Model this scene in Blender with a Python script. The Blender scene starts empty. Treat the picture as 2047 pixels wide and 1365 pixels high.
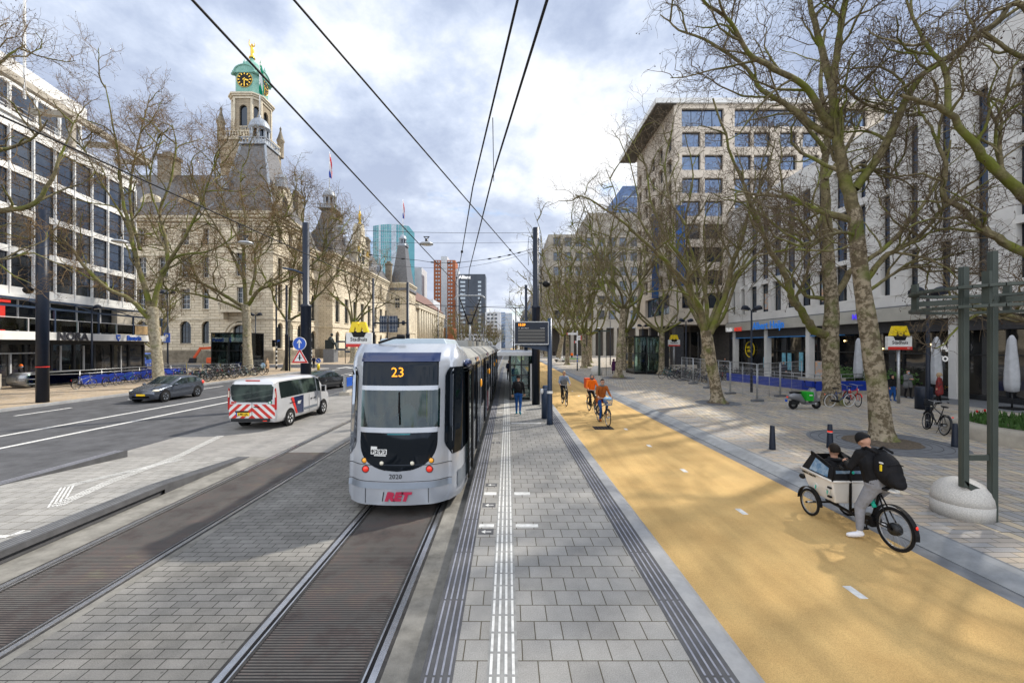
import bpy, bmesh, math, random
import numpy as np
from mathutils import Vector, Matrix, noise
R=math.radians; PI=math.pi
F=840.0; H=3.35; CX=1015.0; CY=690.0
V=Vector
COL=bpy.context.scene.collection
def at(px,py,z=0.0):
    Y=F*(H-z)/(py-CY); return V(((px-CX)*Y/F,Y,z))
def atY(px,py,Y): return V(((px-CX)*Y/F,Y,H-(py-CY)*Y/F))
def zat(py,Y): return H-(py-CY)*Y/F
# ---------- materials
MATS={}
def lin(c):
    return tuple((x/12.92 if x<=.04045 else ((x+.055)/1.055)**2.4) for x in c)
def M(name,col=(.5,.5,.5),rough=.6,metal=0.0,var=0.12,scale=3.0,bump=0.0,bscale=40.0,spec=.5,emit=0,col2=None,coat=0,stretch=None):
    if name in MATS: return MATS[name]
    m=bpy.data.materials.new(name); m.use_nodes=True; nt=m.node_tree; N=nt.nodes; L=nt.links
    b=N['Principled BSDF']; b.inputs['Roughness'].default_value=rough; b.inputs['Metallic'].default_value=metal
    b.inputs['Specular IOR Level'].default_value=(spec if rough<.5 or spec!=.5 else .18); b.inputs['Coat Weight'].default_value=coat
    b.inputs['Coat Roughness'].default_value=.05
    col=tuple(col)
    if col2 is None: col2=tuple(max(0,min(1,c*(1-var*1.6))) for c in col)
    tc=N.new('ShaderNodeTexCoord'); src=tc.outputs['Object']
    if stretch:
        mp=N.new('ShaderNodeMapping'); mp.inputs['Scale'].default_value=stretch; L.new(src,mp.inputs[0]); src=mp.outputs[0]
    n=N.new('ShaderNodeTexNoise'); n.inputs['Scale'].default_value=scale; n.inputs['Detail'].default_value=6; n.inputs['Roughness'].default_value=.65
    L.new(src,n.inputs['Vector'])
    cr=N.new('ShaderNodeValToRGB'); e=cr.color_ramp.elements
    e[0].position=.32; e[1].position=.68; e[0].color=(*col2,1); e[1].color=(*col,1)
    L.new(n.outputs['Fac'],cr.inputs[0]); L.new(cr.outputs[0],b.inputs['Base Color'])
    if bump>0:
        n2=N.new('ShaderNodeTexNoise'); n2.inputs['Scale'].default_value=bscale; n2.inputs['Detail'].default_value=4; L.new(src,n2.inputs['Vector'])
        bp=N.new('ShaderNodeBump'); bp.inputs['Strength'].default_value=bump; bp.inputs['Distance'].default_value=.02
        L.new(n2.outputs['Fac'],bp.inputs['Height']); L.new(bp.outputs[0],b.inputs['Normal'])
    if emit:
        b.inputs['Emission Color'].default_value=(*col,1); b.inputs['Emission Strength'].default_value=emit
    MATS[name]=m; return m
def glass(name,col,rough=.03,tint=(.5,.55,.6),fac=.35,wob=.02,wscale=.6,var=None):
    """window glass: dark room behind, reflecting sheet in front"""
    m=bpy.data.materials.new(name); m.use_nodes=True; nt=m.node_tree; N=nt.nodes; L=nt.links
    N.remove(N['Principled BSDF']); out=N['Material Output']
    d=N.new('ShaderNodeBsdfDiffuse'); d.inputs[0].default_value=(*col,1)
    tc=N.new('ShaderNodeTexCoord')
    if var:
        n0=N.new('ShaderNodeTexNoise'); n0.inputs['Scale'].default_value=var[0]; n0.inputs['Detail'].default_value=2; L.new(tc.outputs['Object'],n0.inputs['Vector'])
        cr=N.new('ShaderNodeValToRGB'); cr.color_ramp.elements[0].position=.45; cr.color_ramp.elements[1].position=.6
        cr.color_ramp.elements[0].color=(*col,1); cr.color_ramp.elements[1].color=(*var[1],1)
        L.new(n0.outputs['Fac'],cr.inputs[0]); L.new(cr.outputs[0],d.inputs[0])
    g=N.new('ShaderNodeBsdfGlossy'); g.inputs['Color'].default_value=(*tint,1); g.inputs['Roughness'].default_value=rough
    n=N.new('ShaderNodeTexNoise'); n.inputs['Scale'].default_value=wscale; L.new(tc.outputs['Object'],n.inputs['Vector'])
    bp=N.new('ShaderNodeBump'); bp.inputs['Strength'].default_value=wob*5; bp.inputs['Distance'].default_value=.05; L.new(n.outputs['Fac'],bp.inputs['Height']); L.new(bp.outputs[0],g.inputs['Normal'])
    fr=N.new('ShaderNodeFresnel'); fr.inputs[0].default_value=1.5
    ma=N.new('ShaderNodeMath'); ma.operation='MULTIPLY_ADD'; ma.inputs[1].default_value=1.0; ma.inputs[2].default_value=fac; ma.use_clamp=True
    L.new(fr.outputs[0],ma.inputs[0])
    mx=N.new('ShaderNodeMixShader'); L.new(ma.outputs[0],mx.inputs[0]); L.new(d.outputs[0],mx.inputs[1]); L.new(g.outputs[0],mx.inputs[2])
    L.new(mx.outputs[0],out.inputs[0]); MATS[name]=m; return m
def clearglass(name,tint=(.75,.85,.83),op=.25):
    m=bpy.data.materials.new(name); m.use_nodes=True; nt=m.node_tree; N=nt.nodes; L=nt.links
    N.remove(N['Principled BSDF']); out=N['Material Output']
    t=N.new('ShaderNodeBsdfTransparent'); t.inputs[0].default_value=(*tint,1)
    g=N.new('ShaderNodeBsdfGlossy'); g.inputs['Roughness'].default_value=.02; g.inputs[0].default_value=(.8,.85,.85,1)
    fr=N.new('ShaderNodeFresnel'); ma=N.new('ShaderNodeMath'); ma.operation='ADD'; ma.inputs[1].default_value=op*.3; L.new(fr.outputs[0],ma.inputs[0])
    mx=N.new('ShaderNodeMixShader'); L.new(ma.outputs[0],mx.inputs[0]); L.new(t.outputs[0],mx.inputs[1]); L.new(g.outputs[0],mx.inputs[2])
    L.new(mx.outputs[0],out.inputs[0]); MATS[name]=m; return m
def brick(name,pal,w,h,mortar,mcol,off=.5,vec='xy',rough=.75,bump=.3,stain=.25,stscale=.35,freq=2,grain=.1,rot=0,spec=.12,squash=None,gscale=120):
    """paving / masonry: palette per stone, joints, stains"""
    m=bpy.data.materials.new(name); m.use_nodes=True; nt=m.node_tree; N=nt.nodes; L=nt.links
    b=N['Principled BSDF']; b.inputs['Roughness'].default_value=rough; b.inputs['Specular IOR Level'].default_value=spec
    tc=N.new('ShaderNodeTexCoord'); src=tc.outputs['Object']
    if vec!='xy':
        sp=N.new('ShaderNodeSeparateXYZ'); L.new(src,sp.inputs[0]); ad=N.new('ShaderNodeMath'); ad.operation='MULTIPLY_ADD'; L.new(sp.outputs[1],ad.inputs[0]); ad.inputs[1].default_value=.87; L.new(sp.outputs[0],ad.inputs[2])
        cb=N.new('ShaderNodeCombineXYZ'); L.new(ad.outputs[0],cb.inputs[0]); L.new(sp.outputs[2],cb.inputs[1]); bv=cb.outputs[0]
    else:
        mp=N.new('ShaderNodeMapping'); mp.inputs['Rotation'].default_value=(0,0,rot); L.new(src,mp.inputs[0]); bv=mp.outputs[0]
    bt=N.new('ShaderNodeTexBrick'); L.new(bv,bt.inputs['Vector'])
    bt.offset=off; bt.offset_frequency=freq
    bt.inputs['Scale'].default_value=1; bt.inputs['Brick Width'].default_value=w; bt.inputs['Row Height'].default_value=h
    bt.inputs['Mortar Size'].default_value=mortar; bt.inputs['Mortar Smooth'].default_value=.15
    bt.inputs['Color1'].default_value=(0,0,0,1); bt.inputs['Color2'].default_value=(1,1,1,1); bt.inputs['Mortar'].default_value=(.5,.5,.5,1)
    cr=N.new('ShaderNodeValToRGB'); el=cr.color_ramp.elements
    while len(el)>1: el.remove(el[-1])
    for i,c in enumerate(pal):
        p=i/(max(1,len(pal)-1))
        if i==0: el[0].position=0; el[0].color=(*c,1)
        else:
            q=el.new(p); q.color=(*c,1)
    L.new(bt.outputs['Color'],cr.inputs[0])
    n=N.new('ShaderNodeTexNoise'); n.inputs['Scale'].default_value=stscale; n.inputs['Detail'].default_value=8; n.inputs['Roughness'].default_value=.7; L.new(src,n.inputs['Vector'])
    g=N.new('ShaderNodeTexNoise'); g.inputs['Scale'].default_value=gscale; g.inputs['Detail'].default_value=2; L.new(src,g.inputs['Vector'])
    mr=N.new('ShaderNodeMapRange'); mr.inputs[1].default_value=.3; mr.inputs[2].default_value=.7; mr.inputs[3].default_value=1-stain; mr.inputs[4].default_value=1+stain*.6; L.new(n.outputs['Fac'],mr.inputs[0])
    mg=N.new('ShaderNodeMapRange'); mg.inputs[1].default_value=.25; mg.inputs[2].default_value=.75; mg.inputs[3].default_value=1-grain*2; mg.inputs[4].default_value=1+grain*2; L.new(g.outputs['Fac'],mg.inputs[0])
    mm=N.new('ShaderNodeMath'); mm.operation='MULTIPLY'; L.new(mr.outputs[0],mm.inputs[0]); L.new(mg.outputs[0],mm.inputs[1])
    mx=N.new('ShaderNodeMix'); mx.data_type='RGBA'; L.new(bt.outputs['Fac'],mx.inputs[0]); L.new(cr.outputs[0],mx.inputs[6]); mx.inputs[7].default_value=(*mcol,1)
    vm=N.new('ShaderNodeVectorMath'); vm.operation='SCALE'; L.new(mx.outputs[2],vm.inputs[0])
    if vec=='xy':
        vo=N.new('ShaderNodeTexVoronoi'); vo.inputs['Scale'].default_value=2.6; L.new(src,vo.inputs['Vector']); m4=N.new('ShaderNodeMapRange'); m4.inputs[1].default_value=.035; m4.inputs[2].default_value=.06; m4.inputs[3].default_value=.62; m4.inputs[4].default_value=1; L.new(vo.outputs['Distance'],m4.inputs[0])
        m5=N.new('ShaderNodeMath'); m5.operation='MULTIPLY'; L.new(mm.outputs[0],m5.inputs[0]); L.new(m4.outputs[0],m5.inputs[1]); mm=m5
    L.new(mm.outputs[0],vm.inputs[3]); L.new(vm.outputs[0],b.inputs['Base Color'])
    if bump:
        bp=N.new('ShaderNodeBump'); bp.invert=True; bp.inputs['Strength'].default_value=bump; bp.inputs['Distance'].default_value=.01; L.new(bt.outputs['Fac'],bp.inputs['Height']); L.new(bp.outputs[0],b.inputs['Normal'])
    MATS[name]=m; return m
# ---------- mesh builder
class MB:
    def __init__(s): s.v=[]; s.f=[]; s.m=[]; s.s=[]; s.mats=[]; s.cm=0; s.sm=False; s.n=0
    def mat(s,m):
        if isinstance(m,str): m=MATS[m]
        if m not in s.mats: s.mats.append(m)
        s.cm=s.mats.index(m); return s
    def add(s,vs,fs,sm=None):
        o=s.n; s.v.extend([tuple(p) for p in vs]); s.n=len(s.v)
        for f in fs: s.f.append(tuple(i+o for i in f)); s.m.append(s.cm); s.s.append(s.sm if sm is None else sm)
        return s
    def box(s,c,d,rz=0,rx=0,ry=0):
        x,y,z=d[0]/2,d[1]/2,d[2]/2
        vs=[V((i*x,j*y,k*z)) for k in(-1,1) for j in(-1,1) for i in(-1,1)]
        if rz or rx or ry:
            m=Matrix.Rotation(rz,3,'Z')@Matrix.Rotation(ry,3,'Y')@Matrix.Rotation(rx,3,'X'); vs=[m@p for p in vs]
        c=V(c); return s.add([p+c for p in vs],[(0,2,3,1),(4,5,7,6),(0,1,5,4),(2,6,7,3),(1,3,7,5),(0,4,6,2)],False)
    def b2(s,a,b):
        return s.box(((a[0]+b[0])/2,(a[1]+b[1])/2,(a[2]+b[2])/2),(abs(b[0]-a[0]),abs(b[1]-a[1]),abs(b[2]-a[2])))
    def bar(s,a,b,w,h=None,up=(0,0,1)):
        a=V(a);b=V(b);h=h or w;d=(b-a).normalized(); u=V(up); 
        if abs(d.dot(u))>.99: u=V((0,1,0))
        x=d.cross(u).normalized()*w/2; z=x.cross(d).normalized()*h/2
        vs=[a-x-z,a+x-z,a+x+z,a-x+z,b-x-z,b+x-z,b+x+z,b-x+z]
        return s.add(vs,[(3,2,1,0),(4,5,6,7),(0,1,5,4),(1,2,6,5),(2,3,7,6),(3,0,4,7)],False)
    def tube(s,pts,r,n=8,cap=True,sm=True,flat=None):
        pts=[V(p) for p in pts]; k=len(pts); rr=r if isinstance(r,(list,tuple)) else [r]*k
        vs=[];u=None
        for i,p in enumerate(pts):
            d=(pts[min(i+1,k-1)]-pts[max(i-1,0)])
            d=d.normalized() if d.length>1e-9 else V((0,0,1))
            if u is None:
                u=V((0,0,1)) if abs(d.z)<.9 else V((1,0,0))
            u=(u-d*u.dot(d)); u=u.normalized() if u.length>1e-6 else d.orthogonal().normalized(); w=d.cross(u)
            for j in range(n):
                a=2*PI*j/n; vs.append(p+(u*math.cos(a)+w*math.sin(a))*rr[i])
        fs=[(i*n+j,i*n+(j+1)%n,(i+1)*n+(j+1)%n,(i+1)*n+j) for i in range(k-1) for j in range(n)]
        s.add(vs,fs,sm)
        if cap:
            o=s.n-len(vs)
            s.f.append(tuple(o+j for j in range(n))[::-1]); s.m.append(s.cm); s.s.append(False)
            s.f.append(tuple(o+(k-1)*n+j for j in range(n))); s.m.append(s.cm); s.s.append(False)
        return s
    def lathe(s,prof,c=(0,0,0),n=20,axis='z',sm=True,a0=0,a1=2*PI,rot=0):
        c=V(c); vs=[]; full=abs(a1-a0-2*PI)<1e-6; m=n if full else n+1
        for r,z in prof:
            for j in range(m):
                a=rot+a0+(a1-a0)*j/n
                if axis=='z': vs.append(c+V((r*math.cos(a),r*math.sin(a),z)))
                elif axis=='x': vs.append(c+V((z,r*math.cos(a),r*math.sin(a))))
                else: vs.append(c+V((r*math.cos(a),z,r*math.sin(a))))
        fs=[]
        for i in range(len(prof)-1):
            for j in range(n if not full else n):
                k=(j+1)%m if full else j+1
                fs.append((i*m+j,i*m+k,(i+1)*m+k,(i+1)*m+j))
        return s.add(vs,fs,sm)
    def ell(s,c,r,n=12,k=8,rot=None):
        c=V(c); r=r if isinstance(r,(tuple,list)) else (r,r,r); vs=[]
        for i in range(k+1):
            t=PI*i/k
            for j in range(n):
                a=2*PI*j/n; p=V((r[0]*math.sin(t)*math.cos(a),r[1]*math.sin(t)*math.sin(a),r[2]*math.cos(t)))
                if rot: p=rot@p
                vs.append(c+p)
        fs=[(i*n+j,(i+1)*n+j,(i+1)*n+(j+1)%n,i*n+(j+1)%n) for i in range(k) for j in range(n)]
        return s.add(vs,fs,True)
    def prism(s,poly,o,u,w,t):
        """poly in (u,w) plane at o, extruded by vector t"""
        o=V(o);u=V(u);w=V(w);t=V(t); k=len(poly)
        a=[o+u*p[0]+w*p[1] for p in poly]; vs=a+[p+t for p in a]
        fs=[tuple(range(k))[::-1],tuple(range(k,2*k))]+[(i,(i+1)%k,k+(i+1)%k,k+i) for i in range(k)]
        return s.add(vs,fs,False)
    def torus(s,c,R_,r,axis='x',n=28,k=8,a0=0,a1=2*PI):
        c=V(c); full=abs(a1-a0-2*PI)<1e-6; m=n if full else n+1; vs=[]
        for i in range(m):
            a=a0+(a1-a0)*i/n
            for j in range(k):
                b=2*PI*j/k; q=R_+r*math.cos(b); h=r*math.sin(b)
                if axis=='x': p=V((h,q*math.cos(a),q*math.sin(a)))
                elif axis=='z': p=V((q*math.cos(a),q*math.sin(a),h))
                else: p=V((q*math.cos(a),h,q*math.sin(a)))
                vs.append(c+p)
        fs=[(i*k+j,((i+1)%m)*k+j,((i+1)%m)*k+(j+1)%k,i*k+(j+1)%k) for i in range(n) for j in range(k)]
        return s.add(vs,fs,True)
    def quad(s,a,b,c,d): return s.add([a,b,c,d],[(0,1,2,3)],False)
    def build(s,name,parent=None,mat=None,base=None,bev=0,sub=0,wn=False):
        if mat is not None and not s.mats: s.mat(mat)
        me=bpy.data.meshes.new(name); off=V((0,0,0))
        o=bpy.data.objects.new(name,me); COL.objects.link(o)
        if parent is not None:
            p=parent
            while p is not None: off+=p.location; p=p.parent
            o.parent=parent
        elif base is not None: off=V(base); o.location=off
        me.from_pydata([(p[0]-off.x,p[1]-off.y,p[2]-off.z) for p in s.v],[],s.f)
        for m in s.mats: me.materials.append(m)
        if s.mats:
            me.polygons.foreach_set('material_index',s.m)
        me.polygons.foreach_set('use_smooth',s.s); me.update()
        if bev:
            b=o.modifiers.new('bevel','BEVEL'); b.width=bev; b.segments=2; b.limit_method='ANGLE'; b.angle_limit=R(40)
        if sub:
            b=o.modifiers.new('sub','SUBSURF'); b.levels=sub; b.render_levels=sub
        return o
def fixn(o):
    bm=bmesh.new(); bm.from_mesh(o.data); bmesh.ops.recalc_face_normals(bm,faces=bm.faces); bm.to_mesh(o.data); bm.free(); return o
def mb(m=None):
    x=MB()
    if m is not None: x.mat(m)
    return x
def tag(o,label=None,cat=None,group=None,kind=None):
    if label: o['label']=label
    if cat: o['category']=cat
    if group: o['group']=group
    if kind: o['kind']=kind
    return o
def thing(name,loc,label,cat,group=None,rz=0):
    o=bpy.data.objects.new(name,None); o.empty_display_size=.3; COL.objects.link(o); o.location=loc; o.rotation_euler=(0,0,rz)
    return tag(o,label,cat,group)
def struct(name,b,base=None):
    o=b.build(name,base=base); o['kind']='structure'; return o
KIDS={}
def copy_tree(o,parent=None,mp=None):
    c=o.copy(); COL.objects.link(c); c.parent=parent
    for ch in KIDS.get(o.name) or list(o.children): copy_tree(ch,c)
    return c
def dup(o,loc,rz=0,label=None,group=None,cat=None,scale=None):
    c=copy_tree(o); c.location=loc; c.rotation_euler=(0,0,rz)
    if scale: c.scale=(scale,)*3
    return tag(c,label,cat,group)
def text(parent,name,txt,size,origin,u,w,m,ext=.01,off=0,align='CENTER',shear=0,bold=0,sx=1.0):
    cu=bpy.data.curves.new('t','FONT'); cu.body=txt; cu.size=size; cu.extrude=0; cu.offset=bold; cu.align_x=align; cu.align_y='CENTER'; cu.shear=shear; cu.resolution_u=2
    o=bpy.data.objects.new('t',cu); COL.objects.link(o)
    dg=bpy.context.evaluated_depsgraph_get(); me=bpy.data.meshes.new_from_object(o.evaluated_get(dg))
    bpy.data.objects.remove(o); u=V(u).normalized(); w=V(w).normalized(); n=u.cross(w); origin=V(origin)
    b=mb(m); vs=[origin+u*(p.co.x*sx)+w*p.co.y+n*ext for p in me.vertices]
    b.add(vs,[tuple(f.vertices) for f in me.polygons],False)
    # thickness: walls along border
    bm=bmesh.new(); bm.from_mesh(me)
    for e in bm.edges:
        if len(e.link_faces)==1:
            i,j=e.verts[0].index,e.verts[1].index
            b.add([vs[i],vs[j],vs[j]-n*ext,vs[i]-n*ext],[(0,1,2,3)],False)
    bm.free()
    ob=b.build(name,parent); return ob
# ---------- camera, light, sky
sc=bpy.context.scene
cam=bpy.data.cameras.new('camera'); camo=bpy.data.objects.new('camera',cam); COL.objects.link(camo); sc.camera=camo
camo.location=(0,0,H); camo.rotation_euler=(R(90),0,0); cam.sensor_width=36; cam.lens=F/2047*36
cam.shift_x=(1023.5-CX)/2047; cam.shift_y=(CY-682.5)/2047; cam.clip_end=4000; cam.clip_start=.1
SAZ=R(53); SEL=R(43)
sd=V((math.sin(SAZ)*math.cos(SEL),math.cos(SAZ)*math.cos(SEL),math.sin(SEL)))
su=bpy.data.lights.new('sun','SUN'); su.energy=4.3; su.angle=R(1.8); su.color=(1,.93,.82)
suo=bpy.data.objects.new('sun',su); COL.objects.link(suo); suo.rotation_euler=(-sd).to_track_quat('-Z','Y').to_euler(); suo.location=(60,60,80)
w=bpy.data.worlds.new('World'); sc.world=w; w.use_nodes=True; nt=w.node_tree; N=nt.nodes; L=nt.links
bg=N['Background']; out=N['World Output']
sky=N.new('ShaderNodeTexSky'); sky.sky_type='NISHITA'; sky.sun_disc=False; sky.sun_elevation=SEL; sky.sun_rotation=SAZ; sky.air_density=1.0; sky.dust_density=.6
L.new(sky.outputs[0],bg.inputs[0]); bg.inputs[1].default_value=.14
tc=N.new('ShaderNodeTexCoord'); sp=N.new('ShaderNodeSeparateXYZ'); L.new(tc.outputs['Generated'],sp.inputs[0])
def math_(op,a,b=None,c=None,clamp=False):
    n=N.new('ShaderNodeMath'); n.operation=op; n.use_clamp=clamp
    for i,x in enumerate((a,b,c)):
        if x is None: continue
        if isinstance(x,(int,float)): n.inputs[i].default_value=x
        else: L.new(x,n.inputs[i])
    return n.outputs[0]
den=math_('ADD',math_('MAXIMUM',sp.outputs[2],0.0),.34)
u=math_('DIVIDE',sp.outputs[0],den); v_=math_('DIVIDE',sp.outputs[1],den)
cb=N.new('ShaderNodeCombineXYZ'); L.new(u,cb.inputs[0]); L.new(v_,cb.inputs[1]); cb.inputs[2].default_value=.7
def ns(scale,det,rough,loc=(0,0,0),rot=0,sca=(1,1,1),dist=0):
    mp=N.new('ShaderNodeMapping'); mp.inputs['Location'].default_value=loc; mp.inputs['Rotation'].default_value=(0,0,rot); mp.inputs['Scale'].default_value=sca
    L.new(cb.outputs[0],mp.inputs[0]); n=N.new('ShaderNodeTexNoise'); n.inputs['Scale'].default_value=scale; n.inputs['Detail'].default_value=det; n.inputs['Roughness'].default_value=rough
    n.inputs['Distortion'].default_value=dist; L.new(mp.outputs[0],n.inputs['Vector']); return n.outputs['Fac']
big=ns(.75,3,.5,(3.1,1.2,0),R(25),(1,.9,1),.0); mid=ns(1.7,9,.58,(7.9,2.6,0),R(35),(1,.95,1),.0); fine=ns(5.0,8,.6,(1.3,5.2,0))
dens=math_('ADD',math_('ADD',math_('MULTIPLY',big,.50),math_('MULTIPLY',mid,.50)),math_('MULTIPLY',math_('SUBTRACT',fine,.5),.24))
cr=N.new('ShaderNodeValToRGB'); el=cr.color_ramp.elements
el[0].position=.415; el[0].color=(.40,.475,.65,1); el[1].position=.64; el[1].color=(.98,.98,1.0,1)
for p,c in ((.455,(.50,.58,.75)),(.49,(.63,.71,.87)),(.53,(.84,.89,.98)),(.565,(.97,.98,1.0))):
    q=el.new(p); q.color=(*c,1)
dp=N.new('ShaderNodeVectorMath'); dp.operation='DOT_PRODUCT'; L.new(tc.outputs['Generated'],dp.inputs[0]); dp.inputs[1].default_value=V((.06,.93,.36)).normalized()
gl_=N.new('ShaderNodeMapRange'); gl_.inputs[1].default_value=.955; gl_.inputs[2].default_value=1.0; gl_.inputs[3].default_value=0; gl_.inputs[4].default_value=.022; L.new(dp.outputs['Value'],gl_.inputs[0])
dens=math_('SUBTRACT',math_('ADD',dens,gl_.outputs[0]),.014); L.new(dens,cr.inputs[0])
# horizon brightening and warm low clouds
hz=N.new('ShaderNodeMapRange'); hz.inputs[1].default_value=0; hz.inputs[2].default_value=.5; hz.inputs[3].default_value=.35; hz.inputs[4].default_value=0; L.new(sp.outputs[2],hz.inputs[0])
mxh=N.new('ShaderNodeMix'); mxh.data_type='RGBA'; L.new(hz.outputs[0],mxh.inputs[0]); L.new(cr.outputs[0],mxh.inputs[6]); mxh.inputs[7].default_value=(.90,.92,.97,1)
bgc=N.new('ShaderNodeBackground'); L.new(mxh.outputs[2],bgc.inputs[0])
# unseen clouds behind the camera boosted to add fill light
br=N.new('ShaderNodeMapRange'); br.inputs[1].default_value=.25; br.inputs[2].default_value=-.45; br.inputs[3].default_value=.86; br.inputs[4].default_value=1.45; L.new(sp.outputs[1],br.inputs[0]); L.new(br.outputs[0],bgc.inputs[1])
hole=ns(1.25,7,.58,(11.7,4.9,0),R(10),(1,1.2,1),.25)
hm=N.new('ShaderNodeMapRange'); hm.inputs[1].default_value=.345; hm.inputs[2].default_value=.40; L.new(hole,hm.inputs[0])
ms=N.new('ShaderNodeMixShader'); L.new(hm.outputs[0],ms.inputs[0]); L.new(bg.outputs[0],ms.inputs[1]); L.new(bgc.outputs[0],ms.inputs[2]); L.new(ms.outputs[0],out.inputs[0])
sc.view_settings.view_transform='Standard'; sc.view_settings.look='None'; sc.view_settings.exposure=0.42; sc.view_settings.gamma=1
sc.render.film_transparent=False
sc.cycles.use_denoising=True; sc.cycles.max_bounces=6; sc.cycles.transparent_max_bounces=12; sc.cycles.caustics_reflective=False; sc.cycles.caustics_refractive=False
# ---------- common materials
M('pole',(.010,.017,.034),.4,0,.2,8,spec=.35)
M('dark_metal',(.02,.022,.025),.4,.3,.2,10)
M('steel',(.45,.46,.47),.35,.8,.2,12)
M('galv',(.5,.52,.54),.45,.6,.25,20)
M('rubber',(.015,.015,.016),.8,0,.2,20)
M('black',(.012,.012,.013),.5,0,.2,10)
M('black_gloss',(.01,.01,.012),.12,0,.1,5,coat=.5)
M('white_paint',(.78,.78,.76),.55,0,.10,4)
M('white_mark',(.72,.72,.70),.7,0,.22,9)
M('red',(.62,.03,.02),.45,0,.1,5)
M('blue_sign',(.01,.09,.5),.35,0,.06,5)
M('blue_wall',(.012,.045,.36),.4,0,.2,2)
M('yellow',(.85,.62,.01),.4,0,.06,5)
M('granite',(.62,.60,.56),.7,0,.25,60,.2,80)
M('skin',(.52,.29,.20),.5,0,.1,10)
M('hair_dark',(.02,.014,.01),.7,0,.3,60)
M('hair_light',(.45,.33,.2),.6,0,.3,60)
M('gold',(.85,.55,.09),.3,.9,.15,10)
M('soil',(.16,.13,.10),.9,0,.35,14,.6,40)
# ---------- ground
def sheet(name,x0,x1,y0,y1,z,m,th=None):
    b=mb(m)
    if th: b.b2((x0,y0,z-th),(x1,y1,z))
    else: b.quad((x0,y0,z),(x1,y0,z),(x1,y1,z),(x0,y1,z))
    return struct(name,b)
M('asphalt',(.108,.11,.118),.85,0,.28,1.3,.25,200)
M('far_ground',(.20,.20,.19),.9,0,.2,.3)
brick('tile_platform',[(.245,.24,.228),(.275,.27,.257),(.30,.293,.278),(.26,.255,.243)],.30,.30,.0065,(.085,.075,.055),bump=.5,stain=.20,stscale=1.6,grain=.13,gscale=90)
brick('tile_tracks',[(.185,.18,.168),(.21,.204,.19),(.228,.22,.205)],.27,.145,.0065,(.05,.048,.043),bump=.4,stain=.35,stscale=.9,grain=.11,gscale=90)
brick('tile_light',[(.22,.215,.205),(.25,.243,.232),(.275,.265,.25)],.3,.15,.005,(.2,.19,.17),bump=.2,stain=.2,stscale=.7,grain=.1)
brick('tile_plaza',[(.31,.31,.31),(.46,.39,.285),(.37,.355,.335),(.54,.455,.33),(.27,.275,.28),(.46,.38,.28),(.34,.33,.31),(.42,.35,.29)],.21,.44,.011,(.13,.12,.10),off=.5,bump=.45,stain=.22,stscale=.25,grain=.08)
brick('tile_pavement',[(.36,.29,.20),(.42,.33,.22),(.34,.28,.22),(.45,.35,.25),(.38,.34,.28)],.3,.15,.006,(.25,.2,.15),bump=.25,stain=.3,stscale=.3,grain=.08)
M('cycle_red',(.50,.325,.125),.9,0,.0,1.2,.5,220,col2=(.40,.25,.09))
def retune_cycle():
    m=MATS['cycle_red']; nt=m.node_tree; N=nt.nodes; L=nt.links; b=N['Principled BSDF']
    src=[n for n in N if n.type=='TEX_COORD'][0].outputs['Object']
    base=[n for n in N if n.type=='VALTORGB'][0]
    base.color_ramp.elements[0].color=(.55,.355,.14,1); base.color_ramp.elements[1].color=(.63,.425,.175,1)
    g=N.new('ShaderNodeTexNoise'); g.inputs['Scale'].default_value=130; g.inputs['Detail'].default_value=3; L.new(src,g.inputs['Vector'])
    mr=N.new('ShaderNodeMapRange'); mr.inputs[1].default_value=.35; mr.inputs[2].default_value=.6; mr.inputs[3].default_value=.76; mr.inputs[4].default_value=1.06; L.new(g.outputs['Fac'],mr.inputs[0])
    mp=N.new('ShaderNodeMapping'); mp.inputs['Scale'].default_value=(1.6,.12,1); L.new(src,mp.inputs[0]); t=N.new('ShaderNodeTexNoise'); t.inputs['Scale'].default_value=1.5; t.inputs['Detail'].default_value=5; L.new(mp.outputs[0],t.inputs['Vector'])
    m2=N.new('ShaderNodeMapRange'); m2.inputs[1].default_value=.35; m2.inputs[2].default_value=.65; m2.inputs[3].default_value=.84; m2.inputs[4].default_value=1.05; L.new(t.outputs['Fac'],m2.inputs[0])
    mm=N.new('ShaderNodeMath'); mm.operation='MULTIPLY'; L.new(mr.outputs[0],mm.inputs[0]); L.new(m2.outputs[0],mm.inputs[1])
    vm=N.new('ShaderNodeVectorMath'); vm.operation='SCALE'; L.new(base.outputs[0],vm.inputs[0]); L.new(mm.outputs[0],vm.inputs[3]); L.new(vm.outputs[0],b.inputs['Base Color'])
retune_cycle()
M('kerb',(.34,.345,.35),.8,0,.18,3,.2,90)
M('kerb_dark',(.19,.20,.215),.75,0,.2,3,.2,90)
M('concrete_strip',(.26,.25,.225),.85,0,.35,2.2,.2,60)
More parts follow.
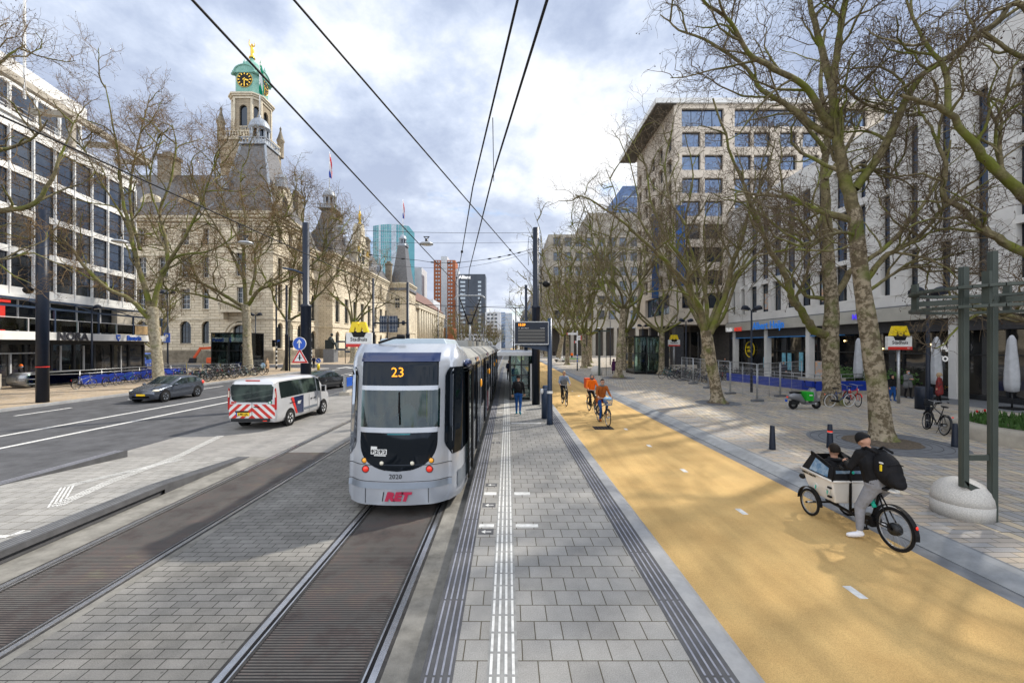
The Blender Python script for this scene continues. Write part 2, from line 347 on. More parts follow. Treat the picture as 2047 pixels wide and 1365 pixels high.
def track_material():
    m=bpy.data.materials.new('grating'); m.use_nodes=True; nt=m.node_tree; N=nt.nodes; L=nt.links; b=N['Principled BSDF']
    tc=N.new('ShaderNodeTexCoord'); src=tc.outputs['Object']; sp=N.new('ShaderNodeSeparateXYZ'); L.new(src,sp.inputs[0])
    w=N.new('ShaderNodeMath'); w.operation='MULTIPLY'; w.inputs[1].default_value=1/.042; L.new(sp.outputs[1],w.inputs[0])
    fr=N.new('ShaderNodeMath'); fr.operation='FRACT'; L.new(w.outputs[0],fr.inputs[0])
    pp=N.new('ShaderNodeMath'); pp.operation='PINGPONG'; pp.inputs[1].default_value=.5; L.new(fr.outputs[0],pp.inputs[0])
    mr=N.new('ShaderNodeMapRange'); mr.inputs[1].default_value=.16; mr.inputs[2].default_value=.27; L.new(pp.outputs[0],mr.inputs[0])
    n=N.new('ShaderNodeTexNoise'); n.inputs['Scale'].default_value=1.1; n.inputs['Detail'].default_value=8; n.inputs['Roughness'].default_value=.7; L.new(src,n.inputs['Vector'])
    cr=N.new('ShaderNodeValToRGB'); e=cr.color_ramp.elements; e[0].position=.3; e[0].color=(.035,.033,.034,1); e[1].position=.75; e[1].color=(.18,.168,.145,1)
    for p,c in ((.42,(.085,.066,.06)),(.5,(.105,.098,.09)),(.58,(.125,.095,.086)),(.66,(.145,.13,.095))):
        q=e.new(p); q.color=(*c,1)
    L.new(n.outputs['Fac'],cr.inputs[0])
    mx=N.new('ShaderNodeMix'); mx.data_type='RGBA'; L.new(mr.outputs[0],mx.inputs[0]); mx.inputs[6].default_value=(.012,.011,.011,1); L.new(cr.outputs[0],mx.inputs[7]); L.new(mx.outputs[2],b.inputs['Base Color'])
    bp=N.new('ShaderNodeBump'); bp.inputs['Strength'].default_value=.7; bp.inputs['Distance'].default_value=.02; L.new(mr.outputs[0],bp.inputs['Height']); L.new(bp.outputs[0],b.inputs['Normal'])
    b.inputs['Roughness'].default_value=.75; MATS['grating']=m
track_material()
M('rail_steel',(.62,.63,.66),.27,.9,.15,6)
M('rail_side',(.10,.095,.09),.5,.6,.3,8)
Y0,Y1=-14,420
g=mb('far_ground'); g.quad((-1500,-200,-.06),(1500,-200,-.06),(1500,3000,-.06),(-1500,3000,-.06)); struct('ground',g)
sheet('road',-25.5,-12.1,Y0,Y1,-.01,'asphalt')
sheet('road',-400,-25.5,60,70.5,-.008,'asphalt')   # side street by the city hall
# tracks: paving at rail level
def seg(name,x0,x1,z,m,y0=Y0,y1=Y1): return sheet(name,x0,x1,y0,y1,z,m)
T1X=-2.13; T2X=-6.27; G=.735
seg('track_paving',-12.1,T2X-G-.12,0,'tile_light',12.6)
seg('track_paving',-7.75,T2X-G-.12,.0,'concrete_strip',Y0,12.6)
seg('track_paving',T2X+G+.25,T1X-G-.12,0,'tile_tracks')
seg('track_paving',T1X+G+.12,-.86,0,'concrete_strip')
for x,nm in ((T1X,'a'),(T2X,'b')):
    seg('track_bed',x-G-.12,x+G+.12,-.012,'grating' if nm=='a' else 'grating',Y0,13.2 if nm=='b' else Y1)
    if nm=='b':
        seg('track_bed',x-G-.12,x+G+.12,-.012,'tile_light',13.2)
        seg('track_paving',x+G+.12,x+G+.25,-.002,'concrete_strip')
    b=mb()
    for s in (-1,1):
        b.mat('rail_steel'); a=x+s*G; b.b2((a,Y0,-.03),(a+s*.075,Y1,.004))
        b.mat('rail_side'); b.b2((a+s*.075,Y0,-.03),(a+s*.118,Y1,-.001)); b.mat('black'); b.b2((a-s*.045,Y0,-.03),(a,Y1,-.008))
        b.mat('rail_steel'); b.b2((a-s*.045,Y0,-.03),(a-s*.065,Y1,.002)); b.mat('rail_side'); b.b2((a-s*.065,Y0,-.03),(a-s*.10,Y1,-.003))
    struct('tram_rails',b)
# near platform (right)
PZ=.20
b=mb('tile_platform'); b.b2((-.52,Y0,-.3),(1.83,62,PZ)); struct('platform_paving',b)
M('edge_stone',(.105,.106,.112),.8,0,.22,3,.3,90); M('edge_rib',(.29,.30,.35),.75,0,.2,8)
b=mb('edge_stone'); b.b2((-.83,Y0,.12),(-.52,62,PZ+.004)); b.mat('kerb_dark'); b.b2((-.80,Y0,-.3),(-.52,62,.12))
b.mat('edge_rib')
for k in range(4):
    x=-.785+k*.072
    y=Y0
    while y<62: b.b2((x,y+.01,PZ),(x+.02,y+1.18,PZ+.009)); y+=1.2
struct('platform_edge',b)
b=mb('edge_stone'); b.b2((1.83,Y0,-.3),(2.17,62,PZ+.003)); b.mat('edge_rib')
for k in range(4):
    x=1.875+k*.075
    y=Y0
    while y<62: b.b2((x,y+.01,PZ),(x+.02,y+1.18,PZ+.007)); y+=1.2
struct('platform_edge',b)
b=mb('kerb')
b.prism([(2.17,-.3),(2.47,-.3),(2.47,.122),(2.37,PZ+.002),(2.17,PZ+.002)],(0,Y0,0),(1,0,0),(0,0,1),(0,Y1-Y0,0)); struct('kerb',b)
# tactile guide strip
b=mb('tile_platform'); 
M('tactile',(.70,.70,.68),.7,0,.18,12)
M('tactile_gap',(.30,.30,.29),.8,0,.2,9,.2,90)
b=mb('tactile_gap'); b.b2((-.20,Y0,.1),(.10,61,PZ+.003)); b.mat('tactile')
y=-14.0
while y<45:
    if not 16.05<y<16.5:
        for k in range(4):
            x=-.178+k*.073; b.b2((x,y+.02,PZ),(x+.028,y+.285,PZ+.009))
    y+=.3
struct('tactile_strip',b)
b=mb('white_mark')
for y,xa,xb in ((8.85,-.50,-.24),(8.85,.14,.47),(7.28,-.5,-.24),(7.28,.14,.53),(16.9,.14,1.35),(19.6,-.5,-.24),(19.6,.14,.75)):
    b.b2((xa,y,PZ),(xb,y+(.16 if y!=7.28 else .12),PZ+.004))
for y in (7.02,8.2,9.4,13.5,17.6):   # little arrow tiles
    b.mat('edge_stone'); b.b2((-.5,y-.02,PZ),(-.24,y+.2,PZ+.002)); b.mat('white_mark')
    b.add([(-.45,y+.08,PZ+.005),(-.38,y+.02,PZ+.005),(-.38,y+.14,PZ+.005)],[(0,1,2)],False); b.b2((-.38,y+.068,PZ+.003),(-.28,y+.092,PZ+.005))
struct('platform_markings',b)
# cycle path
seg('cycle_path',2.47,6.35,.12,'cycle_red')
seg('cycle_path_edge',6.35,6.62,.121,'kerb_dark')
b=mb('white_mark')
y=-10.0; k=0
for y in [2.83+2.67*k for k in range(36)]:
    b.b2((4.49,y-.14,.12),(4.60,y+.14,.1245))
struct('cycle_path_markings',b)
b=mb('black'); b.b2((3.35,16.1,.12),(4.1,16.75,.125)); b.mat('dark_metal')
for k in range(6): b.b2((3.4+k*.115,16.14,.125),(3.46+k*.115,16.7,.130))
o=b.build('drain_cover',base=(3.7,16.4,.12)); tag(o,'dark rectangular drain cover set in the yellow cycle path','drain cover')
M('kerb_mid',(.27,.285,.30),.7,0,.2,3,.2,90)
b=mb('kerb_mid'); b.prism([(6.62,-.3),(7.1,-.3),(7.1,.235),(6.92,.235),(6.62,.135)],(0,Y0,0),(1,0,0),(0,0,1),(0,Y1-Y0,0)); struct('kerb',b)
b=mb('kerb_dark'); b.b2((7.1,Y0,-.3),(7.16,Y1,.232)); struct('kerb',b)
PLZ=.22
seg('plaza',7.16,200,PLZ,'tile_plaza')
brick('tile_plaza_border',[(.30,.295,.29),(.38,.32,.25),(.33,.31,.29),(.28,.28,.28)],.46,.155,.008,(.13,.12,.10),bump=.4,stain=.2,stscale=.3)
seg('plaza_border',7.16,8.2,PLZ+.004,'tile_plaza_border')
seg('shop_pavement',23.6,29,PLZ+.004,'kerb_dark',-14,50)
# left platform, ramped end
b=mb('tile_platform')
x0,x1=-11.4,-8.1
b.add([(x0,Y0,.2),(x1,Y0,.2),(x1,9.5,.2),(x0,9.5,.2),(x1,12.6,.006),(x0,12.6,.006)],[(0,1,2,3),(3,2,4,5)],False); struct('platform_paving',b)
b=mb('edge_stone'); xa,xb=-8.1,-7.75
b.add([(xa,Y0,.204),(xb,Y0,.204),(xb,9.5,.204),(xa,9.5,.204),(xb,12.6,.01),(xa,12.6,.01)],[(0,1,2,3),(3,2,4,5)],False)
b.add([(xb,Y0,.204),(xb,Y0,.10),(xb,9.5,.10),(xb,9.5,.204)],[(0,1,2,3)],False)
b.add([(xb,9.5,.204),(xb,9.5,-.02),(xb,12.6,-.02),(xb,12.6,.01)],[(0,1,2,3)],False)
b.mat('edge_stone'); b.add([(xb-.06,Y0,.10),(xb-.06,Y0,-.02),(xb-.06,9.5,-.02),(xb-.06,9.5,.10)],[(0,1,2,3)],False)
b.mat('kerb_dark'); b.add([(xb,Y0,.10),(xb-.06,Y0,.10),(xb-.06,9.5,.10),(xb,9.5,.10)],[(0,1,2,3)],False)
b.mat('kerb_dark')
for k in range(4):
    x=-8.05+k*.075; b.b2((x,Y0,.2),(x+.018,9.5,.212)); b.add([(x,9.5,.212),(x+.018,9.5,.212),(x+.018,12.4,.03),(x,12.4,.03)],[(0,1,2,3)],False)
struct('platform_edge',b)
b=mb('edge_stone'); b.add([(-11.75,Y0,.204),(-11.4,Y0,.204),(-11.4,12.6,.204),(-11.75,12.6,.204)],[(0,1,2,3)],False)
b.add([(-11.4,9.5,.204),(-11.4,9.5,0),(-11.4,12.6,-.02),(-11.4,12.6,.204)],[(0,1,2,3)],False)
b.add([(-11.75,Y0,.204),(-11.75,Y0,-.02),(-11.75,12.6,-.02),(-11.75,12.6,.204)],[(3,2,1,0)],False)
b.add([(-11.4,12.6,.204),(-11.75,12.6,.204),(-11.75,12.6,-.02),(-11.4,12.6,-.02)],[(0,1,2,3)],False)
b.mat('edge_rib')
for k in range(3): b.b2((-11.7+k*.1,Y0,.2),(-11.68+k*.1,12.55,.212))
struct('platform_edge',b)
seg('gutter',-12.1,-11.75,-.004,'kerb',Y0,12.6)
# tactile on left platform (bends)
b=mb('tactile')
def tline(a,c,n=4,z=.205,sp_=.062):
    a=V((a[0],a[1],0));c=V((c[0],c[1],0)); d=(c-a); Ln=d.length; d.normalize(); nn=V((d.y,-d.x,0)); t=0
    while t<Ln:
        t2=min(Ln,t+.27)
        for k in range(n):
            o=nn*((k-1.5)*sp_); p=a+d*t+o; q=a+d*t2+o; zz=lambda Y: z if Y<9.5 else max(.012,.205-(Y-9.5)*.0626+.004)
            b.add([p-nn*.015+V((0,0,zz(p.y))),p+nn*.015+V((0,0,zz(p.y))),q+nn*.015+V((0,0,zz(q.y))),q-nn*.015+V((0,0,zz(q.y)))],[(0,1,2,3)],False)
        t+=.3
pA=at(5,1060,.2); pB=at(110,1012,.2); pC=at(135,972,.2); pD=at(362,916,.06)
tline((pA.x-2,pA.y-2*(pB.y-pA.y)/(pB.x-pA.x)*1),(pB.x,pB.y)); tline((pB.x,pB.y),(pC.x,pC.y)); tline((pC.x,pC.y),(pD.x,pD.y))
q=at(10,1072,.2); b.b2((q.x-.3,q.y-.04,.2),(q.x+.05,q.y+.04,.206)); b.box((q.x+.12,q.y+.12,.203),(.22,.04,.006),rz=R(45)); b.box((q.x+.05,q.y+.15,.203),(.04,.16,.006))
o=struct('tactile_strip',b)
# road markings
b=mb('white_mark')
for x in (-16.55,-18.75): b.b2((x-.09,Y0,-.01),(x+.09,56,-.005)); b.b2((x-.09,75,-.01),(x+.09,400,-.005))
for y in range(-10,60,6): b.b2((-23.55,y,-.01),(-23.4,y+2.6,-.005))
for k in range(9): b.b2((-25+k*1.45,61,-.01),(-24.4+k*1.45,65.5,-.005))
b.b2((-15.5,57.5,-.01),(-12.3,57.9,-.005))
struct('road_markings',b)
# left pavement
sheet('pavement',-400,-25.8,Y0,60,.12,'tile_pavement')
sheet('pavement',-400,-25.8,70.5,Y1,.12,'tile_pavement')
b=mb('kerb'); b.b2((-25.8,Y0,-.2),(-25.5,60,.125)); b.b2((-25.8,70.5,-.2),(-25.5,Y1,.125)); b.b2((-400,59.8,-.2),(-25.8,60,.122)); b.b2((-400,70.3,-.2),(-25.8,70.5,.122)); struct('kerb',b)
# ---------- building helpers
def facade(b,o,u,n,W,z0,z1,ops,depth=.3,rev=None,eps=1e-4):
    """wall sheet with real openings; o=start at ground, u along, n outward. ops=(u0,u1,z0,z1)"""
    o=V(o);u=V(u).normalized();n=V(n).normalized();Z=V((0,0,1))
    us=sorted({0,W}|{x for p in ops for x in p[:2]}); zs=sorted({z0,z1}|{x for p in ops for x in p[2:4]})
    us=[x for x in us if -eps<=x<=W+eps]; zs=[z for z in zs if z0-eps<=z<=z1+eps]
    def P(a,z,d=0): return o+u*a+Z*z-n*d
    flip=u.cross(Z).dot(n)<0
    def q(a,c,d,e): b.quad(*( (a,c,d,e) if not flip else (e,d,c,a)))
    cm=b.cm
    for j in range(len(zs)-1):
        run=None
        zm=(zs[j]+zs[j+1])/2
        for i in range(len(us)-1):
            um=(us[i]+us[i+1])/2
            hole=any(p[0]<um<p[1] and p[2]<zm<p[3] for p in ops)
            if not hole:
                if run is None: run=us[i]
            if (hole or i==len(us)-2) and run is not None:
                e=us[i] if hole else us[i+1]
                q(P(run,zs[j]),P(e,zs[j]),P(e,zs[j+1]),P(run,zs[j+1])); run=None
    if rev: b.mat(rev)
    for p in ops:
        a,c,d,e=p[:4]
        q(P(a,d),P(a,d,depth),P(a,e,depth),P(a,e)); q(P(c,d,depth),P(c,d),P(c,e),P(c,e,depth))
        q(P(a,d,depth),P(a,d),P(c,d),P(c,d,depth)); q(P(a,e),P(a,e,depth),P(c,e,depth),P(c,e))
    b.cm=cm
def window(par,o,u,n,p,depth,fm,gm,nx=1,nz=1,fw=.06,arch=False,sill=None,name='window',bars=.04,pane=False,label=None,surround=None):
    o=V(o);u=V(u).normalized();n=V(n).normalized();Z=V((0,0,1)); a,c,d,e=p[:4]
    def P(x,z,k=0): return o+u*x+Z*z-n*(depth-k)
    b=mb(gm); flip=u.cross(Z).dot(n)<0
    q=(P(a,d,.004),P(c,d,.004),P(c,e,.004),P(a,e,.004)); b.quad(*(q if not flip else q[::-1]))
    b.mat(fm)
    def br(x0,z0,x1,z1,w,t=.05):
        A=P(x0,z0,t/2+.005);B=P(x1,z1,t/2+.005)
        # up vector so that width lies in plane
        b.bar(A,B,t,w,up=(Z if abs((B-A).normalized().dot(Z))<.5 else u))
    h=fw/2
    br(a,d+h,c,d+h,fw); br(a,e-h,c,e-h,fw); br(a+h,d,a+h,e,fw); br(c-h,d,c-h,e,fw)
    for i in range(1,nx): x=a+(c-a)*i/nx; br(x,d,x,e,bars)
    for i in range(1,nz): z=d+(e-d)*i/nz; br(a,z,c,z,bars)
    if arch:   # spandrels closing the rectangle to a round arch, plus moulded ring
        b.mat(arch); r=(c-a)/2; cx=(a+c)/2; zc=e-r; k=10
        for s in (-1,1):
            pts=[(cx+s*r*math.sin(PI/2*i/k),zc+r*math.cos(PI/2*i/k)) for i in range(k+1)]
            for i in range(k):
                A=[P(pts[i][0],pts[i][1],depth-.02),P(pts[i+1][0],pts[i+1][1],depth-.02),P(pts[i+1][0],e,depth-.02),P(pts[i][0],e,depth-.02)]
                b.add(A,[(0,1,2,3)],False)
                B=[P(pts[i][0],pts[i][1],depth-.02),P(pts[i+1][0],pts[i+1][1],depth-.02),P(pts[i+1][0],pts[i+1][1],.0),P(pts[i][0],pts[i][1],.0)]
                b.add(B,[(0,1,2,3)],False)
        if surround:
            w_=.35
            for i in range(2*k):
                t0=-PI/2+PI*i/(2*k); t1=t0+PI/(2*k)
                A=[(cx+r*math.sin(t0),zc+r*math.cos(t0)),(cx+r*math.sin(t1),zc+r*math.cos(t1)),(cx+(r+w_)*math.sin(t1),zc+(r+w_)*math.cos(t1)),(cx+(r+w_)*math.sin(t0),zc+(r+w_)*math.cos(t0))]
                b.prism([(x,z) for x,z in A],o+n*.003,u,Z,n*.08)
    if sill:
        b.mat(sill); b.bar(P(a-.12,d-.07,depth+.06),P(c+.12,d-.07,depth+.06),.3,.14)
    if surround and not arch:
        b.mat(surround)
        for A,B in (((a-.12,d),(a-.12,e+.2)),((c+.12,d),(c+.12,e+.2))): b.bar(P(*A,depth+.03),P(*B,depth+.03),.06,.22,up=u)
        b.bar(P(a-.25,e+.13,depth+.05),P(c+.25,e+.13,depth+.05),.12,.24)
    ob=b.build(name,par)
    if label: ob['label']=label
    return ob
Z3=V((0,0,1))
# materials for buildings
M('wall_white',(.74,.74,.72),.6,0,.08,1.2,.05)
M('wall_concrete',(.48,.44,.37),.8,0,.22,1.2,.1,30)
M('frame_dark',(.03,.032,.036),.4,.2,.2,10)
M('frame_blue',(.035,.06,.11),.4,.2,.2,10)
M('frame_light',(.55,.56,.57),.45,.2,.1,10)
M('frame_white',(.7,.7,.68),.5,0,.08,10)
glass('glass_dark',(.012,.014,.018),fac=.06,tint=(.42,.50,.62),wob=.03)
glass('glass_office',(.018,.022,.03),fac=.10,tint=(.5,.6,.75),wob=.04,var=(.4,(.05,.055,.06)))
glass('glass_blue',(.01,.025,.06),fac=.26,tint=(.40,.52,.74),wob=.05)
glass('glass_shop',(.012,.013,.015),fac=.10,tint=(.6,.62,.65),wob=.03,var=(.7,(.05,.045,.04)))
glass('glass_green',(.015,.11,.125),fac=.24,tint=(.32,.62,.66),wob=.05,wscale=.05)
glass('glass_lead',(.015,.018,.02),fac=.05,tint=(.5,.55,.6),wob=.04)
clearglass('glass_clear'); clearglass('glass_teal',(.45,.62,.58),.5)
# ================= white office with terrace (left)
Pc=V((-43.8,49.5,0)); uA=V((.179,-.984,0)).normalized(); nA=V((.984,.179,0)).normalized()
WA=44.0
root=thing('office_building',(-43,40,0),'white modernist office block with dark window bands and a roof pergola, left of the street','building')
rows=[(8.25,11.05),(11.6,14.45),(15.0,17.85),(18.4,21.35)]
ops=[];k=0
while .15+k*2.15+1.9<WA:
    for r in rows: ops.append((.13+k*2.15,.13+k*2.15+1.97,r[0],r[1]))
    k+=1
b=mb('wall_white'); facade(b,Pc,uA,nA,WA,7.3,22.7,ops,.2)
# end wall, roof, underside
D=14
b.quad(Pc+Z3*7.3,Pc+Z3*22.7,Pc-nA*D+Z3*22.7,Pc-nA*D+Z3*7.3)
e=Pc+uA*WA
b.quad(Pc+Z3*22.3,e+Z3*22.3,e-nA*D+Z3*22.3,Pc-nA*D+Z3*22.3); b.quad(Pc+Z3*7.3,Pc-nA*D+Z3*7.3,e-nA*D+Z3*7.3,e+Z3*7.3)
b.quad(e+Z3*0,e-nA*D,e-nA*D+Z3*22.7,e+Z3*22.7)
for k in range(20):   # projecting mullion fins, slab edges
    x=.04+k*2.15; b.bar(Pc+uA*x+nA*.03+Z3*7.3,Pc+uA*x+nA*.03+Z3*21.6,.10,.10)
for z in (7.45,22.55): b.bar(Pc+nA*.1+Z3*z,e+nA*.1+Z3*z,.2,.3)
b.build('wall',root)
n_=0
for p in ops:
    if p[0]>36: continue
    window(root,Pc,uA,nA,p,.16,'frame_dark','glass_office',nz=3,fw=.05,bars=.05); n_+=1
# penthouse
b=mb('wall_white'); q0=Pc-nA*3.2+uA*3.2; q1=Pc-nA*3.2+uA*WA
facade(b,q0,uA,nA,WA-3.2,22.3,29.0,[(.2+k*2.6,2.6+k*2.6,22.9,27.0) for k in range(15)],.2)
b.quad(q0+Z3*22.3,q0+Z3*29,q0-nA*8+Z3*29,q0-nA*8+Z3*22.3); b.quad(q0+Z3*29,q1+Z3*29,q1-nA*8+Z3*29,q0-nA*8+Z3*29)
b.bar(q0+nA*.2+Z3*28.4,q1+nA*.2+Z3*28.4,.5,1.3)
b.build('penthouse_wall',root)
for k in range(9): window(root,q0,uA,nA,(.2+k*2.6,2.6+k*2.6,22.9,27.0),.15,'frame_white','glass_office',nx=1,nz=2,fw=.08,name='penthouse_window')
b=mb('wall_concrete')
zz=25.4; b.bar(Pc+uA*-1.6+nA*.4+Z3*zz,Pc+uA*WA+nA*.4+Z3*zz,.5,.55)
for x in (-1.3,3.0,9.5,16): b.bar(Pc+uA*x+nA*.3+Z3*(zz-.05),Pc+uA*x-nA*3.0+Z3*(zz-.05),.45,.5)
for x in (9.5,22): b.bar(Pc+uA*x+nA*.4+Z3*22.3,Pc+uA*x+nA*.4+Z3*zz,.4,.4)
b.build('pergola',root)
b=mb('galv')
for z in (23.0,23.4): b.bar(Pc+Z3*z,e+Z3*z,.05)
for k in range(20): b.bar(Pc+uA*k*2.15+Z3*22.6,Pc+uA*k*2.15+Z3*23.4,.05)
b.build('railing',root)
# ground floor pavilion and terrace
T0=V((-40.1,48.8,0)); uT=V((.165,-.986,0)).normalized(); nT=V((.986,.165,0)).normalized(); WT=44
terr=thing('terrace_pavilion',(-40,40,0),'low glazed cafe pavilion with white fascia and glass-railed terrace under the office','pavilion')
b=mb('wall_white'); b.prism([(-.6,3.78),(WT,3.78),(WT,4.42),(-.6,4.42)],T0,uT,Z3,-nT*5); b.build('fascia',terr)
b=mb('frame_dark'); b.prism([(0,3.4),(WT,3.4),(WT,3.78),(0,3.78)],T0-nT*1.9,uT,Z3,-nT*.2)
for k in range(18):
    b.bar(T0-nT*1.95+uT*(k*2.35),T0-nT*1.95+uT*(k*2.35)+Z3*3.4,.14,.2)
b.build('frame',terr)
b=mb('frame_light')
for x in (13,15.4,17.8): b.bar(T0-nT*1.9+uT*x,T0-nT*1.9+uT*x+Z3*2.7,.12,.12)
b.bar(T0-nT*1.9+uT*13+Z3*2.7,T0-nT*1.9+uT*17.8+Z3*2.7,.1,.1); b.build('door_frame',terr)
for x in (3.6,8.4,10.9,21,24): mb('frame_light').bar(T0-nT*1.9+uT*x,T0-nT*1.9+uT*x+Z3*3.3,.12,.12).build('post',terr)
b=mb('glass_shop'); b.prism([(0,0.1),(WT,.1),(WT,3.4),(0,3.4)],T0-nT*2.0,uT,Z3,-nT*.05); b.build('glazing',terr)
M('curtain',(.25,.3,.36),.9,0,.3,3)
b=mb('glass_clear')
for k in range(18): b.prism([(k*2.3+.05,4.5),(k*2.3+2.2,4.5),(k*2.3+2.2,5.42),(k*2.3+.05,5.42)],T0-nT*.1,uT,Z3,-nT*.02)
b.build('railing_glass',terr)
b=mb('frame_light'); b.bar(T0-nT*.1+Z3*5.48,T0-nT*.1+uT*WT+Z3*5.48,.06,.06)
for k in range(19): b.bar(T0-nT*.1+uT*(k*2.3)+Z3*4.42,T0-nT*.1+uT*(k*2.3)+Z3*5.48,.06,.06)
b.build('railing',terr)
M('board',(.55,.38,.2),.8,0,.25,3)
for k in (0,1): mb('board').prism([(k*2.3+.15,4.5),(k*2.3+2.1,4.5),(k*2.3+2.1,5.4),(k*2.3+.15,5.4)],T0-nT*.06,uT,Z3,nT*.02).build('plywood_panel',terr)
b=mb('frame_blue')
for off,z in ((0.1,6.35),(.6,7.0)): b.bar(T0-nT*off+Z3*z-uT*.2,T0-nT*off+uT*WT+Z3*z,.12,.16)
for k in range(7): b.bar(T0-nT*.1+uT*(k*4.6)+Z3*4.42,T0-nT*.1+uT*(k*4.6)+Z3*6.35,.12); b.bar(T0-nT*.1+uT*(k*4.6)+Z3*6.35,T0-nT*2.6+uT*(k*4.6)+Z3*7.25,.08)
b.build('awning_frame',terr)
b=mb('red'); 
for x,w in ((15.2,1.9),(21,2.0)): b.prism([(x,4.5),(x+w,4.5),(x+w,6.6),(x,6.6)],T0-nT*2.4,uT,Z3,-nT*.3)
b.prism([(15,6.75),(18.5,6.75),(18.5,6.95),(15,6.95)],T0-nT*2.2,uT,Z3,-nT*.3); b.build('red_panel',terr)
b=mb('glass_dark'); b.prism([(-.2,4.4),(WT,4.4),(WT,7.25),(-.2,7.25)],T0-nT*4.3,uT,Z3,-nT*.2)
b.mat('frame_light')
for k in range(14): b.bar(T0-nT*4.25+uT*(k*3)+Z3*4.4,T0-nT*4.25+uT*(k*3)+Z3*7.25,.12)
b.build('terrace_glazing',terr)
b=mb('wall_concrete'); b.b2((-46.5,46.8,0),(-43.5,48.6,7.3)); b.build('pillar',terr)
M('lettering_dark',(.06,.06,.07),.5)
text(terr,'lettering','NORA',.95,T0+uT*12.2+nT*.05+Z3*4.08,-uT,Z3,'lettering_dark',.05,bold=.03,sx=1.15)
text(terr,'lettering','Bavaria',.72,T0+uT*4.7+nT*.05+Z3*4.08,-uT,Z3,'blue_sign',.05,bold=.015)
b=mb('blue_sign'); b.prism([(-.25,.3),(.25,.3),(.25,-.05),(0,-.35),(-.25,-.05)],T0+uT*6.9+nT*.02+Z3*4.1,uT,Z3,nT*.05); b.mat('white_paint'); b.prism([(-.12,.15),(0,.03),(.12,.15),(.12,0),(0,-.15),(-.12,0)],T0+uT*6.9+nT*.072+Z3*4.12,uT,Z3,nT*.01); b.build('shield_emblem',terr)
o=mb('white_paint').lathe([(.10,24),(.09,32),(.05,44),(.0,44)],(-40.6,35.3,0),8).build('flag_pole',base=(-40.6,35.3,22.5)); tag(o,'tall thin white flagpole rising from the roof of the white office','flagpole')
# ================= city hall
brick('stone',[(.64,.57,.44),(.69,.62,.48),(.62,.55,.42),(.73,.655,.51),(.58,.52,.41)],1.6,.50,.04,(.33,.265,.185),vec='xz',bump=.9,stain=.30,stscale=.18,grain=.05,rough=.85)
M('stone_trim',(.70,.63,.49),.8,0,.25,1.5,.15,20)
brick('stone_tower',[(.33,.275,.195),(.38,.32,.23),(.30,.25,.18)],1.2,.45,.035,(.24,.20,.15),vec='xz',bump=.8,stain=.35,stscale=.25,rough=.85)
M('stone_dark',(.27,.235,.18),.85,0,.35,1.2,.2,20)
M('slate',(.125,.122,.125),.42,0,.4,1.6,.35,25,spec=.6,stretch=(1,1,3))
M('lead',(.34,.38,.43),.45,.2,.25,2,.1)
M('copper',(.25,.44,.37),.7,0,0,1.2,.15,20,col2=(.13,.30,.25))
ch=thing('city_hall',(-52,90,0),'sandstone city hall with slate roofs, dormers and tall green-domed clock tower','city hall')
CZ=26.8
def block(x0,x1,y0,y1,z1=CZ,ops_s=(),ops_e=(),name='wall'):
    """east face (x1, towards street) and south face (y0, towards camera)"""
    b=mb('stone')
    facade(b,(x0,y0,0),(1,0,0),(0,-1,0),x1-x0,0,z1,[o[:4] for o in ops_s],.45,'stone_trim')
    facade(b,(x1,y0,0),(0,1,0),(1,0,0),y1-y0,0,z1,[o[:4] for o in ops_e],.45,'stone_trim')
    b.quad((x0,y1,0),(x0,y0,0),(x0,y0,z1),(x0,y1,z1)); b.quad((x1,y1,0),(x0,y1,0),(x0,y1,z1),(x1,y1,z1)); b.quad((x0,y0,z1),(x1,y0,z1),(x1,y1,z1),(x0,y1,z1))
    b.mat('stone_trim')
    for z,p,h in ((CZ-.4,.75,.5),(CZ-.9,.45,.5),(CZ-1.6,.2,.3),(CZ-7.2,.25,.35),(8.1,.2,.4)):
        if z>z1: continue
        b.box(((x0+x1)/2,y0-p/2,z),(x1-x0+2*p,p,h)); b.box((x1+p/2,(y0+y1)/2,z+.002),(p,y1-y0,h-.003))
    b.mat('stone_dark'); b.box(((x0+x1)/2,y0-.1,1.2),(x1-x0+.4,.2,2.4)); b.box((x1+.1,(y0+y1)/2,1.203),(.2,y1-y0,2.4))
    b.build(name,ch)
    for o in ops_s: window(ch,(x0,y0,0),(1,0,0),(0,-1,0),o,.4,'frame_light' if not o[4] else 'frame_dark','glass_lead',nx=2 if o[1]-o[0]<2 else 3,nz=4,fw=.10,arch='stone' if o[4] else False,sill='stone_trim',surround='stone_trim',bars=.07)
    for o in ops_e: window(ch,(x1,y0,0),(0,1,0),(1,0,0),o,.4,'frame_dark','glass_lead',nx=2 if o[1]-o[0]<2 else 3,nz=4,fw=.10,arch='stone' if o[4] else False,sill='stone_trim',surround='stone_trim',bars=.07)
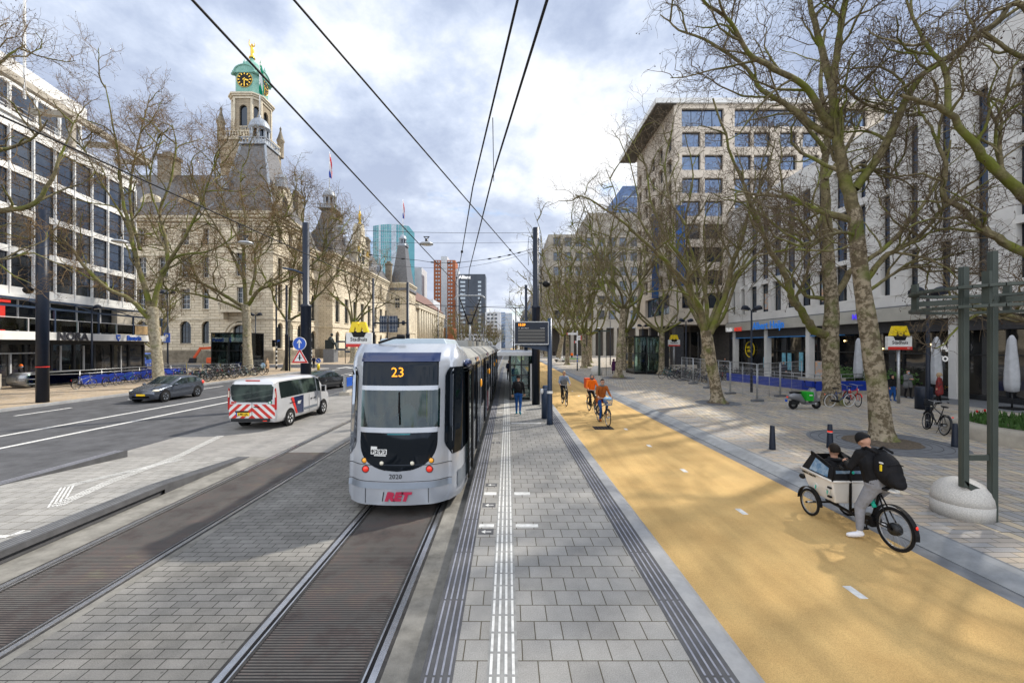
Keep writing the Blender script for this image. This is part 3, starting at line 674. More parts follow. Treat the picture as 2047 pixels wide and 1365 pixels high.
# left wing (set back)
ops=[]
for k in range(5):
    c=4.05+k*3.95
    ops+= [(c-1.0,c+1.0,3.7,7.7,True),(c-.85,c+.85,9.9,13.5,False),(c-.85,c+.85,15.6,19.3,False),(c-.65,c+.65,21.5,24.4,False)]
ops=[o for o in ops]
block(-74.2,-52.2,76.0,92,ops_s=ops)
opn=[(4.2,6.9,2.6,7.6,True),(4.9,6.5,9.8,13.5,False),(4.7,6.5,15.4,19.5,False),(4.9,6.5,21.4,24.6,False)]
ope=[]
for c in (2.2,5.8,9.4): ope+=[(c-.9,c+.9,2.8,7.4,True),(c-.7,c+.7,9.9,14.2,False),(c-.7,c+.7,15.6,19.0,False),(c-.6,c+.6,21.4,24.4,False)]
block(-52.2,-41,73.4,85,ops_s=opn,ops_e=ope)
ope=[]
for k in range(4):
    c=2.6+k*5.0; ope+=[(c-1.3,c+1.3,.3,6.9,True),(c-1.1,c+1.1,9.3,15.6,True),(c-.8,c+.8,17,19.2,False),(c-.8,c+.8,21.4,24.4,False)]
block(-60,-47.5,85,105.5,ops_e=ope)
ope=[]
for k in range(8):
    c=3+k*6.2; ope+=[(c-1.1,c+1.1,1.8,6.9,True),(c-1.3,c+1.3,9.3,15.8,False)]
    if k%2==0: ope.append((c-.8,c+.8,20.8,24.4,False))
block(-60,-44,105.5,156.7,ops_e=ope)
opn=[(2.0,3.6,3.4,6.6,True),(2.0,3.6,9.9,13.4,False),(1.9,3.7,17.2,21.0,False)]
block(-44,-37.3,156.7,170,ops_s=opn)
# balcony on the left wing door axis
b=mb('stone_trim'); b.box((-46.6,72.5,9.2),(5.4,1.8,.4)); b.box((-46.6,71.7,10.45),(5.4,.25,.2))
for k in range(18): b.box((-49.1+k*.3,71.7,9.9),(.12,.16,.9))
for s in (-1,1): b.box((-46.6+s*2.4,72.6,8.4),(.5,1.2,1.2)); b.box((-46.6+s*2.65,71.75,9.95),(.3,.35,1.3))
b.torus((-46.65,73.35,4.9),2.2,.25,'y',24,6,0,PI); b.torus((-46.65,73.35,4.9),2.8,.2,'y',24,6,0,PI)
b.build('balcony',ch)
# sculpted niches / statues between windows on the first recessed front
for (x,y,z) in ((-47.1,90.2,10),(-47.1,95.1,10),(-47.1,100.1,10)):
    b=mb('stone_dark'); b.lathe([(.1,0),(.4,.1),(.3,.4),(.36,1.2),(.45,1.9),(.36,2.4),(.13,2.6),(.2,2.8),(.2,3.05),(0,3.2)],(x,y,z),10); b.box((x-.2,y,z-.1),(.9,1.1,.25)); b.box((x-.2,y,z+3.6),(.9,1.1,.25))
    b.build('facade_statue',ch)
# roofs
def frustum(b,r0,z0,r1,z1,concave=0,steps=6,mat='slate'):
    b.mat(mat); prev=None
    for i in range(steps+1):
        t=i/steps; s=t**(1/(1+concave)) if concave else t
        a=[r0[j]+(r1[j]-r0[j])*s for j in range(4)]; z=z0+(z1-z0)*t
        ring=[(a[0],a[2],z),(a[1],a[2],z),(a[1],a[3],z),(a[0],a[3],z)]
        if prev:
            for j in range(4): b.quad(prev[j],prev[(j+1)%4],ring[(j+1)%4],ring[j])
        prev=ring
    b.quad(*prev)
def cupola(b,cx,cy,z,s=1.0,pole=10):
    b.mat('lead')
    w=2.6*s
    b.box((cx,cy,z+.15*s),(2*w,2*w,.3*s))
    for k in range(9):
        t=-w+.15+k*(2*w-.3)/8
        for p in ((cx+t,cy-w+.12),(cx+w-.12,cy+t)): b.box((p[0],p[1],z+.75*s),(.14*s,.14*s,.9*s))
    for sx,sy,dx,dy in ((0,-1,2*w,.18),(1,0,.18,2*w),(0,1,2*w,.18),(-1,0,.18,2*w)): b.box((cx+sx*(w-.12),cy+sy*(w-.12),z+1.3*s),(dx,dy,.2*s))
    b.lathe([(1.9*s,.3*s),(1.9*s,1.5*s),(1.5*s,1.6*s)],(cx,cy,z),8,rot=PI/8)
    for k in range(8):
        a=PI/8+k*PI/4; b.bar((cx+1.5*s*math.cos(a),cy+1.5*s*math.sin(a),z+1.4*s),(cx+1.5*s*math.cos(a),cy+1.5*s*math.sin(a),z+4*s),.4*s)
    b.mat('glass_dark'); b.lathe([(1.2*s,1.5*s),(1.2*s,3.9*s)],(cx,cy,z),8,rot=PI/8)
    b.mat('lead'); b.lathe([(1.6*s,3.5*s),(1.95*s,3.9*s),(2.05*s,4.1*s),(1.9*s,4.3*s),(1.75*s,4.9*s),(1.3*s,5.6*s),(.6*s,6.1*s),(.2*s,6.3*s),(.25*s,6.7*s),(0,7.1*s)],(cx,cy,z),16)
def flag(par,cx,cy,z0,z1,cols,fl,name='flag'):
    o=mb('white_paint').tube([(cx,cy,z0),(cx,cy,z1)],[.13,.07],8); o=o.build('flag_pole',par)
    b=MB(); n=len(cols)
    for i,m in enumerate(cols):
        b.mat(m)
        rows_=10
        for k in range(rows_):
            def pt(a,t):   # limp flag hanging
                zz=z1-.4-fl*t-(a*.35); return (cx+.1+.55*a*(.4+t)+.15*math.sin(t*6+a*5),cy+.25*math.sin(t*5+a*7),zz)
            a0,a1=i/n,(i+1)/n; t0,t1=k/rows_,(k+1)/rows_
            b.add([pt(a0,t0),pt(a1,t0),pt(a1,t1),pt(a0,t1)],[(0,1,2,3)],True)
    f=b.build(name,par); return f
M('flag_red',(.55,.03,.04),.8); M('flag_blue',(.02,.06,.35),.8); M('flag_green',(.0,.22,.12),.8); M('flag_white',(.75,.75,.75),.8)
b=MB(); frustum(b,(-52.6,-40.6,73,85.4),CZ,(-49.0,-44.6,77.2,81.4),40.2,.55,10)
b.mat('lead')
for x0,y0,x1,y1 in ((-40.6,73,-44.6,77.2),(-52.6,73,-49,77.2)):
    prev=None
    for i in range(11):
        t=i/10; s=t**(1/1.55); p=V((x0+(x1-x0)*s,y0+(y1-y0)*s,CZ+(40.2-CZ)*t))
        if prev: b.bar(prev,p,.35)
        prev=p
r1=b.build('roof',ch)
b=MB(); cupola(b,-46.8,79.3,40.2,.95); b.build('cupola',ch)
flag(ch,-46.8,79.3,46.5,57.5,['flag_green','flag_white','flag_green'],6.5)
b=MB(); frustum(b,(-51.4,-43.6,105.1,118.5),CZ,(-48.4,-46.0,109.8,112.6),39.0,.45,8); frustum(b,(-60.4,-47.1,85,106),CZ,(-57,-51.5,85.5,106),34.5,0,1); frustum(b,(-60,-43.6,118,157),CZ,(-55,-50,119,156),36,0,1); frustum(b,(-74,-52,75.6,92.4),CZ,(-74,-54,82,86),36.5,0,1)
b.build('roof',ch)
b=MB(); cupola(b,-47.2,111.2,39,.88); b.build('cupola',ch); flag(ch,-47.2,111.2,45,54.5,['flag_blue','flag_white','flag_red'],6.5)
b=MB(); frustum(b,(-44.5,-36.8,156.2,170.5),23.8,(-42.2,-39.4,161,166),41.5,.4,8); b.build('roof',ch)
b=MB(); cupola(b,-40.8,163.4,41.5,.75); b.build('cupola',ch); flag(ch,-40.8,163.4,46,60,['flag_blue','flag_white','flag_red'],7)
# street gable with gilt figure, dormers, chimneys
b=mb('stone_trim'); gx=-43.9
prof=[(-5.2,0),(5.2,0),(5.2,3.6),(3.6,3.8),(3.6,6.6),(2.4,7),(2.1,9.5),(1.5,9.8),(1.5,12.2),(.8,13.5),(0,13.9),(-.8,13.5),(-1.5,12.2),(-1.5,9.8),(-2.1,9.5),(-2.4,7),(-3.6,6.6),(-3.6,3.8),(-5.2,3.6)]
b.prism(prof,(gx,127.5,CZ-.5),(0,1,0),(0,0,1),(-2.5,0,0)); b.box((gx+.1,127.5,CZ+3.6),(.4,10.8,.3)); b.box((gx+.1,127.5,CZ+7),(.4,6,.3)); b.box((gx+.1,127.5,CZ+9.7),(.4,4,.3))
for s in (-1,1): b.lathe([(.45,0),(.35,2),(.15,3.6),(0,4)],(gx-.2,127.5+s*4.9,CZ+3),6)
b.build('gable',ch)
window(ch,(gx,125.4,0),(0,1,0),(1,0,0),(1.1,3.1,CZ+1.2,CZ+5.6),-.04,'frame_dark','glass_lead',nx=2,nz=4,arch=False)
b=mb('gold'); b.lathe([(.5,0),(.55,.4),(.3,.8),(.45,1.5),(.35,2.4),(.5,2.9),(.2,3.3),(.28,3.7),(0,4.1)],(gx-1,127.5,CZ+13.2),10); b.bar((gx-1,127.5,CZ+17),(gx-1,127.5,CZ+19),.08); b.build('gilt_figure',ch)
for yy in (123.4,131.3): mb('gold').box((gx+.2,yy,CZ+4.5),(.3,1.9,1.0)).box((gx+.2,yy,CZ+5.3),(.3,.9,.7)).build('gilt_ornament',ch)
for (x,y,ax,sz) in ((-41.8,78.9,'e',1.35),(-45.0,111.5,'e',1.1),(-59,77.5,'s',.9),(-66,77.5,'s',.9)):
    b=mb('stone_trim'); u_=(0,1,0) if ax=='e' else (1,0,0); t_=V((-3,0,0)) if ax=='e' else V((0,3,0))
    pr=[(-2,0),(2,0),(2,3.4)]+[(2*math.cos(a),3.4+1.6*math.sin(a)) for a in [PI*i/8 for i in range(1,8)]]+[(-2,3.4)]
    b.prism([(p*sz,q*sz) for p,q in pr],(x,y,CZ),u_,(0,0,1),t_)
    b.mat('glass_dark'); nn=V((1,0,0)) if ax=='e' else V((0,-1,0)); b.prism([(-.7*sz,.6*sz),(.7*sz,.6*sz),(.7*sz,2.8*sz),(0,3.4*sz),(-.7*sz,2.8*sz)],V((x,y,CZ))+nn*.02,u_,(0,0,1),nn*.02)
    b.mat('stone_trim'); b.torus(V((x,y,CZ+3.5*sz))+nn*.1,.9*sz,.15*sz,'x' if ax=='e' else 'y',14,5,0,PI)
    b.build('dormer',ch)
for x,y,z in ((-40.9,77,33),(-42.4,109,33),(-44.3,115,31.5),(-43.6,124,29),(-43.6,135,29.5),(-43.6,145,29.5),(-50,75.2,32)):
    mb('lead').box((x-.6,y,z),(1.6,1.2,1.6)).prism([(-1,0),(1,0),(0,.8)],(x+.2,y,z+.8),(0,.75,0),(0,0,1),(-1.6,0,0)).build('roof_dormer',ch)
for x,y,z,w_ in ((-66,82,36.5,2.6),(-51.3,86,32,1.5),(-52,104,35.5,2.0),(-47.4,117.2,36.0,2.0),(-47,140,35,1.8),(-58,97,34,2),(-42.6,84.6,30,1.6),(-44,155.5,30,2)):
    mb('stone_dark').box((x,y,z),(w_,w_,7)).box((x,y,z+3.3),(w_+.4,w_+.4,.5)).box((x,y,z+3.9),(w_*.6,w_*.6,.7)).build('chimney',ch)
# clock tower
tcx,tcy=-63.7,104.7
b=mb('stone_tower'); b.b2((tcx-4.7,tcy-4.7,20),(tcx+4.7,tcy+4.7,53)); b.mat('stone_trim'); b.b2((tcx-5,tcy-5,52.2),(tcx+5,tcy+5,53.0))
for k in range(16):
    t=-4.7+k*9.4/15
    for p in ((tcx+t,tcy-4.8),(tcx+4.8,tcy+t)): b.box((p[0],p[1],53.6),(.22,.22,1.1))
b.box((tcx,tcy-4.8,54.2),(9.9,.35,.25)); b.box((tcx+4.8,tcy,54.2),(.35,9.9,.25))
for sx in (-1,1):
    for sy in (-1,1):
        b.mat('stone_tower'); b.lathe([(.8,52),(.8,56),(1.0,56.2),(1.0,56.5)],(tcx+sx*4.6,tcy+sy*4.6,0),8); b.mat('stone_dark'); b.lathe([(.98,56.5),(.7,57.2),(.3,58.6),(.2,59.2),(.3,59.5),(0,60.2)],(tcx+sx*4.6,tcy+sy*4.6,0),8)
tow=b.build('tower',ch)
def octa(b,r,z0,z1,ch_=.42):   # square with cut corners
    c=r*(1-ch_); ring=[(-c,-r),(c,-r),(r,-c),(r,c),(c,r),(-c,r),(-r,c),(-r,-c)]
    return ring
b=mb('stone_tower'); r=3.5; rg=octa(b,r,0,0,.4)
for i in range(8):
    p,q=rg[i],rg[(i+1)%8]; P=V((tcx+p[0],tcy+p[1],0)); Q=V((tcx+q[0],tcy+q[1],0)); u_=(Q-P); W=u_.length; n_=V((u_.y,-u_.x,0)).normalized()
    ow=.95 if W>3 else .55
    show=W>3 or (n_.x>.3 and n_.y<-.3)
    facade(b,P,u_,n_,W,52,63.4,[(W/2-ow,W/2+ow,55.4,61.2)] if show else [],.4)
    b.mat('stone_trim'); 
    for s in (0,):
        PP=P+u_*s; b.bar(PP+Z3*54,PP+Z3*62.8,.45)
    b.mat('stone_tower')
b.mat('stone_trim')
for z,rr,h in ((62.9,3.75,.5),(63.4,4.05,.4),(63.75,4.3,.35),(54.6,3.65,.3)):
    g_=octa(b,rr,0,0,.4); b.prism(g_,(tcx,tcy,z-h/2),(1,0,0),(0,1,0),(0,0,h))
bf=b.build('belfry',tow)
b=mb('glass_dark'); b.prism(octa(b,3.0,0,0,.4),(tcx,tcy,55),(1,0,0),(0,1,0),(0,0,7)); b.build('belfry_louvre',tow)
for i in range(8):
    p,q=rg[i],rg[(i+1)%8]; P=V((tcx+p[0],tcy+p[1],0)); Q=V((tcx+q[0],tcy+q[1],0)); u_=(Q-P).normalized(); W=(Q-P).length; n_=V((u_.y,-u_.x,0))
    if not (W>3 or (n_.x>.3 and n_.y<-.3)) or (n_.y>.3 and n_.x<.3): continue
    b=mb('stone_tower'); ow=.95 if W>3 else .55; k=8; cx_=W/2
    for s in (-1,1):
        pts=[(cx_+s*ow*math.sin(PI/2*j/k),61.2-ow+ow*math.cos(PI/2*j/k)) for j in range(k+1)]
        for j in range(k):
            b.prism([pts[j],pts[j+1],(pts[j+1][0],61.21),(pts[j][0],61.21)],P+n_*.003,u_,Z3,-n_*.4)
    b.mat('stone_trim'); b.bar(P+u_*(W/2-1)+n_*.15+Z3*55.9,P+u_*(W/2+1)+n_*.15+Z3*55.9,.2,.2)
    for j in range(5): b.bar(P+u_*(W/2-.6+j*.3)+n_*.12+Z3*55,P+u_*(W/2-.6+j*.3)+n_*.12+Z3*55.8,.1)
    b.build('belfry_arch',tow)
# copper clock stage
b=mb('copper'); r=2.9; b.prism(octa(b,r,0,0,.35),(tcx,tcy,63.9),(1,0,0),(0,1,0),(0,0,5.6))
b.prism(octa(b,3.1,0,0,.35),(tcx,tcy,63.9),(1,0,0),(0,1,0),(0,0,.6)); b.prism(octa(b,3.15,0,0,.35),(tcx,tcy,69.2),(1,0,0),(0,1,0),(0,0,.35))
for nx,ny in ((0,-1),(1,0),(0,1),(-1,0)):   # arched hoods over clock faces
    u_=V((-ny,nx,0)); n_=V((nx,ny,0)); o_=V((tcx,tcy,0))+n_*r
    arc=[(2.35*math.cos(a),69.3+1.75*math.sin(a)) for a in [PI*i/12 for i in range(13)]]
    b.prism(arc,o_-n_*1.2,u_,Z3,n_*1.5)
    b.tube([o_+n_*.3+u_*p[0]*1.06+Z3*(p[1]+.08) for p in arc],.2,8); b.tube([o_-n_*.9+u_*p[0]*1.04+Z3*(p[1]+.05) for p in arc],.16,8)
    for s in (-1,1): b.lathe([(0,0),(.42,.1),(.42,.5),(0,.6)],o_+n_*.3+u_*s*2.45+Z3*69.0,10)
    b.lathe([(.25,0),(.3,.5),(.12,.9),(0,1.5)],o_+n_*.2+Z3*71.1,8)
b.lathe([(2.9,69.4),(2.85,70.2),(2.6,71.4),(2.1,72.5),(1.3,73.4),(.5,73.9),(.45,74.6),(.25,74.8),(0,74.9)],(tcx,tcy,0),16)
dome=b.build('dome',tow)
for nx,ny in ((0,-1),(1,0)):
    u_=V((-ny,nx,0)); n_=V((nx,ny,0)); o_=V((tcx,tcy,67.6))+n_*(r+.02); ax='y' if nx==0 else 'x'
    b=mb('black'); b.lathe([(0,.02),(1.85,.02),(1.85,.12),(0,.12)] if nx else [(0,-.12),(1.85,-.12),(1.85,-.02),(0,-.02)],o_,28,ax,sm=False)
    b.mat('gold'); b.torus(o_+n_*.1,1.86,.05,ax,32,6)
    for k in range(12):
        a=PI/6*k; d=u_*math.sin(a)+Z3*math.cos(a); b.bar(o_+n_*.15+d*1.2,o_+n_*.15+d*1.66,.06,.24,up=u_*math.cos(a)-Z3*math.sin(a)+n_*.001)
    for k in range(4):
        a=PI/2*k; d=u_*math.sin(a)+Z3*math.cos(a); b.bar(o_+n_*.15+d*.1,o_+n_*.15+d*.45,.05,.2,up=n_.cross(d))
    dr=(u_ if ny==-1 else u_)
    def hand(ang,L,w_):
        d=dr*math.sin(ang)+Z3*math.cos(ang); b.bar(o_+n_*.2-d*.35,o_+n_*.2+d*L,.06,w_,up=n_.cross(d))
    hand(PI,1.6,.22); hand(R(105),1.05,.3)
    b.build('clock_face',tow)
b=mb('gold'); c=(tcx,tcy,74.6)
b.tube([(tcx,tcy,74.7),(tcx,tcy,75.1),(tcx,tcy,75.4),(tcx+.1,tcy,76.2),(tcx+.05,tcy,77.0),(tcx,tcy,77.6),(tcx,tcy,77.9)],[.75,.6,.35,.42,.40,.42,.15],10)
b.ell((tcx,tcy,78.1),.26); b.tube([(tcx-.35,tcy,77.6),(tcx-.75,tcy,78.3),(tcx-.7,tcy,79.4)],[.16,.13,.08],6); b.tube([(tcx+.35,tcy,77.6),(tcx+.6,tcy,77.9),(tcx+.75,tcy,78.6)],[.16,.12,.07],6)
b.build('gilt_statue',tow)
# ================= post-office like stone building further on
b2t=thing('stone_building',(-40,205,0),'pale stone building with tall columns just beyond the city hall','building')
b=mb('stone'); b.b2((-60,176,0),(-38.5,250,22)); b.build('wall',b2t)
b=mb('stone_trim')
for k in range(13): b.tube([(-38.1,180+k*5.4,3),(-38.1,180+k*5.4,19)],.8,8)
b.b2((-39,176,19),(-37.2,250,21)); b.b2((-38.6,176,0),(-37.2,250,3)); b.build('column',b2t)
M('roof_brown',(.22,.13,.11),.8,0,.3,2)
b=MB(); frustum(b,(-60,-38,176,250),22,(-52,-46,184,242),30,0,1,'roof_brown'); b.build('roof',b2t)
# ================= right: white shop building
FX=26.0
M('facade_stone',(.76,.75,.725),.7,0,.12,.5,.08,20)
M('fascia',(.50,.485,.43),.55,0,.15,.6)
M('shutter',(.075,.077,.085),.5,.2,.2,6)
sb=thing('shop_building',(FX,30,PLZ),'off-white stone shop building with tall narrow windows and dark glazed ground floor','building')
o0=V((FX,-14,0)); u_=V((0,1,0)); n_=V((-1,0,0)); W=49.5+14
fl=[(6.75,9.55),(9.95,13.65),(14.1,17.5)]; ops=[]
cols=[]
y=12.2-14-14
k=0; yy=-12.0
while yy<48.6:
    wide = 31.5<yy<45.5
    w_=1.3 if wide else .72
    cols.append((yy,w_)); yy+=1.95
rnd=random.Random(4)
for (yc,w_) in cols:
    for i,(a,c) in enumerate(fl):
        if i==2 and yc>27.5: c=16.9
        ops.append((yc+14-w_/2,yc+14+w_/2,a+rnd.uniform(-.1,.1),c))
b=mb('facade_stone'); facade(b,o0,u_,n_,W,5.85,18.9,ops,.42)
b.quad((FX,49.5,5.85),(FX,49.5,18.9),(FX+14,49.5,18.9),(FX+14,49.5,5.85)); b.quad((FX,-14,18.9),(FX,49.5,18.9),(FX+16,49.5,18.9),(FX+16,-14,18.9))
b.quad((FX,-14,5.85),(FX+3,-14,5.85),(FX+3,49.5,5.85),(FX,49.5,5.85))
# wedge-like projecting panels: each bay a thin slanted slab per storey
rr=random.Random(7)
for i,(a,c) in enumerate(fl):
    for j in range(len(cols)-1):
        y0=cols[j][0]+cols[j][1]/2+.03; y1=cols[j+1][0]-cols[j+1][1]/2-.03
        zt=c+.25; zb=a-.12; p=.05+.05*rr.random()
        b.add([(FX-.01,y0,zb),(FX-.01,y1,zb),(FX-.01,y1,zt),(FX-.01,y0,zt),(FX-.03,y0,zb+.05),(FX-.02,y1,zb+.05),(FX-.03,y1,zt-.16),(FX-p-.07,y0,zt+.04)],[(4,7,6,5),(0,4,5,1),(2,6,7,3),(0,3,7,4),(1,5,6,2)],False)
b.build('wall',sb)
for p in ops:
    yc=(p[0]+p[1])/2-14
    if yc<8.5: continue
    window(sb,o0,u_,n_,p,.38,'frame_dark','glass_blue' if (p[3]>11 and yc<45) else 'glass_office',nx=1 if p[1]-p[0]<.9 else 2,nz=2,fw=.05)
b=mb('fascia'); b.b2((FX-.35,-14,4.95),(FX+3,49.5,5.85)); b.mat('kerb_dark'); b.b2((FX-.2,-14,5.85),(FX,49.5,5.95)); b.build('fascia',sb)
b=mb('shutter'); b.b2((FX+.15,-14,4.2),(FX+.5,49.5,4.947)); b.build('shutter_band',sb)
for k in range(8): mb('facade_stone').b2((FX+.02,48.4-5.95*k-.22,PLZ),(FX+.5,48.4-5.95*k+.22,4.945)).build('pillar',sb)
b=mb('glass_shop'); b.b2((FX+1.0,-14,PLZ),(FX+1.1,49.5,4.9)); b.mat('frame_dark')
for k in range(32): b.b2((FX+.9,48.4-1.98*k-.04,PLZ),(FX+1.0,48.4-1.98*k+.04,4.9))
b.b2((FX+.9,-14,2.75),(FX+.998,49.5,2.85)); b.b2((FX+.9,-14,PLZ),(FX+.997,49.5,PLZ+.3)); b.build('shopfront',sb)
# rooftop screen on the higher near part
b=mb('facade_stone'); b.b2((FX,-14,18.9),(FX+16,27.4,20.2)); b.mat('galv')
for k in range(150): b.box((FX+.05,27.3-k*.27,21.6),(.05,.06,3.0))
for k in range(40): b.box((FX+.2+k*.4,27.35,21.6),(.06,.05,3.0))
for z in (20.25,23.05): b.b2((FX,-14,z),(FX+.12,27.4,z+.1))
b.build('roof_screen',sb)
b=mb('facade_stone'); b.b2((FX+3,-14,20.2),(FX+16,24,24.5)); b.build('roof_block',sb)
M('sign_blue',(.02,.22,.75),.4,emit=.25); M('sign_red',(.7,.05,.03),.4,emit=.4); M('sign_white',(.8,.8,.8),.4,emit=.3); M('sign_indigo',(.08,.05,.6),.4,emit=.6)
text(sb,'lettering','Albert Heijn',1.05,(FX-.42,41.4,5.3),(0,-1,0),(0,0,1),'sign_blue',.03,bold=.012,sx=.95)
text(sb,'lettering','TRAIN',.62,(FX-.42,48.6,5.1),(0,-1,0),(0,0,1),'sign_white',.02,bold=.015,sx=.8)
text(sb,'lettering','MORE',.62,(FX-.42,46.7,5.1),(0,-1,0),(0,0,1),'sign_red',.02,bold=.015,sx=.9)
text(sb,'lettering','MADO',.55,(FX-.42,30.3,5.42),(0,-1,0),(0,0,1),'sign_indigo',.03,bold=.01,sx=1.1)
text(sb,'lettering','MADO',.32,(FX+.85,20.9,.75),(0,-1,0),(0,0,1),'gold',.01,sx=1.1)
text(sb,'lettering','MADO',.32,(FX+.85,25.3,.75),(0,-1,0),(0,0,1),'gold',.01,sx=1.1)
text(sb,'lettering','MADO',.7,(FX+.85,25.6,3.2),(0,-1,0),(0,0,1),'sign_white',.02,bold=.03)
text(sb,'lettering','TO GO',.45,(FX+.85,25.5,2.5),(0,-1,0),(0,0,1),'sign_white',.02,bold=.02)
b=mb('yellow'); b.torus((FX+.85,46.6,2.9),.85,.06,'x',26,6); b.build('round_shop_logo',sb)
text(sb,'lettering','NIEUW',.36,(FX+.82,46.6,3.1),(0,-1,0),(0,0,1),'yellow',.01,bold=.02); text(sb,'lettering','OPEN',.36,(FX+.82,46.6,2.7),(0,-1,0),(0,0,1),'yellow',.01,bold=.02)
M('poster_cyan',(.25,.6,.75),.6,0,.3,4); M('poster_mix',(.75,.35,.12),.6,0,0,3,col2=(.2,.45,.6)); M('sign_line',(.04,.2,.5),.4,emit=.1)
b=mb('sign_line'); b.b2((FX+.1,33,4.12),(FX+.5,49,4.2)); b.build('light_strip',sb)
for yy,h in ((40.6,1.6),(39.8,1.6),(38.2,1.7),(36.9,1.7),(43.6,1.1)): mb('poster_cyan').b2((FX+.82,yy,1.0),(FX+.88,yy+.5,1.0+h)).build('window_poster',sb)
for yy in (42.9,34.4): mb('poster_mix').b2((FX+.82,yy,1.2),(FX+.88,yy+1.1,2.2)).build('window_poster',sb)
for yc in (42.6,38.7,34.8): mb('poster_mix').b2((FX+.3,yc-.4,7.0),(FX+.33,yc+.4,8.6)).build('window_poster',sb)
M('lamp_glow',(1,.7,.3),.5,emit=4)
for k in range(9): mb('lamp_glow').ell((FX+.93,20+k*1.7,3.1+.3*(k%3)),.06,8,5).build('interior_lamp',sb)
# ================= beige corner building
M('facade_beige',(.66,.585,.49),.75,0,.14,.4,.1,15)
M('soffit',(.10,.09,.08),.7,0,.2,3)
bb=thing('corner_building',(30,57,PLZ),'beige stone corner block with gridded windows and a broad overhanging flat roof','building')
BX=19.8; BY=50.0
rows=[7.75+2.74*i for i in range(8)]
ops=[]; 
for r in rows:
    for x in (.95,3.65,7.2,9.5,12.6,15.3,18.2): ops.append((x,x+(2.2 if x<5 else 2.0),r,r+1.8))
opt=[(.9,5.9,29.35,31.5),(7.2,17,29.35,31.5),(18,23,29.35,31.5)]
b=mb('facade_beige'); facade(b,(BX,BY,0),(1,0,0),(0,-1,0),25,5.8,32,ops+opt,.4)
ops2=[]
for r in rows:
    for y in (.8,3.7,6.6,9.5,12.2): ops2.append((y,y+1.7,r,r+1.8))
ops2=[o for o in ops2 if not (o[2]<9 )]+[(1.5,10.5,7.2,9.7)]
facade(b,(BX,BY,0),(0,1,0),(-1,0,0),14.3,5.8,32,ops2,.5)
b.quad((BX,64.3,5.8),(BX,64.3,32),(45,64.3,32),(45,64.3,5.8)); b.quad((BX,BY,5.8),(45,BY,5.8),(45,64.3,5.8),(BX,64.3,5.8))
b.build('wall',bb)
for p in ops: window(bb,(BX,BY,0),(1,0,0),(0,-1,0),p,.36,'frame_dark','glass_blue' if p[2]>17 else 'glass_dark',nx=1,nz=1,fw=.07)
for p in opt: window(bb,(BX,BY,0),(1,0,0),(0,-1,0),p,.36,'frame_dark','glass_blue',nx=4,nz=1,fw=.08)
for p in ops2: window(bb,(BX,BY,0),(0,1,0),(-1,0,0),p,.44,'frame_dark','glass_office' if p[1]-p[0]<5 else 'glass_blue',nx=1 if p[1]-p[0]<5 else 4,fw=.07)
b=mb('wall_white'); b.b2((BX-.5,BY-.3,32.02),(46,66,32.6)); b.mat('soffit'); b.b2((BX-2.2,BY-.25,31.9),(BX+.2,66,32.0)); b.mat('wall_white'); b.b2((BX-2.3,BY-.35,31.95),(BX-2.2,66,32.6)); b.b2((BX-2.2,BY-.3,32.01),(BX-.5,66,32.6)); b.build('roof',bb)
b=mb('soffit'); b.b2((BX+3.2,BY+3,PLZ),(45,62,5.8)); b.mat('shutter')
for x in (0,3.4,7,11,16): b.b2((BX+x+.3,BY+.4,PLZ),(BX+x+1.3,BY+1.4,5.8))
for y in (5,9,13): b.b2((BX+.3,BY+y,PLZ),(BX+1.3,BY+y+.9,5.8))
b.build('base_wall',bb)
b=mb('glass_shop'); b.b2((BX+3.3,BY+2.9,PLZ),(BX+6,BY+2.99,5.0)); b.b2((BX+3.1,BY+3.4,PLZ),(BX+3.19,61,5.0)); b.build('entrance_glazing',bb)
M('banner_blue',(.03,.14,.42),.7,0,.3,3)
b=mb('banner_blue')
b.prism([(0,0),(.85,0),(.85,11),(0,11)],(BX-.9,BY+5,9.5),(1,0,0),(0,0,1),(0,.12,0)); 
b.build('banner',bb)
b=mb('banner_blue'); b.prism([(0,0),(1.1,0),(1.1,9.5),(0,9.5)],(BX+.1,BY-.32,10.4),(1,0,0),(0,0,1),(0,.05,0)); b.mat('white_paint'); b.prism([(.2,.5),(.9,.5),(.9,1.0),(.2,1.0)],(BX+.1,BY-.34,10.4),(1,0,0),(0,0,1),(0,.01,0)); b.build('banner',bb)
# ================= further right: grey gridded bank, blue glass tower behind, far stone wing
gb=thing('bank_building',(24,124,0),'grey stone bank building with a colonnade and regular window grid closing the plaza','building')
M('facade_grey',(.36,.335,.29),.8,0,.16,.3,.1,10)
ops=[]
for r in range(6):
    for k in range(10): ops.append((1.5+k*3.25,3.6+k*3.25,11+r*4.3,13.6+r*4.3))
b=mb('facade_grey'); facade(b,(12,124,0),(1,0,0),(0,-1,0),36,8.5,36,ops,.5); b.quad((12,124,8.5),(12,124,36),(12,160,36),(12,160,8.5)); b.quad((12,124,36),(48,124,36),(48,160,36),(12,160,36)); b.b2((24,126,36),(48,150,43)); b.build('wall',gb)
for p in ops: window(gb,(12,124,0),(1,0,0),(0,-1,0),p,.45,'frame_dark','glass_office',nx=2,fw=.12)
b=mb('soffit'); b.b2((12.5,127,0),(48,150,8.5)); b.mat('facade_grey'); 
for k in range(12): b.b2((12.2+k*3.2,124,0),(13.1+k*3.2,125,8.5))
b.build('colonnade',gb)
wg=thing('stone_wing',(14,180,0),'long brownish office row far along the right side of the street','building')
b=mb('facade_grey'); b.b2((9.5,170,0),(30,330,24)); b.mat('glass_dark')
for z in range(3,23,4):
    for k in range(24): b.b2((9.38,173+k*6.5,z),(9.5,176.5+k*6.5,z+2.2))
b.build('wall',wg)
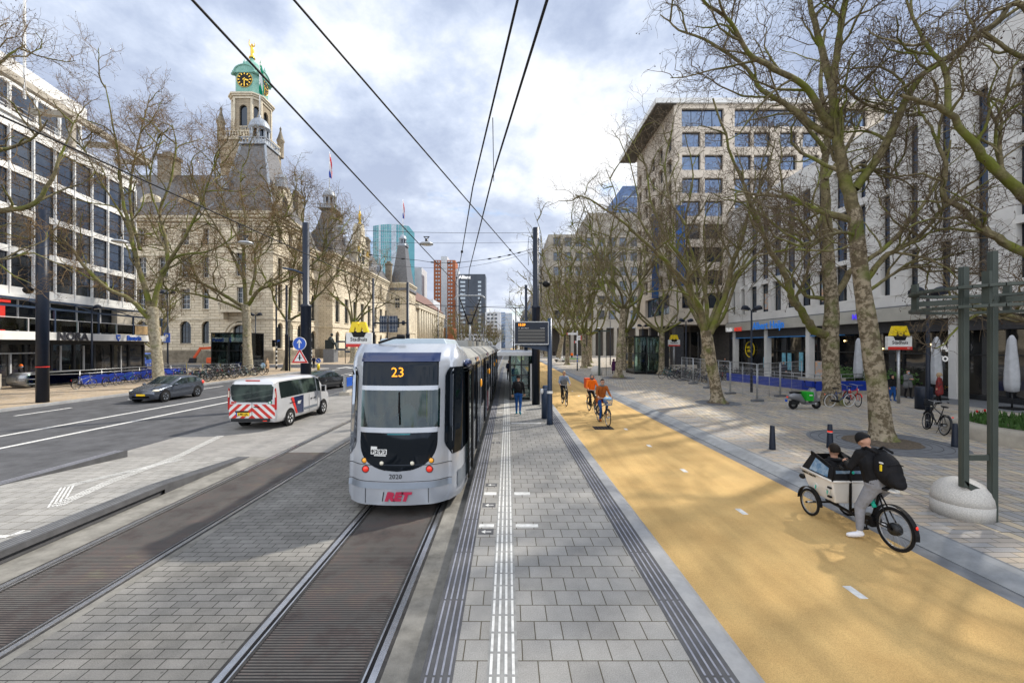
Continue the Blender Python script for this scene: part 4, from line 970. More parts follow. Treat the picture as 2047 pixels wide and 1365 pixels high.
def tower(name,label,px0,px1,pyt,Yd,depth,mwall,fl=None,pm=None,pyb=705,extra=None,cat='tower block'):
    x0=(px0-CX)*Yd/F; x1=(px1-CX)*Yd/F; zt=zat(pyt,Yd); r=thing(name,((x0+x1)/2,Yd,0),label,cat)
    b=mb(mwall); b.b2((x0,Yd,-1),(x1,Yd+depth,zt)); b.build('wall',r)
    return r,x0,x1,zt
def winrows(r,x0,x1,y,z0,z1,fh,cw,ww,wh,m,name='window',d=.12):
    L=[]; z=z1-wh-.01
    while z>z0:
        x=x0+cw*.2
        while x+ww<=x1: L.append((x,z)); x+=cw
        z-=fh
    for x,z in L[:90 if len(L)>100 else 100]: mb(m).b2((x,y-d,z),(x+ww,y,z+wh)).build(name,r)
    if len(L)>100:
        b=mb(m)
        for x,z in L[90:]: b.b2((x,y-d,z),(x+ww,y,z+wh))
        b.build(name,r)['kind']='stuff'
M('tower_blue',(.42,.50,.60),.5,0,.08,.1); M('tower_brick',(.40,.14,.07),.8,0,.2,.2); M('tower_light',(.55,.57,.60),.7,0,.1,.1); M('tower_dark',(.07,.085,.11),.5,0,.15,.1)
M('pane_pale',(.45,.52,.58),.2,.2,.3,.4); M('pane_dark',(.08,.10,.13),.15,.3,.4,.6)
M('band_green',(.10,.42,.44),.1,.5,.5,.06,col2=(.03,.2,.25))
# green glass tower with curved front
g=thing('glass_tower',(-110,400,0),'curved turquoise glass tower rising behind the city hall','tower block')
xl=(746-CX)*400/F; xr=(817-CX)*400/F; zt=zat(452,400); b=mb('glass_green'); pr=[]
for i in range(17):
    t=i/16; x=xl+(xr-xl)*t; bow=math.sin(PI*t)*6; 
    if i==0: x=xl
    pr.append((x,400-bow))
pr+= [(xr,425),(xl,425)]
b.prism(pr,(0,0,-1),(1,0,0),(0,1,0),(0,0,zt+1)); b.build('glazing',g)
b=mb('tower_blue')
for i in range(16):
    t=i/16; x=xl+(xr-xl)*t; y=400-math.sin(PI*t)*6-.15; b.bar((x,y,0),(x,y,zt),.28)
for k in range(28): 
    z=zt-2-k*3.6
    for i in range(16): p,q=pr[i],pr[i+1]; b.bar((p[0],p[1]-.1,z),(q[0],q[1]-.1,z),.12,.2)
b.build('mullion',g)
b=mb('pane_pale'); 
for t in (3,9,10): p,q=pr[t],pr[t+1]; b.quad((p[0],p[1]-.08,0),(q[0],q[1]-.08,0),(q[0],q[1]-.08,zt),(p[0],p[1]-.08,zt))
b.build('pale_bay',g)
b=mb('tower_light'); b.b2((xl+11,404,zt),(xr-6,420,zt+3)); b.build('roof',g)
r,x0,x1,zt=tower('office_tower','pale blue-grey stepped office tower behind the end pavilion of the city hall',808,843,535,450,30,'tower_light')
winrows(r,x0+.5,x1-.5,450,20,zt-2,4,x1-x0,x1-x0-2,1.9,'tower_blue')
r,x0,x1,zt=tower('low_office','low pale office block with glazed top beside the far trees',840,866,598,300,30,'tower_light')
winrows(r,x0+.5,x1,300,6,zt-1,3.6,3,2.2,1.8,'pane_dark')
r,x0,x1,zt=tower('brick_tower','red brick apartment tower split by a pale vertical stripe',867,910,520,450,24,'tower_brick')
b=mb('tower_light'); b.b2((x0+8,449.6,-1),(x0+14.5,474,zt+4)); b.b2((x1,452,-1),(x1+2.5,474,zt-9)); b.build('pale_shaft',r)
winrows(r,x0+1.5,x0+8,450,8,zt-1,4.0,2.8,1.6,1.7,'pane_pale'); winrows(r,x0+15,x1-.3,450,8,zt-1,4.0,2.8,1.6,1.7,'pane_pale')
r,x0,x1,zt=tower('dark_tower','dark charcoal office tower with pale window bands and white rooftop lettering',916,970,548,420,24,'tower_dark')
winrows(r,x0+1,x0+11.5,420,6,zt-7,4.0,5.4,4.9,2.0,'pane_pale'); winrows(r,x0+19,x1-.6,420,6,zt-7,4.0,3.6,3.2,2.0,'pane_pale')
text(r,'lettering','Allianz',4.4,(x0+6.5,419.5,zt-3.2),(1,0,0),(0,0,1),'sign_white',.2,bold=.2)
r,x0,x1,zt=tower('apartment_block','white apartment slab with stepped balconies on the street horizon',970,1001,624,380,20,'tower_light')
winrows(r,x0+1,x1-.6,380,8,zt-1.5,3.3,3.4,2.3,1.7,'pane_dark')
r,x0,x1,zt=tower('blue_tower','bright blue glass tower on the horizon, leftmost of the two beyond the apartment slab',998,1010,624,500,20,'glass_blue')
winrows(r,x0,x1,500,6,zt-1,4,2.2,1.6,2.4,'pane_pale')
r,x0,x1,zt=tower('grey_tower','slim pale grey tower on the horizon closest to the platform shelter',1010,1024,626,480,20,'tower_light')
winrows(r,x0,x1,480,6,zt-1,4,1.8,1.1,2.6,'tower_blue')
r,x0,x1,zt=tower('sky_tower','tall blue mirror-glass tower peeking out left of the beige corner block',1245,1300,372,150,25,'glass_blue')
b=mb('tower_blue')
for k in range(14): b.b2((x0-.1,149.8,zt-4-k*4),(x1,150,zt-3.7-k*4))
b.build('floor_band',r)
# left background blocks far down the street
for i,(a,c,t,Y,lb) in enumerate(((855,905,655,260,'low brown brick block behind the far trees on the left'),(905,968,668,330,'low grey block behind the far trees before the apartment slab'))):
    r,x0,x1,zt=tower('low_block',lb,a,c,t,Y,20,'tower_brick' if i==0 else 'tower_light',cat='building'); winrows(r,x0+1,x1-1,Y,3,zt-1,3.4,3,1.8,1.6,'pane_dark')
# ================= tram
M('tram_silver',(.50,.53,.58),.24,.45,.06,1.5,coat=.4)
M('tram_grey',(.20,.23,.27),.35,.4,.1,2)
M('tram_roof',(.33,.33,.31),.5,.1,.2,1.2)
M('tram_navy',(.015,.03,.10),.12,.3,.1,1,coat=.6)
glass('tram_glass',(.004,.006,.009),fac=.02,tint=(.34,.38,.44),wob=.015)
glass('tram_glass_mid',(.015,.05,.05),fac=.06,tint=(.6,.7,.7),wob=.015,var=(2.2,(.12,.20,.18)))
M('lamp_red',(.9,.04,.02),.25,emit=.15,coat=.5); M('lamp_amber',(.95,.40,.03),.25,emit=.2,coat=.5); M('lamp_white',(.8,.75,.6),.2,coat=.5)
M('led_amber',(1,.36,.03),.5,emit=1.1)
M('ret_red',(.5,.03,.08),.4)
tr=thing('tram',(T1X,8.2,0),'silver articulated tram seen from behind, with lit number 23 and raised pantograph','tram')
TX=T1X; TY=8.2
# head surface S(x,z): plan rounding with lean
def yplan(x):
    a=abs(x)
    if a<.55: return .06*(a/.55)**2
    if a<.98: t=(a-.55)/.43; return .06+.24*t*t+.03*t
    return .33
def lean(z):
    if z<.66: return .0+(.66-z)*-.02
    if z<1.0: return .03+.05*(z-.66)
    return .05+ (z-1.0)*.105 + max(0,z-2.95)**2*2.2
def S(x,z): return V((TX-.05+x,TY+yplan(x)+lean(z),z))
def hw(z): return 1.0 if z<.3 else 1.045
zs=[.23,.27,.40,.52,.55,.66,.69,.76,.9,1.0,1.15,1.4,1.70,1.9,2.2,2.48,2.7,2.9,3.0,3.08,3.16,3.24,3.32,3.38]
def gridp(b,z0,z1,fl,fr,nx,nz,off,m,thick=True):
    b.mat(m); vs=[]
    for j in range(nz+1):
        z=z0+(z1-z0)*j/nz; a,c=fl(z),fr(z)
        for i in range(nx+1):
            x=a+(c-a)*i/nx; p=S(x,z); p.y-=off; vs.append(p)
    b.add(vs,[(j*(nx+1)+i,j*(nx+1)+i+1,(j+1)*(nx+1)+i+1,(j+1)*(nx+1)+i) for j in range(nz) for i in range(nx)],True)
b=mb('tram_silver')
vs=[]; nx=44
for z in zs:
    h=hw(z)
    row=[S(-h+2*h*i/nx,z) for i in range(nx+1)]
    # side continuation to full width body
    zz=z; W2=1.2 if z<2.95 else 1.2-.30*((z-2.95)/.43)**2
    yl=TY+1.55+lean(z)*.6
    mid=lambda s:[V((TX+s*W2,yl,z)),V((TX+s*(h+(W2-h)*.62),TY+yplan(h)+lean(z)+ (yl-TY-yplan(h)-lean(z))*.30,z))]
    L_=mid(-1); R_=mid(1)
    vs+= [L_[0],L_[1]]+row+[R_[1],R_[0]]
m_=nx+5
fs=[];o0=len(zs)
for j in range(len(zs)-1):
    for i in range(m_-1):
        xm=(vs[j*m_+i].x+vs[j*m_+i+1].x)/2-TX
        if abs(xm)<.74 and 1.69<zs[j]<2.47: continue
        fs.append((j*m_+i,j*m_+i+1,(j+1)*m_+i+1,(j+1)*m_+i))
b.add(vs,fs,True)
b.add([vs[(len(zs)-1)*m_+i] for i in range(m_)],[tuple(range(m_))],True)
b.add([vs[i] for i in range(m_)],[tuple(range(m_))[::-1]],False)
b.build('rear_shell',tr)
# bumper band and panel gaps
b=mb('tram_grey'); gridp(b,.55,.66,lambda z:-hw(z),lambda z:hw(z),40,1,.02,'tram_grey'); b.build('bumper_band',tr)
b=MB(); 
for z in (.675,.99): gridp(b,z-.006,z+.006,lambda z:-hw(z),lambda z:hw(z),40,1,.006,'black')
for x in (-.62,.62): gridp(b,.26,.55,lambda z:x-.006,lambda z:x+.006,1,4,.006,'black')
b.build('panel_joint',tr)
# black mask (U shape), windows, bars
def u(z):
    if z>=1.5: return .775
    t=(1.5-z)/.625; return .775*max(0,(1-min(1,t)**2.6))**(1/2.2)
b=MB(); gridp(b,.875,1.72,lambda z:-u(z),u,40,40,.012,'tram_glass'); gridp(b,2.46,3.02,lambda z:-u(z),u,40,20,.012,'tram_glass'); b.build('rear_window',tr)
M('cab_wall',(.20,.29,.27),.6,0,.15,2); M('cab_seat',(.03,.12,.13),.8,0,.2,6); M('cab_floor',(.10,.11,.11),.8)
glass('windscreen_glass',(0,0,0),fac=.06,tint=(.62,.70,.72),wob=.015); m_g=MATS['windscreen_glass']; m_g.node_tree.nodes.remove([n for n in m_g.node_tree.nodes if n.type=='BSDF_DIFFUSE'][0]); t_=m_g.node_tree.nodes.new('ShaderNodeBsdfTransparent'); t_.inputs[0].default_value=(.36,.54,.53,1); m_g.node_tree.links.new(t_.outputs[0],[n for n in m_g.node_tree.nodes if n.type=='MIX_SHADER'][0].inputs[1])
b=MB(); gridp(b,1.70,2.48,lambda z:-.775,lambda z:.775,30,10,.018,'windscreen_glass'); b.build('lower_pane',tr)
b=mb('cab_wall'); b.b2((TX-1.1,TY+1.50,1.2),(TX+1.1,TY+1.54,2.9)); b.mat('cab_floor'); b.b2((TX-1.0,TY+.45,1.25),(TX+1.0,TY+1.5,1.62)); b.mat('tram_glass_mid'); b.b2((TX-.95,TY+1.47,1.75),(TX-.35,TY+1.5,2.5)); b.b2((TX-.25,TY+1.47,1.3),(TX+.35,TY+1.5,2.5)); b.mat('cab_seat'); b.ell((TX-.05,TY+.95,1.75),(.22,.12,.34),14,10); b.ell((TX+.62,TY+1.1,1.65),(.25,.2,.3),12,8); b.mat('black'); b.ell((TX-.45,TY+1.0,1.86),(.13,.13,.16),12,8); b.ell((TX-.45,TY+1.05,1.62),(.26,.18,.2),12,8); b.mat('yellow'); b.tube([(TX+.3,TY+1.3,1.5),(TX+.3,TY+1.3,2.8)],.018,6); b.build('cab_interior',tr)
b=mb('black'); b.tube([S(.05,1.78)-V((0,.04,0)),S(.03,2.12)-V((0,.05,0)),S(.02,2.38)-V((0,.045,0))],[.018,.010,.008],6); b.bar(S(.02,2.0)-V((0,.045,0)),S(.02,2.42)-V((0,.045,0)),.022,.01); b.build('wiper',tr)
b=MB(); gridp(b,1.62,1.72,lambda z:-.775,lambda z:.775,30,2,.03,'tram_silver'); gridp(b,2.45,2.54,lambda z:-.775,lambda z:.775,30,2,.03,'tram_silver'); b.build('crossbar',tr)
b=MB(); gridp(b,3.02,3.20,lambda z:-.80,lambda z:.80,30,8,.05,'tram_navy'); b.build('visor',tr)
b=MB(); gridp(b,1.585,1.60,lambda z:-.2,lambda z:.25,6,1,.02,'band_green'); b.build('trim_strip',tr)
text(tr,'route_number','23',.27,S(-.02,2.80)+V((0,-.03,0)),(1,0,0),(0,0,1),'led_amber',.004,bold=.0)
text(tr,'fleet_number','2020',.13,S(-.02,.775)+V((0,-.012,0)),(1,0,0),(0,0,1),'black',.003,bold=0)
text(tr,'operator_lettering','RET',.22,S(0,.395)+V((.02,-.015,0)),(1,0,0),(0,0,1),'ret_red',.004,bold=.016,shear=.25,sx=1.25)
b=mb('black'); b.bar(S(-.27,.31)-V((0,.012,0)),S(-.24,.49)-V((0,.012,0)),.012); b.build('lettering_slash',tr)
# 9292 badge
b=mb('white_paint'); gridp(b,1.30,1.35,lambda z:-.53,lambda z:-.40,2,1,.02,'white_paint')
for k in range(4): gridp(b,1.20,1.30,lambda z:-.53+k*.085,lambda z:-.455+k*.085,2,1,.018,'white_paint')
gridp(b,1.17,1.19,lambda z:-.46,lambda z:-.22,2,1,.018,'white_paint'); b.build('sticker',tr)
for k,c in enumerate('9292'): text(tr,'sticker_digit',c,.10,S(-.4925+k*.085,1.25)+V((0,-.024,0)),(1,0,0),(0,0,1),'black',.002,bold=.004)
for s in (-1,1):
    for nm,x,z,rr_,m in (('tail_lamp',.63,.905,.062,'lamp_red'),('indicator_lamp',.66,1.07,.048,'lamp_amber'),('fog_lamp',.30,1.03,.043,'lamp_white')):
        p=S(s*x,z); b=mb(m); b.lathe([(0,-.035),(rr_*.6,-.032),(rr_,-.012),(rr_,.01)],p,16,'y'); b.mat('dark_metal'); b.torus(p+V((0,-.008,0)),rr_+.006,.008,'y',18,5); b.build(nm,tr)
    b=mb('tram_glass')  # corner side window
    x=s*1.201
# roof cowl
M('cowl',(.42,.50,.56),.4,.1,.08,2)
b=mb('cowl'); yc=TY+1.15
b.add([(TX-.82,yc,3.28),(TX+.82,yc,3.28),(TX+.70,yc+.06,3.50),(TX-.70,yc+.06,3.50),(TX-.82,yc+2.2,3.28),(TX+.82,yc+2.2,3.28),(TX+.70,yc+2.1,3.50),(TX-.70,yc+2.1,3.50)],[(0,1,2,3),(4,7,6,5),(0,4,5,1),(1,5,6,2),(2,6,7,3),(3,7,4,0)],False); b.build('roof_cowl',tr,bev=.02)
b=mb('black'); b.tube([(TX-.62,TY+.75,3.40),(TX-.3,TY+.72,3.5),(TX-.12,TY+.70,3.52)],.025,8); b.lathe([(0,-.09),(.05,-.09),(.05,.07),(0,.07)],(TX-.12,TY+.7,3.53),10,'x'); b.build('antenna',tr)
# body modules
mods=[(TY+1.55,14.25),(14.65,20.6),(21.0,28.0),(28.4,33.6),(34.0,40.2)]
doors=[(10.1,11.0),(12.2,13.5),(16.6,18.0),(22.2,23.5),(25.6,26.9),(30.2,31.6),(35.5,36.8)]
def prof(w=1.2): return [(-w+.02,.28),(w-.02,.28),(w,1.2),(w,2.85),(w-.06,3.0),(w-.35,3.24),(w-.6,3.3),(-w+.6,3.3),(-w+.35,3.24),(-w+.06,3.0),(-w,2.85),(-w,1.2)]
for i,(a,c) in enumerate(mods):
    b=mb('tram_silver'); b.prism(prof(),(TX,a,0),(1,0,0),(0,0,1),(0,c-a,0)); b.build('body',tr)
    b=mb('tram_roof')
    for s in (-1,1):
        q=[(s*1.205,2.87),(s*1.145,3.01),(s*.855,3.25),(s*.6,3.31)]
        for k in range(3): b.quad((TX+q[k][0],a,q[k][1]),(TX+q[k][0],c,q[k][1]),(TX+q[k+1][0],c,q[k+1][1]),(TX+q[k+1][0],a,q[k+1][1]))
    b.mat('red'); b.b2((TX+1.0,c-1.0,3.06),(TX+1.13,c-.85,3.12)) if 0 else None
    b.build('roof_panel',tr)
    b=MB()
    for s in (-1,1):
        y=a+.1
        x=TX+s*1.2
        b.mat('tram_glass'); b.b2((x,a+.05,1.25),(x+s*.012,c-.05,2.82))
        b.mat('black')
        k=0
        while y<c-.3: b.b2((x,y,1.25),(x+s*.018,y+.05,2.82)); y+=1.25
        b.mat('tram_navy'); b.b2((x,c-1.9,.35),(x+s*.01,c-1.15,1.25)); b.mat('red'); b.b2((x,c-1.15,.35),(x+s*.011,c-1.02,1.25))
        b.mat('tram_navy'); b.b2((x-s*.04,c-1.9,2.87),(x+s*.012,c-1.2,2.99)); b.mat('red'); b.b2((x-s*.04,c-1.2,2.87),(x+s*.013,c-1.08,2.99))
    b.build('window_band',tr)
    if i<4:
        b=mb('rubber'); c2=mods[i+1][0]; b.prism(prof(1.1),(TX,c,0),(1,0,0),(0,0,1),(0,c2-c,0)); b.build('bellows',tr)
for (a,c) in doors:
    b=mb('black'); x=TX+1.2; b.b2((x,a,.35),(x+.03,c,2.85)); b.mat('tram_glass')
    mid=(a+c)/2
    for p,q in ((a+.06,mid-.03),(mid+.03,c-.06)): b.b2((x+.03,p,.42),(x+.045,q,2.78))
    b.mat('frame_light'); b.b2((x+.03,mid-.02,.42),(x+.05,mid+.02,2.78)); b.build('door',tr)
for y in (14.2,20.5,27.9,33.5): mb('lamp_amber').ell((TX+1.24,y-.15,2.1),(.04,.09,.14),10,6).build('side_indicator',tr)
# rear cab corner: dark window, leaf ajar, mirror arm
def sidep(s,t,z):
    h=hw(z); W2=1.2 if z<2.95 else 1.2-.30*((z-2.95)/.43)**2; yl=TY+1.55+lean(z)*.6; y0_=TY+yplan(h)+lean(z)
    A=S(s*h,z); B=V((TX+s*(h+(W2-h)*.62),y0_+(yl-y0_)*.30,z)); C=V((TX+s*W2,yl,z))
    p=S(s*(.885+(h-.885)*t/.16),z) if t<.16 else (A.lerp(B,(t-.16)/.26) if t<.42 else B.lerp(C,(t-.42)/.58))
    return p+V((s*.014,-.006,0))
for s in (-1,1):
    b=mb('tram_glass'); nt_,nz_=22,20; vs=[]
    for j in range(nz_+1):
        for i in range(nt_+1):
            z=1.14+(2.90-1.14)*j/nz_; t0=.0+ (0 if 2<j<nz_-1 else (.03 if j in(2,nz_-1) else .08 if j in(1,nz_) else .14)); t=t0+(1-t0)*i/nt_; vs.append(sidep(s,t,z))
    b.add(vs,[(j*(nt_+1)+i,j*(nt_+1)+i+1,(j+1)*(nt_+1)+i+1,(j+1)*(nt_+1)+i) for j in range(nz_) for i in range(nt_)],True); b.build('cab_side_window',tr)
    b=mb('tram_grey'); vs=[]
    for j in range(5):
        for i in range(9): vs.append(sidep(s,.30+.7*i/8,.42+.33*j/4))
    b.add(vs,[(j*9+i,j*9+i+1,(j+1)*9+i+1,(j+1)*9+i) for j in range(4) for i in range(8)],True); b.build('skirt_panel',tr)
b=mb('glass_clear'); b.b2((TX+1.245,TY+1.25,.45),(TX+1.265,TY+1.95,2.75)); b.mat('black'); 
b.b2((TX+1.24,TY+1.22,.40),(TX+1.27,TY+1.27,2.8)); b.b2((TX+1.24,TY+1.95,.40),(TX+1.29,TY+2.06,2.8)); b.b2((TX+1.24,TY+1.22,.38),(TX+1.27,TY+2.0,.44)); b.b2((TX+1.24,TY+1.22,2.76),(TX+1.27,TY+2.0,2.82)); b.build('open_door',tr)
b=mb('tram_navy'); b.ell((TX+1.22,TY+1.3,2.95),(.10,.34,.10),14,8); b.build('mirror_housing',tr)
# pantographs and roof kit
def panto(y,z1,s=1.0,raised=True):
    b=mb('frame_light'); zb=3.45; zk=zb+(z1-zb)*.42; b.mat('galv'); b.tube([(TX,y+.1,zb),(TX,y,zk)],[.08,.05],8)
    b.mat('black'); w_=.62*s
    for q in (-1,1): b.tube([(TX+q*.08,y,zk),(TX+q*w_,y+.05,z1-.06)],.035,6)
    b.tube([(TX-.3*s,y,zk+.62*(z1-zk)*.5),(TX+.3*s,y,zk+.62*(z1-zk)*.5)],.02,6); b.tube([(TX-.08,y,zk),(TX-.3*s,y,zk+.31*(z1-zk)),(TX-.3*s,y,zk+.2)],.012,5)
    b.box((TX,y,zk),(.3,.12,.12)); b.mat('galv')
    for d in (-.12,.12): b.tube([(TX-.9*s,y+d,z1-.22),(TX-.75*s,y+d,z1-.05),(TX-.6*s,y+d,z1),(TX+.6*s,y+d,z1),(TX+.75*s,y+d,z1-.05),(TX+.9*s,y+d,z1-.22)],.025,6)
    return b
panto(23.7,6.15).build('pantograph',tr); 
b=mb('tram_roof'); 
for y,l in ((16.5,1.6),(19,1.2),(22.5,2),(26,2.4),(31,2.6),(37,2.5)): b.box((TX,y,3.42),(1.3,l,.24))
b.mat('black')
for y in (21.4,22.2,23.0,24.6,25.3):
    for s in (-1,1): b.tube([(TX+s*.5,y,3.3),(TX+s*.5,y,3.62)],.05,6); b.tube([(TX-.5,y,3.6),(TX+.5,y,3.58)],.02,5)
b.build('roof_equipment',tr)
b=mb('rubber')
b.b2((TX-1.0,TY+.9,.12),(TX+1.0,40,.28)); b.mat('black')
for y in (11.2,13,24,25.6,36,37.6):
    for s in (-1,1): b.lathe([(0,-.06),(.3,-.06),(.3,.06),(0,.06)],(TX+s*.74,y,.30),20,'x')
b.build('undercarriage',tr)
# second tram further off (only its pantograph and roof line show)
t2=thing('tram',(T2X,150,0),'distant oncoming silver tram far down the left track','tram')
b=mb('tram_silver'); b.prism(prof(),(T2X,150,0),(1,0,0),(0,0,1),(0,30,0)); b.build('body',t2)
b=mb('tram_glass'); b.b2((T2X-1,149.9,1.2),(T2X+1,150,2.9)); b.build('window',t2)
# ================= car body lofting
M('car_grey',(.10,.115,.145),.22,.7,.05,1,coat=.8); M('car_black',(.03,.032,.036),.2,.6,.05,1,coat=.8); M('van_silver',(.62,.63,.65),.3,.4,.04,1,coat=.5); M('van_blue',(.02,.10,.55),.3,.1,.04,1,coat=.6)
glass('car_glass',(.012,.018,.018),fac=.06,tint=(.7,.78,.8),wob=.01,var=(1.4,(.05,.07,.06)))
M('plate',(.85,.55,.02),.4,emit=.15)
def car(name,label,loc,rz,st,paint,glassspan,wheels,wr,cat='car',group=None,rim='frame_light',wb=None,rear_open=True,tumble=.14,smooth=True):
    """st: list of (y, halfwidth, zsill, zbelt, zroof); glassspan=(i0,i1) stations with cabin side glass; front at +y"""
    r=thing(name,loc,label,cat,group)
    b=mb(paint); rings=[]
    for (y,hw_,zs_,zb,zr) in st:
        cab=zr-zb>.22; hr=hw_-(tumble if cab else .10)
        rings.append([(-hw_*.93,y,zs_),(-hw_,y,zs_+.18),(-hw_,y,(zs_+zb)/2+.05),(-hw_*.975,y,zb),(-hr,y,zr-(.10 if cab else .05)),(-hr*.86,y,zr-.015),(0,y,zr+.01),(hr*.86,y,zr-.015),(hr,y,zr-(.10 if cab else .05)),(hw_*.975,y,zb),(hw_,y,(zs_+zb)/2+.05),(hw_,y,zs_+.18),(hw_*.93,y,zs_)])
    n=13; vs=[p for q in rings for p in q]; fs=[]
    for i in range(len(rings)-1):
        for j in range(n-1): fs.append((i*n+j,(i+1)*n+j,(i+1)*n+j+1,i*n+j+1))
        fs.append((i*n+n-1,(i+1)*n+n-1,(i+1)*n,i*n))
    k=len(rings)-1
    fs.append(tuple(range(n))); fs.append(tuple(k*n+j for j in range(n))[::-1])
    vs=[V(p)+V(loc) for p in vs]
    b.add(vs,fs,smooth); ob=b.build('body',r); bv=ob.modifiers.new('b','BEVEL'); bv.width=.03; bv.segments=2; bv.limit_method='ANGLE'; bv.angle_limit=R(35)
    L0=V(loc)
    # glass strips
    i0,i1,wi,wj=glassspan
    def gl(i,a,c,t0,t1,u0,u1,m,off,name_):
        pass
    for s in (-1,1):
        g=mb('car_glass'); jb,jt=(3,4) if s<0 else (9,8)
        for i in range(i0,i1):
            A,B,C,D=[V(rings[x][y]) for x,y in ((i,jb),(i+1,jb),(i+1,jt),(i,jt))]
            o=V((s*.012,0,.004)); e=.10
            A2=A.lerp(D,.06)+o; B2=B.lerp(C,.06)+o; C2=B.lerp(C,.92)+o; D2=A.lerp(D,.92)+o
            if (D-A).length<.08: D2=A2.copy()
            if (C-B).length<.08: C2=B2.copy()
            ds=.02
            g.add([A2+L0,B2+L0,C2+L0,D2+L0],[(0,1,2,3)],False)
            g.mat(paint if paint!='car_black' else 'black'); g.bar(A2+L0,D2+L0,.05,.02,up=(s,0,0)) if i>i0 and i in wj else None; g.mat('car_glass')
        g.build('side_window',r)
    for nm,i in wi:
        g=mb('car_glass'); A,B,C,D=[V(rings[x][y]) for x,y in ((i,5),(i,7),(i+1,7),(i+1,5))]
        A0,B0,C0,D0=[V(rings[x][y]) for x,y in ((i,4),(i,8),(i+1,8),(i+1,4))]
        nrm=(B0-A0).cross(D0-A0).normalized(); nrm=nrm if nrm.z>0 else -nrm
        M1=V(rings[i][6]); M2=V(rings[i+1][6]); f=.06
        pts=[[A0.lerp(B0,.05),A,M1,B,B0.lerp(A0,.05)],[D0.lerp(C0,.05),D,M2,C,C0.lerp(D0,.05)]]
        lo=[p.lerp(q,.05)+nrm*.015+L0 for p,q in zip(*pts)]; hi=[p.lerp(q,.95)+nrm*.015+L0 for p,q in zip(*pts)]
        g.add(lo+hi,[(k_,k_+1,k_+6,k_+5) for k_ in range(4)],True); g.build(nm,r)
    hwm=max(s_[1] for s_ in st)
    for y in wheels:
        for s in (-1,1):
            w_=mb('rubber'); c=V((s*(hwm-.10),y,wr))+L0
            w_.lathe([(wr*.62,-.11),(wr*.95,-.11),(wr,-.08),(wr,.08),(wr*.95,.11),(wr*.62,.11)],c,28,'x'); wo=w_.build('wheel',r)
            w_=mb('black'); w_.lathe([(0,s*.02),(wr*.62,s*.02)],c,24,'x'); w_.mat(rim)
            w_.lathe([(wr*.56,s*.09),(wr*.63,s*.115),(wr*.65,s*.10)],c,28,'x')
            for k_ in range(5):
                a=2*PI*k_/5+.3; w_.bar(c+V((s*.08,.06*math.cos(a),.06*math.sin(a))),c+V((s*.105,wr*.58*math.cos(a),wr*.58*math.sin(a))),wr*.26,.03,up=(1,0,0))
            w_.lathe([(0,s*.11),(.06,s*.10)],c,10,'x'); w_.build('rim',wo)
            w_=mb('black'); w_.lathe([(0,s*.102),(wr*1.16,s*.102)],V((s*(hwm-.098),y,wr+.03))+L0,26,'x'); w_.build('wheel_arch',r)
    r.rotation_euler=(0,0,rz)
    return r
def put(r,p,nm,**k): pass
# white emergency-service van of the tram company (rear towards camera)
vl=(-10.1,16.6,0)
st=[(0,.93,.42,1.15,1.80),(.06,.97,.30,1.17,1.96),(.35,.985,.27,1.17,2.02),(1.0,.99,.27,1.17,2.03),(2.2,.99,.27,1.17,2.02),(3.35,.985,.27,1.15,1.98),(3.75,.97,.27,1.12,1.86),(4.25,.95,.28,1.08,1.36),(4.75,.88,.30,.95,1.10),(4.97,.72,.38,.75,.85)]
van=car('van',"silver crew van with red and white chevron tail doors, heading away beside the tracks",vl,0,st,'van_silver',(2,6,(('windscreen',6),),(5,)),(.98,3.95),.33,'van')
van.rotation_euler.z=R(-1.5)
L0=V(vl)
def vp(x,y,z): return L0+V((x,y,z))
b=mb('car_glass'); 
pts=[(-.82,1.22),(-.86,1.70),(-.78,1.80),(.78,1.80),(.86,1.70),(.82,1.22),(.68,1.10),(-.68,1.10)]
b.prism(pts,vp(0,-.012,0),(1,0,0),(0,0,1),(0,.02,0)); b.build('rear_window',van)
b=mb('black'); b.b2(vp(-.006,-.016,.35),vp(.006,-.008,1.8)); b.build('door_seam',van)
# chevrons
def clip_rect(poly,x0,x1,z0,z1):
    def cl(poly,f,g):
        out=[]
        for i in range(len(poly)):
            p,q=poly[i],poly[(i+1)%len(poly)]; a,c=f(p),f(q)
            if a>=0: out.append(p)
            if a*c<0: t=a/(a-c); out.append((p[0]+(q[0]-p[0])*t,p[1]+(q[1]-p[1])*t))
        return out
    for f in (lambda p:p[0]-x0,lambda p:x1-p[0],lambda p:p[1]-z0,lambda p:z1-p[1]):
        if len(poly)<3: return []
        poly=cl(poly,f,None)
    return poly
b=mb('white_paint'); b.prism([(-.92,.47),(.92,.47),(.93,1.02),(-.93,1.02)],vp(0,-.006,0),(1,0,0),(0,0,1),(0,.01,0)); b.mat('red')
for s in (-1,1):
    for k in range(-1,7):
        z=.15+k*.30
        a=(0,z+.30),(0,z+.45),(s*1.2,z+.45-1.05),(s*1.2,z+.30-1.05)
        x0,x1=(0,.92) if s>0 else (-.92,0)
        pl=clip_rect(list(a),x0,x1,.47,1.02)
        if len(pl)>2: b.prism(pl,vp(0,-.010,0),(1,0,0),(0,0,1),(0,-.002,0))
b.build('chevron_marking',van)
b=mb('dark_metal'); b.b2(vp(-.80,-.10,.34),vp(.72,.02,.47)); b.build('rear_bumper',van,bev=.02)
b=mb('black'); b.b2(vp(-.66,-.04,.70),vp(-.14,-.012,.76)); b.b2(vp(.08,-.04,.90),vp(.3,-.012,.93)); b.build('rear_handle',van)
